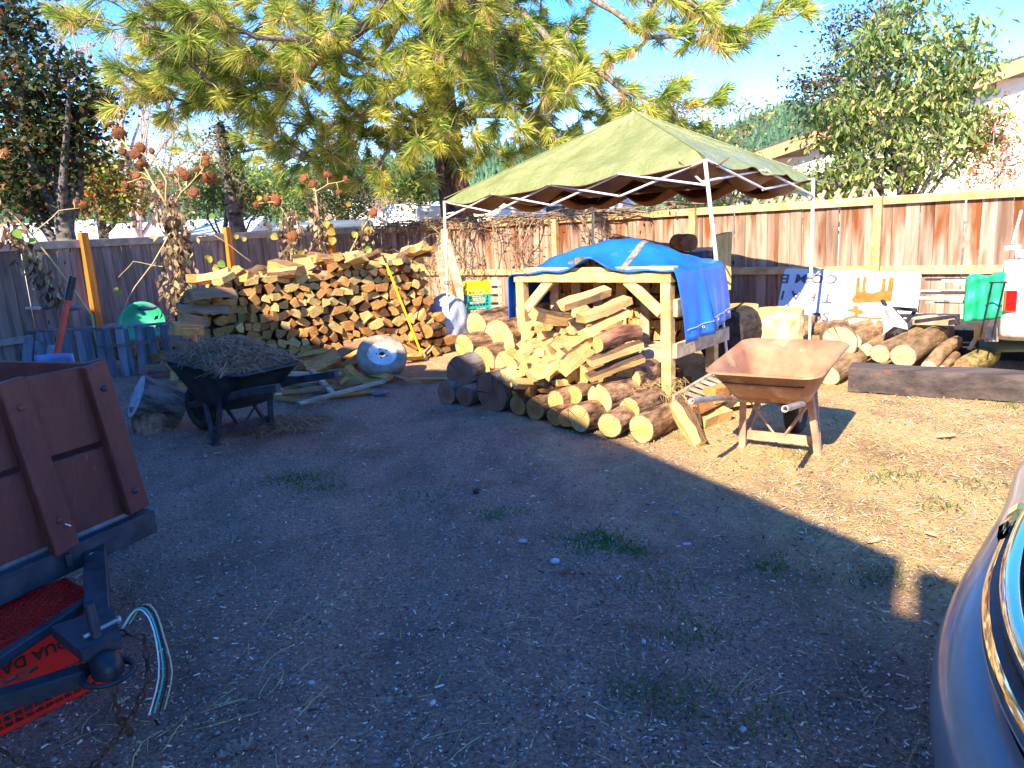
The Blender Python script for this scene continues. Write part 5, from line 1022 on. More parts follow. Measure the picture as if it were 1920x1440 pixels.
px24 = lambda r: r*9/1400*1.05
sunflower('tallest dead sunflower with many rust-brown seed heads in front of the grey fence', (-3.969, 9.000, 0.359)[:2]+(0,),
  [([(-3.950, 9.000, 0.488)[:2]+(0,), (-3.870, 9.000, 1.124), (-3.851, 9.000, 1.683), (-3.910, 9.000, 1.960), (-4.078, 9.000, 2.360), (-4.310, 9.000, 2.715)], .02), ([(-3.910, 9.000, 1.960), (-3.869, 9.000, 2.229), (-3.980, 9.000, 2.473), (-4.125, 9.000, 2.570)], .012), ([(-3.886, 9.000, 1.868), (-3.715, 9.000, 2.101), (-3.469, 9.000, 2.297)], .01), ([(-3.870, 9.000, 1.684), (-3.972, 8.800, 1.448), (-4.327, 8.600, 0.933), (-4.467, 8.600, 0.634)], .009), ([(-3.894, 9.000, 0.871), (-3.802, 9.050, 1.431), (-3.781, 9.000, 1.862)], .016), ([(-3.888, 9.000, 1.561), (-3.487, 9.200, 1.599), (-3.147, 9.400, 1.254)], .008), ([(-3.969, 8.800, 1.265), (-4.248, 8.700, 1.346), (-4.447, 8.700, 1.175)], .006)],
  [((-4.324, 9.000, 2.780), px24(12)), ((-4.411, 9.000, 2.883), px24(5)), ((-4.112, 9.000, 2.616), px24(9)), ((-4.171, 9.000, 2.554), px24(10)), ((-3.989, 9.000, 2.574), px24(6)), ((-4.325, 9.000, 2.586), px24(7)), ((-4.118, 9.000, 2.422), px24(10)), ((-4.203, 9.000, 2.313), px24(7)), ((-4.349, 9.000, 2.213), px24(7)), ((-3.639, 9.000, 2.277), px24(10)), ((-3.691, 9.000, 2.345), px24(6)), ((-3.489, 9.000, 2.334), px24(6)), ((-3.387, 9.000, 2.400), px24(7)), ((-3.371, 9.000, 2.470), px24(6)), ((-3.366, 9.000, 2.244), px24(12)), ((-3.574, 9.000, 2.087), px24(9)), ((-3.407, 9.000, 2.519), px24(5)), ((-3.781, 9.000, 2.284), px24(5)), ((-3.952, 9.000, 2.174), px24(5))],
  hp+[(-3.870, 9.000, 1.684)]+[(-3.878, 9.000, 2.049)], 620, [((-3.409, 9.000, 1.842), .1, L_green), ((-4.448, 8.700, 1.023), .1, L_green), ((-4.498, 8.700, 1.056), .09, L_yel), ((-3.553, 9.200, 1.349), .14, L_yel), ((-3.466, 9.200, 1.281), .13, L_green), ((-3.539, 9.200, 1.221), .12, L_yel), ((-3.200, 9.200, 1.583), .08, L_yel), ((-3.108, 9.200, 1.547), .08, L_yel)], .085, .1)
sunflower('drooping dead sunflower with shrivelled dark leaves arching over the bin', (-4.772, 8.600, 0.465)[:2]+(0,),
  [([(-4.907, 8.900, 0.427)[:2]+(0,), (-4.935, 8.900, 0.749), (-5.126, 8.800, 1.206), (-5.281, 8.600, 1.704), (-5.433, 8.500, 1.972)], .016), ([(-5.433, 8.500, 1.972), (-5.428, 8.400, 2.055), (-5.599, 8.400, 1.837)], .01), ([(-5.281, 8.600, 1.704), (-4.995, 8.700, 1.953), (-4.751, 8.700, 1.969)], .007)],
  [((-4.705, 8.700, 1.990), .055), ((-4.793, 8.700, 2.041), .03), ((-5.356, 8.500, 2.578), .05)], [(-5.490, 8.500, 1.832), (-5.377, 8.500, 1.652), (-5.305, 8.550, 1.411), (-5.200, 8.600, 1.163), (-5.112, 8.650, 0.972)], 260, [((-5.321, 8.400, 1.765), .15, L_green), ((-5.201, 8.500, 1.642), .1, L_green), ((-5.493, 8.400, 1.631), .1, L_or), ((-5.351, 8.500, 1.475), .1, L_yel)], .06, .1)
sunflower('short dead sunflower with drooping head behind the long firewood stack', (-2.995, 10.400, 0.689)[:2]+(0,),
  [([(-2.995, 10.400, 0.689)[:2]+(0,), (-2.920, 10.400, 1.341), (-2.907, 10.400, 1.768), (-3.024, 10.400, 2.000)], .018), ([(-2.907, 10.400, 1.768), (-2.787, 10.400, 1.868), (-2.760, 10.300, 1.548)], .009)], [((-3.043, 10.400, 2.015), .085), ((-3.301, 10.400, 1.973), .05), ((-2.847, 10.300, 1.539), .08), ((-3.162, 10.400, 2.049), .05)],
  [(-2.898, 10.400, 1.839), (-2.895, 10.400, 1.555), (-2.936, 10.400, 1.198)], 200, [((-3.118, 10.300, 1.568), .14, L_yel), ((-2.719, 10.300, 1.333), .16, L_yel), ((-3.213, 10.300, 2.076), .1, L_yel), ((-2.558, 10.300, 1.748), .1, L_dead2)], .07, .1)
sunflower('tall straight dead sunflower standing before the third orange post', (-2.641, 10.600, 0.651)[:2]+(0,),
  [([(-2.618, 10.600, 0.650)[:2]+(0,), (-2.554, 10.600, 1.315), (-2.544, 10.600, 1.823), (-2.560, 10.600, 2.216)], .024), ([(-2.557, 10.600, 2.109), (-2.363, 10.600, 2.205), (-2.118, 10.600, 2.241)], .008)], [((-2.682, 10.600, 2.300), .06), ((-2.574, 10.600, 2.217), .06), ((-2.359, 10.600, 2.311), .065), ((-2.117, 10.600, 2.255), .04), ((-2.229, 10.600, 2.091), .035)],
  [(-2.550, 10.600, 2.038), (-2.545, 10.600, 1.679), (-2.578, 10.600, 1.095)], 240, [((-2.404, 10.500, 1.599), .16, L_yel), ((-2.343, 10.500, 1.487), .15, L_yel), ((-2.415, 10.500, 1.707), .13, L_yel), ((-2.134, 10.600, 1.944), .1, L_yel)], .06, .09)
sunflower('leaning dead sunflower stalk with yellow leaves over the long firewood stack', (-2.201, 10.300, 0.655)[:2]+(0,),
  [([(-2.187, 10.300, 0.800)[:2]+(.6,), (-2.154, 10.300, 1.123), (-1.957, 10.300, 1.504), (-1.731, 10.300, 1.773)], .016)], [((-1.729, 10.300, 1.787), .06)], [(-1.808, 10.300, 1.707), (-1.864, 10.300, 1.499), (-1.920, 10.300, 1.289)], 70, [((-1.801, 10.200, 1.602), .14, L_yel), ((-1.970, 10.200, 1.541), .12, L_yel), ((-1.791, 10.200, 1.321), .13, L_green), ((-1.891, 10.200, 1.255), .13, L_yel)], .07, .08)
# ---------------------------------------------------------------- wheelbarrows
def loop_rr(x0, x1, hw0, hw1, z0, z1, rad, n=8):
    """rounded rectangle in plan between x0 and x1; half width hw0 at x0, hw1 at x1; z runs z0..z1"""
    pts = []; cs = ((x1, hw1, 0), (x0, hw0, 1), (x0, -hw0, 2), (x1, -hw1, 3)); cen = [(x1-rad, hw1-rad), (x0+rad, hw0-rad), (x0+rad, -hw0+rad), (x1-rad, -hw1+rad)]
    for q, (cx, cy) in enumerate(cen):
        for k in range(n+1):
            t = q*math.pi/2 + k*math.pi/2/n; x = cx+rad*math.cos(t); y = cy+rad*math.sin(t); f = (x-x0)/(x1-x0); pts.append((x, y, z0+(z1-z0)*f))
    return pts
def barrow(r_, M_, tray_m, leg_m, grip_m, hw, tray, feet, wheel_r, plastic=False, handle_r=.018, flat=False):
    T = lambda p: M_ @ Vector(p)
    (rx0, rx1, rw0, rw1, rz0, rz1), (bx0, bx1, bw0, bw1, bz) = tray
    def mixl(a, b_, t): return [tuple(Vector(p).lerp(Vector(q), t)) for p, q in zip(a, b_)]
    top = loop_rr(rx0, rx1, rw0, rw1, rz0, rz1, .11); bot = loop_rr(bx0, bx1, bw0, bw1, bz, bz, .09); n_ = len(top)
    lip = [(x+(.012 if x > (rx0+rx1)/2 else -.012), y*1.03, z-.012) for x, y, z in top]
    L_ = [lip, top, mixl(top, bot, .25), mixl(top, bot, .6), mixl(top, bot, .9), bot, mixl(bot, [((bx0+bx1)/2, 0, bz)]*n_, .4), mixl(bot, [((bx0+bx1)/2, 0, bz)]*n_, .995)]
    L_[4] = [(x, y, z-.012) for x, y, z in L_[4]]
    mb = MB(); vs = [T(p) for l_ in L_ for p in l_]; mb.add(vs, [(i*n_+k, i*n_+(k+1) % n_, (i+1)*n_+(k+1) % n_, (i+1)*n_+k) for i in range(len(L_)-1) for k in range(n_)], 0, True)
    tr = mb.build('tray', tray_m, r_, thick=.006 if plastic else .003)
    if not plastic:   # stamped panel on the rear wall
        a, b_ = (top[0], bot[0]); y0 = rw0*.72; pn = []
        for (y, t) in ((-y0, .38), (y0, .38), (y0*.92, .5), (y0*.78, .86), (-y0*.78, .86), (-y0*.92, .5)):
            x = rx0+(bx0-rx0)*t-.012; z = rz0+(bz-rz0)*t; pn.append(T((x, y, z)))
        mb = MB(); mb.poly(pn, (T((.012, 0, .004))-T((0, 0, 0)))); mb.build('stamped_panel', tray_m, tr)
    for sy in (-1, 1):
        h = [T((0, sy*hw, .52)), T((.45, sy*hw*.93, .44)), T((.9, sy*hw*.62, .33)), T((1.42, sy*.09, wheel_r+.02))]
        mb = MB()
        if flat: [mb.beam(h[i], h[i+1], .045, .055, ext=.01) for i in range(3)]
        else: mb.tube(h, handle_r, 12, cap=False); mb.disc(h[0], h[0]-h[1], [(0, handle_r), (.001, handle_r*.8), (-.08, handle_r*.8), (-.08, 0)], 12)
        hb_ = mb.build('handle', grip_m, r_)
        fx, fy = feet; f = T((fx, sy*fy, 0)); t0 = T((fx-.10, sy*hw*.82, .40)); t1 = T((fx+.22, sy*hw*.66, .36))
        mb = MB(); mb.beam(f, t0, .042, .028); mb.beam(f+(T((.02, 0, .012))-T((0, 0, 0))), t1, .036, .024); mb.beam(T((fx-.03, sy*fy, .006)), T((fx+.07, sy*fy, .006)), .045, .012, bev=.002); mb.build('leg', leg_m, r_)
        m_ = T((fx+.02, sy*.03, .10)); MB().beam(T((fx-.06, sy*hw*.8, .36)), m_, .026, .012).build('brace', leg_m, r_)
    MB().beam(T((feet[0]+.015, -feet[1], .085)), T((feet[0]+.015, feet[1], .085)), .012, .06).build('brace', leg_m, r_)
    wc = T((1.40, 0, wheel_r)); ax = (T((0, 1, 0))-T((0, 0, 0))); wr = wheel_r; mb = MB(); mb.disc(wc, ax, [(-.035, wr*.6), (-.045, wr*.72), (-.048, wr*.9), (-.03, wr*.98), (0, wr), (.03, wr*.98), (.048, wr*.9), (.045, wr*.72), (.035, wr*.6)], 28); tyre = mb.build('tyre', rubber, r_)
    mb = MB(); mb.disc(wc, ax, [(-.02, 0), (-.04, wr*.12), (-.03, wr*.2), (-.015, wr*.5), (-.033, wr*.62), (.033, wr*.62), (.015, wr*.5), (.03, wr*.2), (.04, wr*.12), (.02, 0)], 24); mb.build('rim', leg_m, r_)
    MB().tube([T((1.40, -.13, wr)), T((1.40, .13, wr))], .009, 8).build('axle', leg_m, r_)
    return r_
def fM(p, fwd, tilt=0): f = Vector((*fwd, 0)).normalized(); return Matrix.Translation((p[0], p[1], 0)) @ Matrix((f, Vector((-f.y, f.x, 0)), Vector((0, 0, 1)))).transposed().to_4x4()
rb = thing('wheelbarrow', 'rusty steel wheelbarrow with empty tray standing in the sun beside the rack', 'wheelbarrow', (1.6, 4.5, 0))
barrow(rb, fM((1.17, 3.80), (.55, .83)), rust, rust_light, galv, .245, ((.42, 1.34, .325, .335, .60, .66), (.66, 1.12, .21, .19, .385)), (.93, .235), .185)
kb_ = thing('wheelbarrow', 'black wheelbarrow heaped with dry pine straw standing in the shade', 'wheelbarrow', (-2.1, 5.7, 0)); Mk = fM((-1.43, 5.16), (-.80, .60))
barrow(kb_, Mk, black_plastic, dark_metal, dark_metal, .255, ((.40, 1.36, .31, .34, .58, .67), (.72, 1.18, .18, .17, .27)), (.86, .25), .20, plastic=True, flat=True)
mb = MB(); mb.grid(lambda u, v: Mk @ Vector((.5+.8*u, (v-.5)*.58, .56+.06*u+.14*max(0, math.sin(u*3.14))**.8*max(0, math.sin(v*3.14))**.8+.012*math.sin(u*17+v*13))), 18, 12); core = single(mb, 'pine_straw', mat('straw_mat', (.10, .055, .03), (.32, .19, .10), 60, (1, 1, 1), .95, 1.0, 80), 'heap of reddish brown pine straw filling the black wheelbarrow tray', 'pine straw', Mk @ Vector((.9, 0, .55)))
pine_straw = mat('pine_straw_strands', (.36, .19, .11), rough=.8, island=.5, hue=.02)
def straw_heap(n_, f, L, W=.003, parent=None, name='strands', kind='stuff', mats=None):
    P = np.array([tuple(f(rnd.random(), rnd.random())) for _ in range(n_)]); a = NR.rand(n_)*6.283; d = np.stack([np.cos(a), np.sin(a), (NR.rand(n_)-.5)*.5], -1); l = (L*(.5+NR.rand(n_)))[:, None]; s_ = np.cross(d, [0, 0, 1.]); s_ /= np.linalg.norm(s_, axis=1)[:, None]; s_ *= W/2
    mid = P+np.array([0, 0, .02])+NR.randn(n_, 3)*.012; A_ = P-d*l/2; B_ = P+d*l/2; B_[:, 2] -= .015; up = np.array([0, 0, W*.4])
    V = np.concatenate([np.stack([A_-s_, mid-s_, mid+s_+up, A_+s_+up], 1), np.stack([mid-s_, B_-s_, B_+s_+up, mid+s_+up], 1)]); return fast(name, V, 4, mats or pine_straw, kind=kind, parent=parent)
straw_heap(1500, lambda u, v: Mk @ Vector((.44+.9*u, (v-.5)*.66, .575+.07*u+.16*max(0, math.sin(u*3.14))**.8*max(0, math.sin(v*3.14))**.8)), .16, parent=core)
x_ = (-1.989, 5.954, 0); straw_heap(900, lambda u, v: Vector((x_[0]+(u-.5)*.9, x_[1]+(v-.5)*.5, .012+.05*math.exp(-((u-.5)**2+(v-.5)**2)*14))), .17, name='pine_straw_litter')
x2_ = (-4.501, 9.587, 0.300); straw_heap(350, lambda u, v: Vector((x2_[0]+(u-.5)*.7, x2_[1]-.6+(v-.5)*.5, .36+.05*u)), .2, name='pine_straw_litter')
x3_ = (-2.746, 6.676, 0); straw_heap(900, lambda u, v: Vector((x3_[0]+(u-.5)*2.4, x3_[1]+(v-.5)*1.3, .01+.03*rnd.random())), .13, name='pine_straw_litter')
for (px_, n_, sp) in (((0.659, 6.072, 0), 500, .8), ((1.072, 5.456, 0), 400, .5)): straw_heap(n_, lambda u, v: Vector((px_[0]+(u-.5)*sp, px_[1]+(v-.5)*sp*.6+.15, .03+.25*rnd.random())), .13, name='straw_litter', mats=straw)
# ---------------------------------------------------------------- brown board trailer with tongue and crate
pV = Vector((.36, .93, 0)).normalized(); nV = Vector((pV.y, -pV.x, 0)); Cb = Vector((-1.60, 3.02, 0))
def TW(p, n_, z): return Cb + pV*(p-.10*(z-.42)) + nV*(n_-.05*(z-.42)) + Vector((0, 0, z+.035*p*-.6))
tl = thing('utility_trailer', 'brown board-sided utility trailer with black steel tongue resting low', 'trailer', (-1.75, 2.9, 0))
def bd(p0, n0, z0, p1, n1, z1, w_, h_, m_, name='board', par=None, up=None):
    o = MB().beam(TW(p0, n0, z0), TW(p1, n1, z1), w_, h_, up=up or (0, 0, 1)).build(name, m_, par or tl); return o
bd(-1.62, 0, .575, 0, 0, .575, .022, .30, trailer_red, 'front_board'); bd(-1.62, 0, .90, 0, 0, .90, .022, .31, trailer_red, 'front_board')
for p in (-.055, -.40, -1.15, -1.56):
    u_ = bd(p, .035, .395 if p == -.40 else .43, p, .035, 1.06, .10, .036, trailer_red, 'upright', up=(nV.x, nV.y, 0))
    for z in (.52, .96): MB().disc(TW(p, .056, z), nV, [(0, .013), (.004, .012), (.008, .006), (.009, 0)], 10).build('bolt', dark_metal if p != -.40 else trailer_red, u_)
    MB().beam(TW(p+.015, .058, .50), TW(p+.03, .064, .487), .005, .004).build('bird_dropping', white_paint, u_) if p == -.4 else None
for k, z in enumerate((.575, .90)):
    bd(.0, -.02, z, .0, -1.75, z, .022, .305, trailer_red, 'side_board'); bd(-1.6, -.02, z, -1.6, -1.75, z, .022, .305, trailer_red, 'side_board')
for n_ in (-.06, -.9, -1.7): bd(.028, n_, .42, .028, n_, 1.06, .036, .09, trailer_red, 'upright', up=(pV.x, pV.y, 0))
bd(-1.62, .01, .35, .02, .01, .35, .05, .10, dark_metal, 'frame'); bd(0, .0, .35, 0, -1.75, .35, .05, .10, dark_metal, 'frame'); bd(-1.6, 0, .35, -1.6, -1.75, .35, .05, .10, dark_metal, 'frame')
mb = MB(); mb.poly([TW(-1.58, -.03, .42), TW(-.02, -.03, .42), TW(-.02, -1.75, .42), TW(-1.58, -1.75, .42)], (0, 0, -.03)); mb.build('floor', grey_wood, tl)
for p in (-1.75, .15):
    mb = MB(); mb.disc(TW(p, -1.15, .28), pV, [(-.07, .16), (-.08, .2), (-.075, .27), (0, .285), (.075, .27), (.08, .2), (.07, .16), (0, .02)], 28); mb.build('tyre', rubber, tl)
bd(-.42, .04, .36, -.40, .05, .36, .05, .05, dark_metal, 'bracket'); mb = MB(); mb.tube([TW(-.34, .075, .335)+(pV*math.cos(t)+Vector((0, 0, 1))*math.sin(t))*.02 for t in [k*.5236 for k in range(13)]], .005, 6); mb.build('ring', galv, tl)
AP = Vector((-1.22, 1.95, .335)); r0 = TW(-.18, -.1, .32); l0 = TW(-1.62, .06, .25)
MB().beam(r0, AP+Vector((-.03, .04, 0)), .075, .075).build('tongue_beam', dark_metal, tl); MB().beam(l0, AP+Vector((-.05, 0, -.03)), .055, .05).build('tongue_beam', dark_metal, tl)
MB().beam(r0.lerp(AP, .52)+Vector((0, 0, .0)), l0.lerp(AP, .52), .035, .035).build('cross_brace', dark_metal, tl)
cd = Vector((.62, -.72, 0)).normalized(); ce = Vector((-cd.y, cd.x, 0))
mb = MB(); mb.poly([AP+cd*-.20+ce*.085+Vector((0, 0, .04)), AP+cd*-.20-ce*.085+Vector((0, 0, .04)), AP+cd*.03-ce*.052+Vector((0, 0, .04)), AP+cd*.03+ce*.052+Vector((0, 0, .04))], (0, 0, .035)); cp = mb.build('coupler', dark_metal, tl)
mb = MB(); cc = AP+cd*.06+Vector((0, 0, .0)); mb.add(*(lambda n_, m_: ([cc+(cd*math.cos(2*math.pi*i/n_)*1.25+ce*math.sin(2*math.pi*i/n_))*.042*math.sin(math.pi*.5*j/m_)**.8+Vector((0, 0, .058*math.cos(math.pi*.5*j/m_)**.7)) for j in range(m_+1) for i in range(n_)], [(j*n_+i, (j+1)*n_+i, (j+1)*n_+(i+1) % n_, j*n_+(i+1) % n_) for j in range(m_) for i in range(n_)]))(20, 8), 0, True)
mb.disc(cc, (0, 0, 1), [(.0, .058), (.004, .072), (-.006, .074), (-.012, .06)], 20); mb.build('ball_socket', black_plastic, cp)
MB().tube([AP+cd*-.02+ce*.0+Vector((0, 0, .05)), AP+cd*-.045+Vector((0, 0, .17))], .0145, 12).build('latch_handle', dark_metal, cp)
MB().tube([AP+cd*-.03-ce*.03+Vector((0, 0, .085)), AP+cd*-.05+ce*.065+Vector((0, 0, .092))], .006, 8).build('bolt', galv, cp); MB().disc(AP+cd*-.05+ce*.065+Vector((0, 0, .092)), ce, [(0, .011), (.008, .011), (.008, 0)], 6, smooth=False).build('bolt_head', galv, cp)
chain_m = mat('rusty_chain', (.05, .022, .016), (.20, .09, .05), 30, rough=.85, metal=.3)
def chain(pts, name='safety_chain'):
    P = []; pts = [Vector(p) for p in pts]; mb = MB(); path = []
    for i in range(len(pts)-1): path += [pts[i].lerp(pts[i+1], k/8) for k in range(8)]
    path.append(pts[-1]); acc = 0; k = 0; last = path[0]
    for a, b_ in zip(path, path[1:]):
        acc += (b_-a).length
        if acc > .022:
            acc = 0; t = (b_-last).normalized(); u = t.orthogonal().normalized(); v = t.cross(u); w_ = u if k % 2 else v; c = (b_+last)/2; last = b_; k += 1
            mb.tube([c+t*.016*math.cos(q)+w_*.009*math.sin(q) for q in [j*math.pi/4 for j in range(9)]], .0036, 5, cap=False)
    return mb.build(name, chain_m, tl)
a0 = AP+Vector((-.03, .10, .05))
chain([a0, AP+ce*.09+Vector((.02, .02, .03)), AP+ce*.10+cd*.05+Vector((0, 0, -.08)), AP+cd*.08+ce*.02+Vector((0, 0, -.17)), AP+cd*.02-ce*.08+Vector((0, 0, -.29)), AP-ce*.2+Vector((0, 0, -.24)), AP-ce*.30+cd*-.03+Vector((0, 0, -.10)), AP-ce*.25+Vector((0, 0, .05)), AP-ce*.15+cd*-.06+Vector((0, 0, .03))])
chain([AP+cd*.06+ce*.01+Vector((0, 0, -.01)), AP+cd*.07+Vector((0, 0, -.13)), AP+cd*.05+ce*.03+Vector((0, 0, -.22)), AP+cd*.03+ce*.0+Vector((0, 0, -.14))])
w0 = AP+Vector((.0, .12, .04))
for k, (nm, cl) in enumerate((('white', (.75, .75, .7)), ('teal', (.05, .5, .4)), ('black', (.02, .02, .02)), ('tan', (.55, .42, .25)))):
    o_ = Vector((.006*k, .004*k, .003*k)); pts = [w0, w0+Vector((.04, .02, .05)), w0+Vector((.09, -.01, .045)), w0+Vector((.125, -.05, -.02)), w0+Vector((.13+.006*k, -.08, -.12)), w0+Vector((.10+.008*k, -.11, -.22))]
    sm_ = []; 
    for i in range(len(pts)-1):
        for t in (0, .33, .66): 
            p0_, p1_, p2_, p3_ = pts[max(0, i-1)], pts[i], pts[i+1], pts[min(len(pts)-1, i+2)]; sm_.append(.5*((2*p1_)+(p2_-p0_)*t+(2*p0_-5*p1_+4*p2_-p3_)*t*t+(3*p1_-p0_-3*p2_+p3_)*t**3)+o_)
    MB().tube(sm_+[pts[-1]+o_], .0027, 6).build('wire', mat('wire_'+nm, cl, rough=.5), tl)
# red crate, upside down under the tongue
ec = Vector((.60, .80, 0)).normalized(); nc = Vector((ec.y, -ec.x, 0)); Cc = Vector((-1.47, 2.42, 0)); LC, DC, HC = .48, .31, .30
cr_ = thing('milk_crate', 'bright red plastic crate turned upside down under the trailer tongue', 'crate', Cc)
def CW(a, d, z): return Cc - ec*a - nc*d + Vector((0, 0, z))
mb = MB()
for z in (HC-.008, .01): 
    for a0_, d0, a1_, d1 in ((0, 0, LC, 0), (LC, 0, LC, DC), (LC, DC, 0, DC), (0, DC, 0, 0)): mb.beam(CW(a0_, d0, z), CW(a1_, d1, z), .014, .018, ext=.012)
for a, d in ((0, 0), (LC, 0), (LC, DC), (0, DC)): mb.beam(CW(a, d, 0), CW(a, d, HC), .026, .026)
mb.build('frame', crate_red, cr_)
MB().box(CW(LC/2, -.002, .195), (.008, LC, .135), math.atan2(nc.y, nc.x)).build('name_panel', crate_red, cr_); MB().box(CW(0.0, DC/2, .195), (DC, .008, .125), math.atan2(nc.y, nc.x)).build('side_panel', crate_red, cr_)
mb = MB()
for k in range(17): a = LC*k/16; mb.beam(CW(a, 0, .01), CW(a, 0, .135), .006, .004, bev=0)
for z in (.035, .06, .085, .11): mb.beam(CW(0, 0, z), CW(LC, 0, z), .005, .005, bev=0)
for k in range(11): d = DC*k/10; mb.beam(CW(0, d, .01), CW(0, d, .135), .006, .004, bev=0)
mb.build('side_lattice', crate_red, cr_); mb = MB()
for k in range(-9, 17):
    for sg in (1, -1):
        a0_ = LC*k/16; seg = []
        for t in (0, 1): seg.append((a0_ + (DC*1.0*t if sg > 0 else DC*(1-t)), DC*t))
        (x0, y0), (x1, y1) = seg
        def cl(x0, y0, x1, y1):
            if x1 == x0: return None
            ts = [0, 1]; ta, tb = (0-x0)/(x1-x0), (LC-x0)/(x1-x0); lo_, hi_ = max(0, min(ta, tb)), min(1, max(ta, tb)); return None if lo_ >= hi_ else (x0+(x1-x0)*lo_, y0+(y1-y0)*lo_, x0+(x1-x0)*hi_, y0+(y1-y0)*hi_)
        c_ = cl(x0, y0, x1, y1)
        if c_: mb.beam(CW(c_[0], c_[1], HC-.004), CW(c_[2], c_[3], HC-.004), .0055, .006, bev=0)
mb.build('bottom_lattice', crate_red, cr_)
def text_mesh(s, size, name, m_, parent, M_, extr=.0015, spacing=1.0):
    cu = bpy.data.curves.new(name, 'FONT'); cu.body = s; cu.size = size; cu.extrude = extr; cu.align_x = 'CENTER'; cu.align_y = 'CENTER'; cu.space_character = spacing; cu.resolution_u = 2; cu.offset = size*.022
    t_ = bpy.data.objects.new('tmp_text', cu); C.objects.link(t_); bpy.context.view_layer.update(); me = bpy.data.meshes.new_from_object(t_.evaluated_get(bpy.context.evaluated_depsgraph_get())); bpy.data.objects.remove(t_); bpy.data.curves.remove(cu)
    me.name = name; me.materials.clear(); me.materials.append(m_); o = bpy.data.objects.new(name, me); C.objects.link(o); o.parent = parent; o.matrix_local = WM[parent.name].inverted() @ M_; return o
ink = mat('black_ink', (.015, .012, .012), rough=.6)
# right-way-up text runs along +x; the crate stands on its head, so the letters do too
M_ = Matrix.Translation(CW(.22, -.009, .215)) @ Matrix((-ec, Vector((0, 0, -1)), nc)).transposed().to_4x4()
text_mesh('UMPQUA DAIRY', .052, 'lettering', ink, cr_, M_, .001, 1.05)
# long-handled tool standing in the trailer
sv = thing('shovel', 'shovel with red shaft and black grip standing up behind the trailer boards', 'shovel', (-2.386, 3.900, 0.964)[:2]+(.42,))
a, b_ = Vector((-2.382, 3.900, 0.972)), Vector((-2.253, 3.950, 1.371)); dd = (b_-a).normalized()
MB().tube([a-dd*.45, a+(b_-a)*.72], .0155, 10).build('shaft', mat('red_shaft', (.42, .05, .03), (.55, .09, .06), 6, rough=.4), sv); MB().tube([a+(b_-a)*.70, b_], [.019, .0185], 12).build('grip', black_plastic, sv)
bp_ = Vector((-2.359, 3.880, 1.002)); mb = MB(); mb.grid(lambda u, v: bp_+Vector(((u-.5)*.2, .04*math.cos((u-.5)*3)-.05, -.02-.16*v)), 8, 6); mb.build('blade', mat('blue_grey_blade', (.12, .18, .4), (.2, .3, .5), 5, rough=.4), sv, thick=.006)
# ---------------------------------------------------------------- grey picket bin with river stones
bn = thing('picket_bin', 'blue-grey weathered picket bin with flat stones on its rim', 'garden bin', (-4.6, 8.85, 0)); B0 = Vector((-4.58, 8.85, 0)); B1 = Vector((-6.0, 9.05, 0)); B2 = Vector((-3.95, 9.15, 0)); HB = .57
for (p0, p1, n_, w_) in ((B0, B1, 11, .095), (B0, B2, 5, .12)):
    MB().beam(p0+Vector((0, 0, HB+.015)), p1+Vector((0, 0, HB+.015)), .09, .025, ext=.06).build('top_rail', grey_wood, bn)
    for k in range(n_):
        t = (k+.3)/n_; q = p0.lerp(p1, t); o_ = Vector((0, -.03, 0)); MB().beam(q+o_+Vector((rnd.uniform(-.02, .02), 0, 0)), q+o_+Vector((rnd.uniform(-.03, .03), 0, HB-.01*rnd.random())), w_, .018, up=(0, -1, 0)).build('picket', grey_wood, bn)
for k in range(3):
    q = B1.lerp(B0, .16+k*.1)+Vector((0, -.25, 0)); MB().beam(q, q+Vector((.04, .14, .52-.05*k)), .12, .018, up=(0, -1, 0)).build('picket', grey_wood, bn)
river_stone((-4.286, 8.950, 0.790), .12, .08, .035, .1, 'big flat dark stone on the bin rim before the green tub'); river_stone((-5.123, 8.900, 0.836), .10, .07, .028, -.1, 'long flat stone lying on the bin rim behind the shovel grip'); river_stone((-5.477, 8.950, 0.863), .065, .05, .03, .3, 'smaller dark stone on the bin rim nearest the pale plank'); river_stone((-5.980, 9.000, 0.930), .04, .03, .022, 0, 'small pale stone on the cream plank', ms=mat('pale_stone', (.6, .55, .5), (.75, .7, .65), 6))
cp_ = thing('cream_planter', 'cream painted plank and post beyond the bin by the dark drooping leaves', 'planter', (-6.000, 9.050, 0.727)[:2]+(0,))
MB().beam((-6.474, 9.050, 0.934), (-5.617, 9.050, 0.847), .10, .03).build('top_board', mat('cream_paint', (.55, .5, .44), (.68, .63, .56), 4, rough=.7), cp_); MB().beam((-6.027, 9.050, 0.857), (-6.003, 9.000, 0.212), .09, .02, up=(0, -1, 0)).build('post', MATS['cream_paint'], cp_); MB().beam((-6.252, 9.100, 0.864), (-6.230, 9.050, 0.216), .12, .02, up=(0, -1, 0)).build('post', post_orange, cp_)
gt = thing('green_tub', 'round bright green plastic tub standing on edge behind the bin', 'tub', (-4.628, 9.400, 0.336)[:2]+(0,)); gm_ = mat('green_plastic', (.02, .33, .17), (.05, .45, .26), 4, rough=.35, spec=.5)
mb = MB(); mb.disc((-4.618, 9.450, 0.546), (.25, -.93, .28), [(-.05, 0), (-.05, .15), (.03, .25), (.05, .275), (.06, .28), (.04, .25), (-.04, .14), (-.042, 0)], 36); mb.build('bowl', gm_, gt)
lath((-4.446, 9.000, 0.288), (-4.313, 9.000, 0.522), .05, .02, post_orange, 'short orange stake behind the pickets before the green tub', 'stake', 'stake')
fig = thing('leaf_litter', 'yellow leaves piled behind the open pickets of the bin', 'leaves', (-4.2, 9.2, 0))
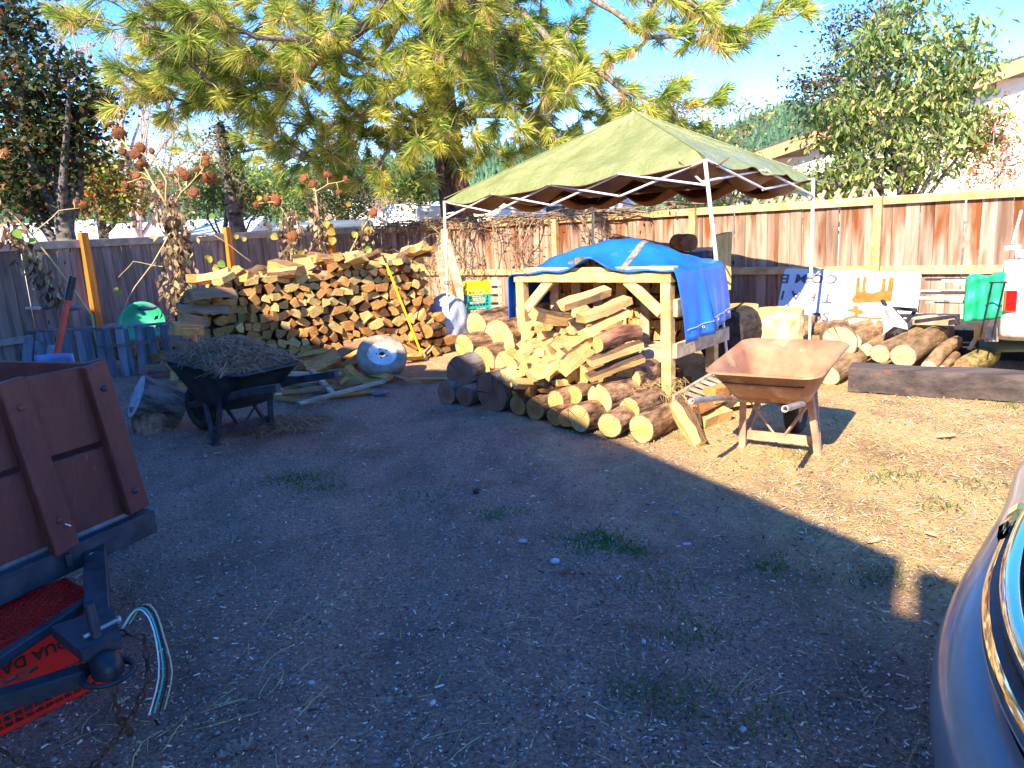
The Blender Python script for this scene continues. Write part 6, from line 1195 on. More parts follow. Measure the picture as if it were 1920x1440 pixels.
pp = np.array([((-5.028, 9.864, 0)[0], (-5.028, 9.864, 0)[1], .05)])+np.stack([NR.randn(260)*.16, NR.randn(260)*.08, np.abs(NR.randn(260))*.13], -1); fast('leaves', leaves(pp, .07, 0, .7), 4, [L_yel, L_dead2], NR.randint(0, 2, 260), parent=fig)
# ---------------------------------------------------------------- spare wheel, pole, boards, bundle, crates
sw = thing('spare_wheel', 'dusty spare tyre with white spoked rim leaning back against the firewood', 'wheel', (-1.408, 7.775, 0)[:2]+(0,)); wc = Vector((-1.375, 7.900, 0.212)); wn = Vector((.22, -.62, .75)).normalized()
mb = MB(); mb.disc(wc, wn, [(-.05, .155), (-.075, .18), (-.085, .235), (-.06, .262), (0, .268), (.06, .262), (.085, .235), (.075, .18), (.05, .155)], 40); mb.build('tyre', dark_rubber, sw)
mb = MB(); mb.disc(wc+wn*.045, wn, [(.0, .158), (.006, .16), (.012, .15), (-.02, .135), (-.03, .11), (.005, .085), (.012, .045), (.0, .035), (-.02, .034)], 40); rm_ = mb.build('rim', mat('white_rim', (.62, .60, .58), (.78, .77, .76), 4, rough=.5, c3=(.45, .22, .1), s3=9, t3=.58), sw)
u_ = wn.orthogonal().normalized(); v_ = wn.cross(u_)
for k in range(5): t = k*1.2566; MB().disc(wc+wn*.052+(u_*math.cos(t)+v_*math.sin(t))*.06, wn, [(0, .009), (.006, .009), (.006, 0)], 6).build('lug_nut', rubber, rm_)
MB().disc(wc+wn*.05, wn, [(0, .026), (.004, .02), (.002, 0)], 16).build('hub_hole', rubber, rm_)
yp = thing('yellow_pole', 'yellow pole with dark metal tip leaning on the long firewood stack', 'pole', (-1.058, 8.908, 0)[:2]+(0,)); a, b_ = Vector((-1.033, 8.750, 0.026)), Vector((-1.383, 8.800, 1.159))
MB().tube([a+(b_-a)*.06, b_], .0145, 10).build('shaft', mat('yellow_fibreglass', (.75, .55, .01), rough=.4), yp); MB().tube([a, a+(b_-a)*.07], .014, 10).build('ferrule', white_paint, yp); MB().tube([b_, b_+(b_-a)*.09], .011, 8).build('tip', dark_metal, yp)
G_B = 'boards leaning on the fence beside the tent pole'
lath((-0.884, 11.000, 0.515), (-0.975, 11.200, 1.210), .11, .03, lumber_old, 'pale board leaning on the fence, the one nearest the firewood stack'); lath((-0.635, 10.700, 0.491), (-0.853, 11.200, 1.358), .13, .03, lumber_old, 'longest weathered board leaning on the fence right behind the tent pole'); lath((-0.899, 11.100, 0.625), (-0.873, 11.300, 1.512), .10, .03, lumber, 'short orange-tinted board upright against the fence by the tent pole')
pallet = thing('pallet', 'old wooden pallet standing against the fence behind the milk crates', 'pallet', (-0.561, 11.100, 0.488)[:2]+(0,))
for k in range(4): p = Vector((-0.684, 11.150, 0.806)); MB().beam(p+Vector((0, 0, -.08+.12*-k)), p+Vector((.62, -.45, -.08-.12*k)), .02, .08).build('slat', lumber_old, pallet)
for p in (Vector((-0.669, 11.150, 0.805)), Vector((-0.190, 10.850, 0.798))): MB().beam(p+Vector((.02, .04, 0)), p+Vector((.02, .04, -.6)), .08, .04).build('bearer', lumber_old, pallet)
# covered bundle
bd_ = Vector((-0.794, 9.600, 0.339)); mb = MB(); n_, m_ = 34, 20; vs = []
for j in range(m_+1):
    ph = math.pi*.62*j/m_
    for i in range(n_):
        t = 2*math.pi*i/n_; q = 1+.09*math.sin(3*t+1)+.05*math.sin(7*t+j*.8)+.05*math.sin(11*t)*(j/m_)**2; vs.append(bd_+Vector((.27*q*math.cos(t)*math.sin(ph)**.8, .30*q*math.sin(t)*math.sin(ph)**.8, .36*math.cos(ph)**1-.06*(j/m_)+.012*math.sin(t*5+j))))
mb.add(vs, [(j*n_+i, (j+1)*n_+i, (j+1)*n_+(i+1) % n_, j*n_+(i+1) % n_) for j in range(m_) for i in range(n_)], 0, True); single(mb, 'covered_bundle', mat('silver_blue_tarp', (.28, .34, .48), (.50, .55, .66), 3, rough=.5, bump=.6, bscale=7), 'bundle wrapped in silvery blue tarp between tent pole and firewood stack', 'bundle', (bd_.x, bd_.y, 0))
put_round((-0.998, 9.000, 0.309), (.4, 1, 0), .4, .09, 'rust-coloured round log low beside the silvery bundle', 91, [bark, end_o])
y_m = mat('yellow_plastic', (.80, .62, .01), rough=.45); t_m = mat('teal_plastic', (.01, .26, .24), (.02, .36, .32), 5, rough=.45)
cb = Vector((-0.397, 9.900, 0.450)); cb.z = 0
for k in range(5):
    lab = ['lowest teal milk crate of the stack by the fence', 'teal milk crate, second up in the stack by the fence', 'teal milk crate in the middle of the stack by the fence', 'teal milk crate directly beneath the yellow one', 'yellow milk crate topping the stack by the fence'][k]
    mm_ = y_m if k == 4 else t_m; h0 = .165*k; c_ = thing('milk_crate', lab, 'crate', (cb.x, cb.y, h0), R(8+k), 'crates stacked before the fence'); Mc = WM[c_.name]
    mb = MB()
    for z in (.006, .155) if k < 4 else (.006, .105, .155):
        for (x0, y0, x1, y1) in ((-1, -1, 1, -1), (1, -1, 1, 1), (1, 1, -1, 1), (-1, 1, -1, -1)): mb.beam(Mc @ Vector((x0*.145, y0*.145, z)), Mc @ Vector((x1*.145, y1*.145, z)), .012, .014, ext=.01)
    for (x0, y0) in ((-1, -1), (1, -1), (1, 1), (-1, 1)): mb.box(Mc @ Vector((x0*.145, y0*.145, .08)), (.022, .022, .155), R(8+k))
    mb.build('frame', mm_, c_); mb = MB()
    for sd_ in range(4):
        Rz = Matrix.Rotation(sd_*math.pi/2, 4, 'Z')
        if k == 4: mb.box((Mc @ Rz) @ Vector((0, -.143, .11)), (.26, .006, .085), R(8+k)+sd_*math.pi/2)
        for i in range(7): x = -.13+.26*i/6; mb.beam((Mc @ Rz) @ Vector((x, -.145, 0)), (Mc @ Rz) @ Vector((x, -.145, .155)), .008, .006, bev=0)
        for z in (.05, .1): mb.beam((Mc @ Rz) @ Vector((-.14, -.145, z)), (Mc @ Rz) @ Vector((.14, -.145, z)), .006, .008, bev=0)
    mb.build('lattice', mm_, c_)
for k in range(14):
    s_ = .5+.16*k; c = PA+eP*s_+nP*rnd.uniform(.08, .35)+Vector((0, 0, .05+.05*rnd.random())); put_split(SO if k % 3 else SY, c, (rnd.uniform(-1, 1), rnd.uniform(-.5, 1), rnd.uniform(0, .25)), rnd.uniform(.09, .14), rnd.uniform(.06, .1), rnd.uniform(.6, .95), rnd.uniform(-1, 1), label='loose split piece at the foot of the long stack, %s from the picket bin end' % ORD[k], group='pieces fallen at the foot of the long stack')
# ---------------------------------------------------------------- things beside the rack: slatted piece, leaning slab, logs
put_split(SY[0], (1.135, 5.150, 0.187), Vector((1.202, 4.800, 0.010))-Vector((1.135, 5.150, 0.187)), .17, .07, 1.05, 1.35, label='half-round slab of firewood leaning on the end log at the rack foot')
put_split(SO[4], (1.285, 5.300, 0.182), Vector((1.291, 5.200, 0.015))-Vector((1.285, 5.300, 0.182)), .16, .05, .7, 1.5, label='grey split flake standing behind the leaning half-round slab')
sp_ = thing('pallet_piece', 'broken slatted pallet end lying tilted between rack and rusty wheelbarrow', 'pallet', (1.461, 5.881, 0)[:2]+(0,)); a, b_ = Vector((1.223, 5.550, 0.127)), Vector((1.700, 6.150, 0.171))
MB().beam(a, b_, .03, .09).build('rail', lumber_old, sp_); off_ = Vector((.26, -.15, -.09))
for k in range(6): q = a.lerp(b_, .22+.15*k)+Vector((0, 0, .03)); MB().beam(q, q+off_, .055, .014).build('slat', lumber_old, sp_)
MB().beam(a.lerp(b_, .2)+off_, b_+off_, .03, .05).build('rail', lumber_old, sp_)
for k, (p, ax) in enumerate((((1.339, 5.208, 0.050), (.7, .6, 0)), ((1.473, 5.374, 0.060), (.3, .9, 0)), ((1.608, 5.638, 0.050), (.8, .3, 0)), ((1.295, 5.216, 0.130), (.6, .7, 0)), ((1.459, 5.394, 0.150), (.7, .7, 0)), ((1.746, 5.750, 0.050), (.2, .9, 0)), ((1.409, 5.845, 0.100), (.64, .77, 0)), ((1.458, 5.390, 0.220), (.64, .7, 0)))):
    put_split(SO if k % 2 else SY, p, ax, .12, .09, .8, rnd.uniform(-.5, .5), label='split piece on the ground by the rusty wheelbarrow, %s in from the leaning slab' % ORD[k], group='split pieces beside the rusty wheelbarrow')
put_split(SY[3], (2.161, 7.550, 0.750), (0.02, 0, 1), .16, .13, 1.35, 0, label='pale upright split log standing on a stump behind the blue tarp')
put_round((2.005, 7.000, 0.366), (.64, .77, 0), .5, .24, 'huge round lying beside the rack with tent shade put into its bark colour', 71, [mat('bark_tent_shade', (.012, .010, .009), (.07, .05, .045), 16, (.4, 1, 1), .95, 1.3, 26), mat('face_tent_shade', (.03, .022, .02), (.10, .07, .06), 14, rough=.95, bump=.8)], knob=.05)  # tent shade is put into the near-black bark and face colours
st_m = mat('debarked_wood', (.52, .34, .13), (.86, .70, .38), 11, (1, 1, .12), .85, .5, 26, var=.08)
for c_, r_s, h_s, lab in (((2.31, 7.5), .20, .60, 'tall debarked stump standing just behind the blue tarp corner'), ((2.66, 7.35), .225, .56, 'wide yellow debarked stump behind the rusty wheelbarrow')):
    put_round((c_[0], c_[1], h_s), (.01, 0, -1), h_s, r_s, lab, int(r_s*1000), [st_m, end_y], name='stump', cat='stump', taper=-.05)
# covered firewood stack against the fence
ls = F0 + Vector((*dR, 0))*-1.95; ld = Vector((*dR, 0)); ln = Vector((*nR, 0))
z = .09; row = 0
while z < 1.0:
    s = -.62+.04*(row % 2)
    while s < .16: r_ = rnd.uniform(.048, .065); put_round(ls+ld*(s+r_)+ln*(.62+rnd.uniform(-.02, .03))+Vector((0, 0, z)), -ln, .42, r_, 'round log of the covered stack, %s course up, %s from its tent side' % (ORD[row], ORD[min(20, int((s+.66)/.1))]), row*40+int(s*50), [bark, end_r if rnd.random() < .4 else end_o], group='small logs of the covered stack', n=12, nl=2); s += r_*2.02
    z += .105; row += 1
ct_ = thing('tarp', 'dark blue-grey tarp sagging over the covered stack by the fence', 'tarp', ls+ln*.3)
mb = MB(); mb.grid(lambda u, v: ls+ld*(-1.15+1.33*u)+ln*(.08+.62*v)+Vector((0, 0, 1.075+.05*math.sin(u*3)+.02*math.sin(u*9+v*5)-.35*max(0, v-.82)/.18*(1 if u > .55 else .4)-.10*(1-u))), 26, 14); mb.build('sheet', mat('slate_tarp', (.05, .07, .12), (.10, .14, .22), 4, rough=.45, bump=.5, bscale=6), ct_, thick=.005)
put_round(ls+ld*.0+ln*.66+Vector((0, 0, 1.19)), (-.2, 1, 0), .36, .105, 'single round log resting on top of the covered stack', 77, [mat('bark_rust', (.08, .03, .018), (.3, .13, .07), 14, (.4, 1, 1), .9, .8, 26), end_r])
for s_, m_, n__ in ((.04, mat('green_steel', (.02, .09, .06), rough=.5), 'green steel stake holding the end of the covered stack'), (.26, dark_metal, 'black iron stake at the outer corner of the covered stack')):
    mb = MB(); p = ls+ld*s_+ln*(.70 if s_ < .1 else .55); mb.beam(p, p+Vector((0, 0, 1.16)), .03, .006, up=(ld.x, ld.y, 0), bev=0); mb.beam(p+ln*.012, p+ln*.012+Vector((0, 0, 1.14)), .006, .026, up=(ld.x, ld.y, 0), bev=0); single(mb, 'stake', m_, n__, 'stake', p)
# ---------------------------------------------------------------- old sign lying on its side against the fence
S0, S1, S3 = Vector((3.239, 8.720, 0.852)), Vector((4.397, 7.930, 0.786)), Vector((2.976, 8.300, 0.273)); SU = S1-S0; SV = (S3-S0); SN = SU.cross(SV).normalized(); SN = SN if SN.y < 0 else -SN
sg_ = thing('sign', 'old white sign board with orange emblem standing upside down against the fence', 'sign', (S3.x, S3.y, 0))
def SG(u, v, o=0): return S0 + SU*u + SV*v*(1.0+.12*u) + SN*o
cor = []; 
for (cu_, cv_, a0_) in ((.03, .05, 180), (.97, .05, 270), (.97, .95, 0), (.03, .95, 90)):
    for k in range(5): t = R(a0_+k*22.5); cor.append(SG(cu_+.03*math.cos(t), cv_+.05*math.sin(t)))
MB().poly(cor, -SN*.02).build('panel', mat('sign_white', (.56, .555, .55), (.70, .695, .69), 3, rough=.5, c3=(.5, .45, .42), s3=6, t3=.66), sg_)
orange = mat('faded_orange', (.50, .085, .008), (.60, .15, .03), 14, rough=.8, c3=(.66, .42, .3), s3=26, t3=.66); grey_ink = mat('worn_letter_ink', (.06, .045, .06), (.18, .14, .17), 20, rough=.7)
def z1(X, Y): v = (Y-225-(X-215)*.03)/(595+(X-215)*.085); x0 = 215-150*v; u = (X-x0)/(1615+75*v); return SG(u, v, .0015)
def blob(pts, m_, name): MB().poly([z1(*p) for p in pts], SN*.002).build(name, m_, sg_)
blob([(1080, 520), (1100, 330), (1140, 330), (1130, 480), (1155, 480), (1180, 325), (1220, 325), (1195, 440), (1215, 490), (1290, 500), (1370, 475), (1385, 440), (1395, 340), (1440, 340), (1425, 470), (1450, 470), (1475, 330), (1530, 330), (1500, 590), (1200, 600), (1110, 605), (1045, 600), (1040, 560)], orange, 'emblem')
blob([(1060, 635), (1100, 625), (1115, 665), (1170, 680), (1175, 720), (1120, 720), (1115, 745), (1400, 760), (1395, 775), (1160, 768), (1060, 760), (1000, 770), (900, 825), (905, 795), (960, 755), (1065, 735), (1070, 700), (985, 690), (990, 670), (1060, 665)], orange, 'emblem')
blob([(1080, 830), (1120, 795), (1270, 770), (1250, 800), (1200, 830), (1170, 815), (1100, 842)], orange, 'emblem'); blob([(1290, 840), (1350, 780), (1395, 790), (1390, 855), (1365, 800), (1310, 845)], orange, 'emblem'); blob([(960, 800), (1000, 770), (1012, 818), (975, 820)], orange, 'emblem')
bl_ = [(970, 272), (1640, 295), (1668, 320), (1665, 350), (1585, 700), (1555, 880), (1520, 900), (840, 850), (812, 835), (815, 800), (925, 320), (940, 285)]
mb = MB()
for a, b_ in zip(bl_, bl_[1:]+bl_[:1]): mb.beam(z1(*a), z1(*b_), .005, .002, up=SN, ext=.004, bev=0)
mb.build('border_line', grey_ink, sg_)
Xs = SU.normalized(); Ys = -SV.normalized(); 
def letter(ch, X, Y, h): 
    M_ = Matrix.Translation(z1(X, Y)+SN*.001) @ Matrix((-Xs, -Ys, SN)).transposed().to_4x4(); text_mesh(ch, h, 'letter', grey_ink, sg_, M_, .0008)
for ch, X, Y in (('C', 805, 345), ('O', 620, 340), ('M', 420, 335), ('E', 222, 335), ('T', 745, 550), ('R', 550, 535), ('A', 355, 515), ('I', 180, 510), ('S', 725, 740), ('C', 612, 745), ('A', 480, 735), ('N', 385, 715), ('D', 285, 690), ('I', 205, 685)): letter(ch, X, Y, .17)
# ---------------------------------------------------------------- railroad tie and logs lying on the sunny side
tie_m = mat('creosoted_tie', (.035, .028, .03), (.13, .10, .095), 7, (.15, 1, 1), .9, .9, 20, c3=(.20, .09, .05), s3=9, t3=.63)
ta, tb = Vector((2.86, 6.16, .10)), Vector((5.3, 4.62, .10)); mb = MB(); td = (tb-ta).normalized(); nx_ = 24
def tie_pt(s, t): 
    q = t*2*math.pi; r_ = .125/max(abs(math.cos(q)), abs(math.sin(q)))**.93; y = Vector((-td.y, td.x, 0)); return ta+(tb-ta)*s + y*r_*math.cos(q)*1.0*(1+.03*math.sin(s*40+t*9)) + Vector((0, 0, 1))*r_*.83*math.sin(q)*(1+.05*math.sin(s*23+t*5))
mb.grid(tie_pt, nx_, 24, smooth=False)
for s in (0, 1): mb.add([tie_pt(s, k/24) for k in range(24)], [tuple(range(24))])
single(mb, 'railroad_tie', tie_m, 'long dark creosoted railroad tie edging the sunny yard', 'timber', (ta.x, ta.y, 0))
def lying(p_face, p_far, r, label, seed, mats=None, name='log', z=None, **kw):
    a, b_ = Vector(p_face), Vector(p_far); return put_round(a, b_-a, (b_-a).length, r, label, seed, mats, name, **kw)
bark_tan = mat('bark_tan', (.13, .07, .03), (.46, .29, .15), 12, (.35, 1, 1), .95, 1.1, 24, var=.2); end_pale = ends_mat('sawn_end_pale', (.62, .48, .24), (.88, .76, .46), (.74, .58, .3))
lying((3.250, 6.450, 0.224), (4.163, 7.350, 0.247), .085, 'long tan log behind the tie, the one nearest the cracked round', 31, [bark_tan, end_pale])
lying((3.378, 6.300, 0.224), (4.265, 7.250, 0.255), .105, 'thickest long log lying behind the railroad tie with scratched pale end', 32, [bark_tan, end_pale])
lying((3.511, 6.150, 0.142), (4.186, 6.900, 0.207), .065, 'crooked shaggy log with small pale end behind the railroad tie', 33, [bark_tan, end_pale], bend=.03, knob=.07)
lying((3.593, 6.080, 0.136), (3.951, 6.500, 0.166), .038, 'thinnest branch stub lying between the shaggy log and mossy log', 34, [bark_tan, end_pale])
lying((3.748, 6.050, 0.147), (4.232, 6.450, 0.178), .085, 'mossy rotten log half in the truck shade behind the tie', 35, [mat('bark_moss', (.10, .09, .03), (.42, .30, .10), 18, (.5, 1, 1), .95, 1, 26), bark_tan], knob=.08)
put_round((3.032, 6.750, 0.300), (.35, .93, .0), .42, .155, 'big cracked pale round log raised up beside the yellow stump', 36, [bark_tan, end_pale], knob=.06)
lying((2.756, 6.350, 0.081), (3.251, 6.900, 0.128), .092, 'lone log on the sunny ground right behind the rusty wheelbarrow', 37, [bark_tan, end_pale], taper=-.1)
for k, (a, b_, r_) in enumerate((((3.109, 7.900, 0.230), (3.523, 8.000, 0.251), .08), ((3.100, 7.700, 0.157), (3.413, 7.800, 0.124), .07), ((3.266, 7.000, 0.254), (3.817, 7.600, 0.254), .08), ((3.460, 7.600, 0.235), (3.909, 7.900, 0.243), .09), ((3.300, 6.800, 0.207), (3.801, 7.400, 0.217), .06), ((3.186, 8.100, 0.287), (3.579, 8.200, 0.293), .07))):
    lab = ['rough log right of the yellow stump, lying along the sign foot', 'short log tucked between yellow stump and cracked round', 'knotty dark log leaning into the pile between cracked round and long logs', 'bark-covered log crossing behind the cracked round', 'slender log in the gap before the steel stand', 'topmost splintered log under the sign edge by the stump'][k]
    lying(a, b_, r_, lab, 38+k, [bark_tan, end_pale], knob=.06)
# steel stand
ss = thing('steel_stand', 'angular pale steel stand with black handle before the sign', 'stand', (4.216, 8.321, 0)[:2]+(0,)); sm2 = mat('pale_steel_plate', (.42, .38, .38), (.56, .52, .51), 5, rough=.5)
q = lambda x, y, Y=7.05: Vector(((x-960)/1400*Y*1.0, Y, 0)) if False else None
PT = [Vector(p) for p in ((3.534, 7.000, 0.615), (3.590, 7.000, 0.591), (3.740, 6.950, 0.402), (3.726, 6.900, 0.354), (3.594, 6.900, 0.392), (3.493, 6.900, 0.317), (3.560, 7.000, 0.492))]
MB().poly(PT, (.012, .014, 0)).build('plate', sm2, ss); MB().poly([Vector(p) for p in ((3.622, 7.050, 0.559), (3.928, 7.300, 0.358), (3.810, 7.350, 0.267), (3.584, 7.050, 0.301))], (.012, .01, 0)).build('plate', sm2, ss); MB().beam((3.540, 7.000, 0.584), (3.629, 6.930, 0.406), .022, .01).build('rib', sm2, ss); MB().beam((3.523, 7.000, 0.635), (3.556, 7.000, 0.578), .04, .03).build('cap', dark_metal, ss)
for a, b_ in (((3.669, 7.100, 0.536), (3.961, 7.200, 0.493)), ((3.961, 7.200, 0.493), (3.805, 7.100, 0.385)), ((3.669, 7.100, 0.536), (3.805, 7.100, 0.385)), ((3.729, 7.100, 0.461), (3.900, 7.150, 0.445))): MB().beam(a, b_, .02, .035).build('handle', dark_metal, ss)
# ---------------------------------------------------------------- white pickup bed with pipes and green cloth
tf = Vector((.80, -.60, 0)); tn_ = Vector((-.60, -.80, 0)); T0 = Vector((4.02, 6.0, 0))
def TK(a, b_, z): return T0 + tf*a - tn_*b_ + Vector((0, 0, z))        # a forward, b_ across, z up
tk = thing('pickup_truck', 'old white pickup bed with cracked red tail light at the edge of the yard', 'pickup', T0)
sec = [(.07, .37), (.03, .42), (.0, .52), (-.012, .60), (.0, .72), (-.012, .84), (.015, .95), (.05, 1.0), (.11, 1.01), (.11, .92)]
xs_ = [(-.03, .05), (.0, .015), (.05, 0), (.6, 0), (1.1, 0), (1.2, 0), (2.0, 0), (2.6, 0)]
mb = MB(); mb.add([TK(a, b_+ins, z) for a, ins in xs_ for b_, z in sec], [(i*10+k, i*10+k+1, (i+1)*10+k+1, (i+1)*10+k) for i in range(7) for k in range(9)], 0, True); old_white = mat('worn_white_paint', (.62, .60, .60), (.78, .76, .76), 5, rough=.4, c3=(.36, .2, .14), s3=3.5, t3=.6, spec=.5)
mb.build('bed_side', old_white, tk, thick=.02); mb = MB(); mb.add([TK(a, 1.6-b_-ins, z) for a, ins in xs_ for b_, z in sec], [(i*10+k, (i+1)*10+k, (i+1)*10+k+1, i*10+k+1) for i in range(7) for k in range(9)], 0, True); mb.build('bed_side', old_white, tk, thick=.02)
MB().box(TK(1.3, .8, .56), (2.5, 1.4, .04), math.atan2(tf.y, tf.x)).build('bed_floor', dark_metal, tk); mb, _ = rounded(TK(3.3, .8, .35), 1.5, 1.6, 1.15, math.atan2(tf.y, tf.x), .2); mb.build('cab', old_white, tk)
MB().beam(TK(-.08, .1, .40), TK(-.08, 1.5, .40), .10, .12).build('bumper', galv, tk)
for a in (.85, 4.0):
    for b_ in (.1, 1.5): mb = MB(); mb.disc(TK(a, b_, .32), tn_, [(-.1, .17), (-.11, .3), (-.08, .325), (.08, .325), (.11, .3), (.1, .17), (.05, .02)], 28); mb.build('wheel', rubber, tk)
tlm = mat('red_lens', (.62, .006, .006), (.75, .012, .01), 6, rough=.15, spec=.6, coat=.5)
tl_ = MB().box(TK(.035, -.012, .70), (.11, .05, .19), math.atan2(tf.y, tf.x), bev=.012).build('tail_light', white_paint, tk)
MB().box(TK(.038, -.028, .70), (.085, .05, .165), math.atan2(tf.y, tf.x), bev=.008).build('red_lens', tlm, tl_); MB().box(TK(.0, -.030, .70), (.018, .05, .16), math.atan2(tf.y, tf.x), bev=.004).build('amber_lens', mat('amber_lens', (.35, .1, .03), rough=.2), tl_)
mb = MB(); e0 = TK(-.02, .35, .30); mb.tube([e0, e0-tf*.18+Vector((0, 0, -.03)), e0+tf*.3], .05, 16, cap=False); mb = MB(); mb.tube([e0+tf*.4, e0-tf*.16+Vector((0, 0, -.04))], .055, 18, cap=False); mb.build('exhaust_pipe', mat('green_pipe', (.08, .14, .11), rough=.5), tk, thick=.006)
al = mat('pale_aluminium', (.40, .39, .385), (.56, .55, .54), 6, rough=.4, metal=.2)
PP = [((3.780, 6.750, 0.828), .026, 'grey'), ((3.839, 6.600, 0.821), .036, 'w'), ((3.855, 6.450, 0.803), .036, 'w'), ((3.734, 6.950, 0.693), .024, 'w'), ((3.798, 6.850, 0.718), .022, 'w'), ((3.757, 6.850, 0.651), .024, 'w'), ((3.791, 6.600, 0.682), .034, 'w'), ((3.764, 6.700, 0.627), .016, 'g'), ((3.803, 6.400, 0.663), .026, 'w'), ((3.693, 7.000, 0.651), .020, 'w')]
names_ = ['dark grey capped tube', 'wide white tube', 'short white tube', 'longest white tube', 'second longest white tube with forked end', 'flat white tube in the middle', 'thick white tube', 'thin green-grey rod', 'lowest white tube', 'slim white tube with forked end']
for k, (p, r_, kk) in enumerate(PP):
    p = Vector(p); e = p + tf*(1.15 if k in (3, 9) else .95) + Vector((0, 0, -.0)); mb = MB(); mb.beam(p, e, r_*1.0, r_*.8, bev=.003)
    if k in (3, 9): [mb.beam(p, p-tf*.03+Vector((0, 0, s_*.022)), .012, .008, bev=0) for s_ in (-1, 1)]
    single(mb, 'tube', {'grey': dark_metal, 'w': al, 'g': mat('green_grey_rod', (.3, .36, .3), rough=.5)}[kk], names_[k] + ' sticking out of the bundle under the green cloth', 'metal tube', p, 'metal tubes under the green cloth')
for k, (x0_, y0_) in enumerate(((1858, 517), (1872, 512))): pass
single(MB().beam((4.069, 6.300, 0.865), (4.068, 6.000, 0.902), .05, .02).beam((4.182, 6.400, 0.880), (4.155, 6.100, 0.916), .05, .02), 'lumber', white_wood if 'white_wood' in globals() else lumber_old, 'two pale boards lying above the green cloth by the truck', 'boards', (4.136, 6.300, 0.870))
A0_, A1_ = Vector((3.782, 6.150, 0.886)), Vector((3.899, 5.850, 0.916)); Az = .36
gc = thing('green_cloth', 'bright green cloth hung over the tube bundle beside the tail light', 'cloth', (A0_.x, A0_.y, .4))
def gcp(u, v):
    top = A0_.lerp(A1_, u); 
    if v < .25: return top + Vector((.12, .16, 0))*(1-v/.25) + Vector((0, 0, .01*math.sin(u*9)))
    s = (v-.25)/.75; return top + Vector((0, 0, -Az*s*(1-.06*u))) + Vector((-.6, -.8, 0))*(.02*math.sin(u*8+s*3)+.012*math.sin(u*19)+.012*math.sin(s*13+u*5)+.03*s)
mb = MB(); mb.grid(gcp, 26, 20); mb.build('sheet', green_cloth, gc, thick=.004); mb = MB(); mb.grid(lambda u, v: A0_+Vector((.02, .03, 0))*u+Vector((.25*u, .33*u, -Az*v*.97)), 4, 8); mb.build('end_flap', white_paint, gc, thick=.004)
for k, (a, b_) in enumerate((((3.713, 5.700, 0.879), (3.814, 5.950, 0.435)), ((3.754, 5.600, 0.876), (3.869, 5.850, 0.446)))): pass
rk2 = thing('shadow_rods', 'thin dark rods added for the shadow lines on the green cloth by the truck', 'stand', (5.193, 7.957, 0)[:2]+(0,))  # rods added for the shadow lines that cross the green cloth
for a, b_ in (((3.719, 5.720, 0.873), (3.839, 6.000, 0.408)), ((3.750, 5.620, 0.883), (3.869, 5.900, 0.421)), ((3.715, 5.740, 0.876), (3.753, 5.600, 0.888))): MB().tube([a, b_], .0075, 6).build('rod', dark_metal, rk2)
lath((4.134, 6.600, 0.193), (4.336, 6.750, 0.370), .035, .02, lumber, 'thin light stake leaning up beneath the green cloth', 'stake', 'stake'); lath((3.956, 7.200, 0.405), (4.187, 6.900, 0.419), .12, .10, lumber_old, 'straw-covered timber block lying under the tubes', 'timber'); lath((4.155, 6.500, 0.365), (4.189, 6.350, 0.375), .14, .14, lumber, 'pale wooden block under the truck corner, striped by the shadow rods', 'block')
MB_ = MB(); MB_.box(Vector((4.407, 7.300, 0.293))+Vector((.1, 0, -.12)), (1.3, .3, .34), math.atan2(tf.y, tf.x)); single(MB_, 'steel_trough', dark_metal, 'dark steel trough in the shade beneath the tube bundle', 'trough', (4.702, 7.763, 0))
# small brush on the rail at the picture's right end
bs = thing('push_broom', 'worn broom head hooked on the fence rail above the truck bed', 'broom', (4.436, 6.600, 1.076)); MB().beam((4.389, 6.600, 1.074), (4.442, 6.500, 1.087), .05, .04).build('head', old_white, bs); MB().tube([(4.429, 6.580, 1.109), (4.566, 6.700, 1.390)], .011, 8).build('handle', white_paint, bs)
# ---------------------------------------------------------------- dark grey vehicle nosing in at the near right
CP = [Vector((x, y, 0)) for x, y in ((2.60, 3.05), (2.25, 2.92), (1.90, 2.67), (1.58, 2.28), (1.32, 1.99), (1.12, 1.77), (.96, 1.57), (.84, 1.38), (.755, 1.20), (.70, 1.02), (.67, .82), (.70, .55), (.82, .30))]
def cr_pt(i, t):
    p0, p1, p2, p3 = CP[max(0, i-1)], CP[i], CP[i+1], CP[min(len(CP)-1, i+2)]; return .5*((2*p1)+(p2-p0)*t+(2*p0-5*p1+4*p2-p3)*t*t+(3*p1-p0-3*p2+p3)*t**3)
CV = [cr_pt(i, k/6) for i in range(len(CP)-1) for k in range(6)]+[CP[-1]]; NV = []
for i in range(len(CV)):
    t = (CV[min(len(CV)-1, i+1)]-CV[max(0, i-1)]).normalized(); n_ = Vector((-t.y, t.x, 0)); NV.append(n_ if n_.x > 0 or n_.dot(Vector((.83, -.55, 0))) > 0 else -n_)
NV = [(n_*.55+Vector((.83, -.55, 0))*.45).normalized() for n_ in NV]
def CR(i, ins, z): return CV[i] + NV[i]*ins + Vector((0, 0, z))
car = thing('parked_car', 'dark grey vehicle front with chrome trimmed grille nosing in beside the drive', 'car', (1.3, 1.4, 0)); nC = len(CV)
def strip_(prof, name, m_, i0=0, i1=None, par=None, smooth=True, thick=0):
    i1 = i1 or nC; mb = MB(); k = len(prof); mb.add([CR(i, a, z) for i in range(i0, i1) for a, z in prof], [(i*k+j, (i+1)*k+j, (i+1)*k+j+1, i*k+j+1) for i in range(i1-i0-1) for j in range(k-1)], 0, smooth); return mb.build(name, m_, par or car, thick=thick)
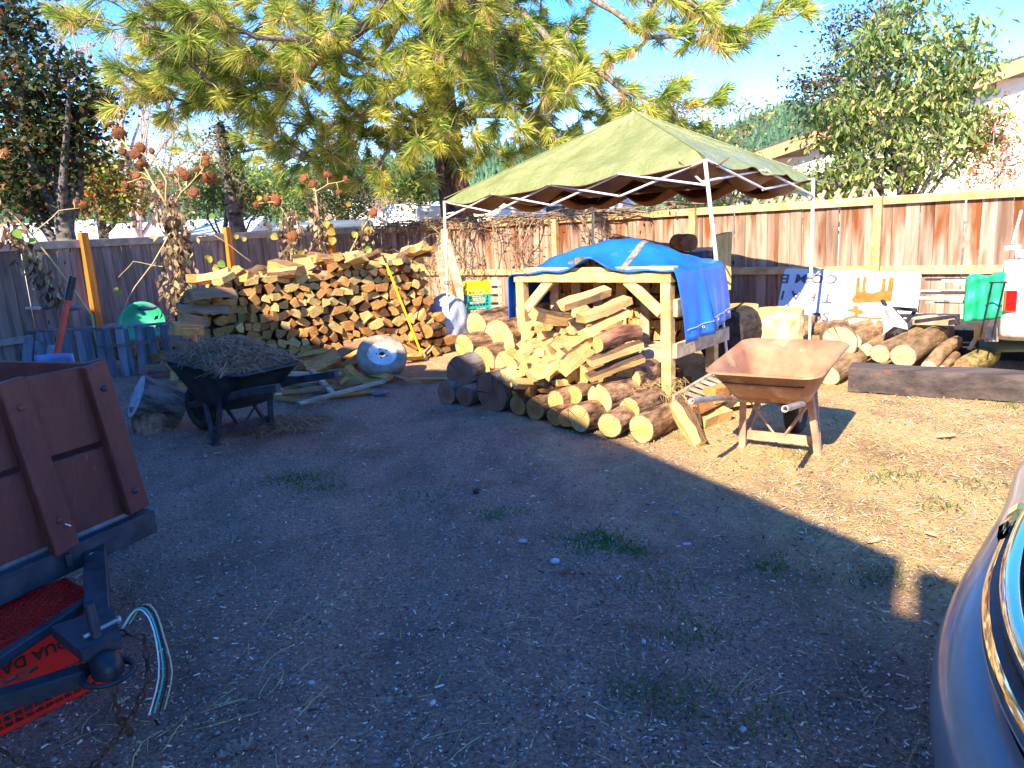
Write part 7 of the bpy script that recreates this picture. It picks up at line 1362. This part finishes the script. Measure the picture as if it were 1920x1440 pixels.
arc = lambda a0, z0, a1, z1, bl_, n_=6: [(a0+(a1-a0)*t+bl_*math.sin(math.pi*t)*(z1-z0), z0+(z1-z0)*t-bl_*math.sin(math.pi*t)*(a1-a0)) for t in [i/n_ for i in range(n_+1)]]
bm = strip_([(.08, .27), (.03, .33), (.005, .40), (-.004, .46), (-.004, .505), (.002, .53), (.014, .55), (.035, .565), (.06, .575), (.082, .58), (.10, .583)], 'bumper', car_grey)
strip_([(.10, .583), (.102, .57), (.108, .57), (.11, .60), (.122, .64)], 'bumper_gap', black_plastic, smooth=False); strip_([(.092, .670), (.116, .672), (.119, .69), (.14, .704), (.15, .700), (.165, .716)], 'bumper_gap', black_plastic, smooth=False)
strip_([(.118, .612), (.085, .622), (.076, .640), (.080, .658), (.092, .671)], 'chrome_bar', chrome); strip_([(.116, .684), (.106, .695), (.109, .71), (.124, .722), (.144, .716)], 'chrome_bar', chrome)
strip_([(.165, .715), (.20, .72), (.235, .93)], 'grille_back', black_plastic, smooth=False)
for k in range(9):
    z = .735+k*.021; a = .172+k*.006; strip_([(a+.02, z-.004), (a, z-.003), (a, z+.003), (a+.02, z+.004)], 'grille_slat', black_plastic if k % 2 else dark_metal, smooth=False)
strip_([(.235, .915), (.205, .922), (.20, .945), (.215, .965), (.24, .972)], 'chrome_trim', chrome)
hood = mat('grey_car_paint', (.045, .047, .055), rough=.25, spec=.6, coat=.8)
strip_([(.24, .972), (.26, .985), (.36, 1.01), (.7, 1.06), (1.25, 1.10)], 'hood', hood)
for i in (25,):   # chrome joint piece over the bar
    mb = MB(); k = 7; pr = [(.12, .61), (.078, .618), (.070, .645), (.072, .675), (.09, .694), (.115, .70), (.14, .722)]; mb.add([CR(j, a-(.004 if j in (i, i+3) else 0), z) for j in range(i, i+4) for a, z in pr], [(r_*k+j, (r_+1)*k+j, (r_+1)*k+j+1, r_*k+j+1) for r_ in range(3) for j in range(k-1)], 0, False); mb.build('chrome_joint', chrome, car)
hl = MB(); hl.add([CR(j, a, z) for j in range(10, 24) for a, z in ((.16, .74), (.165, .80), (.18, .88), (.22, .94))], [(r_*4+j, (r_+1)*4+j, (r_+1)*4+j+1, r_*4+j+1) for r_ in range(13) for j in range(3)], 0, True); hl.build('headlight', mat('headlight_glass', (.10, .07, .05), (.22, .15, .10), 8, rough=.05, spec=.9, coat=1), car)
iC = Vector((.83, -.55, 0)); cC = (CP[1]+CP[11])/2; angC = math.atan2(iC.y, iC.x)
MB().box(cC+iC*1.9+Vector((0, 0, .68)), (3.4, 1.86, .62), angC, bev=.06).build('body', hood, car); mb, _ = rounded(cC+iC*2.7+Vector((0, 0, .95)), 2.0, 1.6, .62, angC, .22); mb.build('cabin', hood, car); MB().box(cC+iC*1.72+Vector((0, 0, 1.22)), (.02, 1.3, .36), angC).build('windscreen', MATS['window_glass'], car)
for a in (.75, 3.0):
    for sy in (-1, 1): mb = MB(); mb.disc(cC+iC*a+Vector((iC.y, -iC.x, 0))*sy*.82+Vector((0, 0, .33)), Vector((iC.y, -iC.x, 0)), [(-.1, .18), (-.11, .3), (-.08, .33), (.08, .33), (.11, .3), (.1, .18), (.06, .02)], 28); mb.build('wheel', rubber, car)
# ---------------------------------------------------------------- fallen leaves one can tell apart
fallen = mat('fallen_leaf_brown', (.17, .09, .06), (.40, .24, .17), 20, rough=.8, var=.3, trans=.15); fallen_t = mat('fallen_leaf_tan', (.50, .32, .16), (.72, .52, .3), 20, rough=.8, var=.2, trans=.15)
def oak_leaf(c, s, rz, label, m_, curl=.35):
    pts = []; lob = 5
    for sd in (1, -1):
        sq = range(0, 25) if sd > 0 else range(24, -1, -1)
        for k in sq: t = k/24; w_ = (.10+.30*math.sin(math.pi*min(1, t*.96+.02))**.8)*(.62+.38*math.cos(t*lob*2*math.pi+math.pi)); pts.append((t-.5, sd*w_))
    vs = []; rm = Matrix.Rotation(rz, 3, 'Z')
    for x, y in pts: vs.append(Vector(c)+rm @ Vector((x*s, y*s, s*(.04+curl*(abs(y)*1.1+.25*x*x*2)))))
    mid = [Vector(c)+rm @ Vector((t*s, 0, s*(.02+curl*.5*t*t))) for t in [k/24-.5 for k in range(25)]]; mb = MB(); fs = []
    for k in range(24): fs += [(k, k+1, 50+k+1, 50+k), (50+k, 50+k+1, 49-k-1, 49-k)]
    mb.add(vs+mid, fs); mb.tube([mid[0], Vector(c)+rm @ Vector((-.75*s, .05*s, .02*s))], s*.012, 4); return single(mb, 'oak_leaf', m_, label, 'leaf', c, 'fallen oak leaves on the ground')
for px_, s, rz, lab, m_ in (((-0.882, 1.975, 0), .11, .6, 'large curled brown oak leaf among long needles in the darkest gravel', fallen), ((-0.474, 3.183, 0), .09, 2.4, 'grey-brown curled oak leaf in the middle of the drive', fallen), ((0.409, 2.597, 0), .075, 1.0, 'reddish curled oak leaf on the gravel below the pale blue pebble', fallen),
    ((0.192, 3.037, 0), .08, .2, 'crumpled brown leaf just under the pale blue oval pebble', fallen), ((0.606, 3.197, 0), .08, 1.9, 'dry brown leaf at the far side of the green grass tuft', fallen), ((2.800, 4.642, 0), .14, .2, 'biggest curled bark-brown leaf alone on the sunny yard', fallen_t), ((1.610, 3.162, 0), .09, .4, 'tan leaf lying at the edge of the house shade', fallen_t), ((1.888, 3.202, 0), .06, 2.0, 'small tan leaf on sunny ground close to the car', fallen_t),
    ((0.094, 4.571, 0), .05, 1.4, 'narrow orange chip-like leaf standing in the shade before the logs', fallen_t), ((-0.244, 4.169, 0), .05, 1.4, 'small dark brown leaf at the centre of the shaded drive', fallen), ((-1.408, 2.618, 0), .05, .4, 'brown leaf on the gravel beside the trailer wires', fallen), ((-1.369, 2.260, 0), .05, .9, 'leaf near the red crate corner', fallen_t), ((-0.181, 2.216, 0), .05, .3, 'small dull leaf low in the drive gravel', fallen), ((-2.162, 5.222, 0), .06, 0, 'small reddish leaf before the black wheelbarrow', fallen_t), ((-1.478, 3.183, 0), .045, .5, 'pale yellowish leaf flake right of the trailer frame', fallen_t)):
    oak_leaf((px_[0], px_[1], .004), s, rz, lab, m_)
# long fallen pine needles and twigs near the camera
T_ = []; 
for (p, n_, a_) in (((-1.123, 2.023, 0), 12, .9), ((-0.989, 2.731, 0), 6, 1.3), ((-0.001, 2.586, 0), 7, .1), ((-0.987, 2.192, 0), 8, .7), ((-0.059, 1.959, 0), 5, 1.3), ((0.694, 2.124, 0), 6, .5), ((0.789, 2.837, 0), 6, .2), ((-0.824, 2.755, 0), 5, 1.5), ((0.026, 2.508, 0), 5, -.2), ((-1.025, 2.579, 0), 6, -.1), ((-1.378, 2.692, 0), 5, .8), ((0.752, 3.040, 0), 6, .1), ((-0.586, 3.577, 0), 6, .3), ((1.261, 2.528, 0), 4, .4)):
    n_ = max(2, n_//2); x = p[0]+NR.randn(n_)*.06; y = p[1]+NR.randn(n_)*.05; T_.append(strands(x, y, .13+.08*NR.rand(n_), .0021, .35, ang=a_+NR.randn(n_)*.5))
fast('pine_needle_litter', np.concatenate(T_), 4, [straw], kind='stuff')
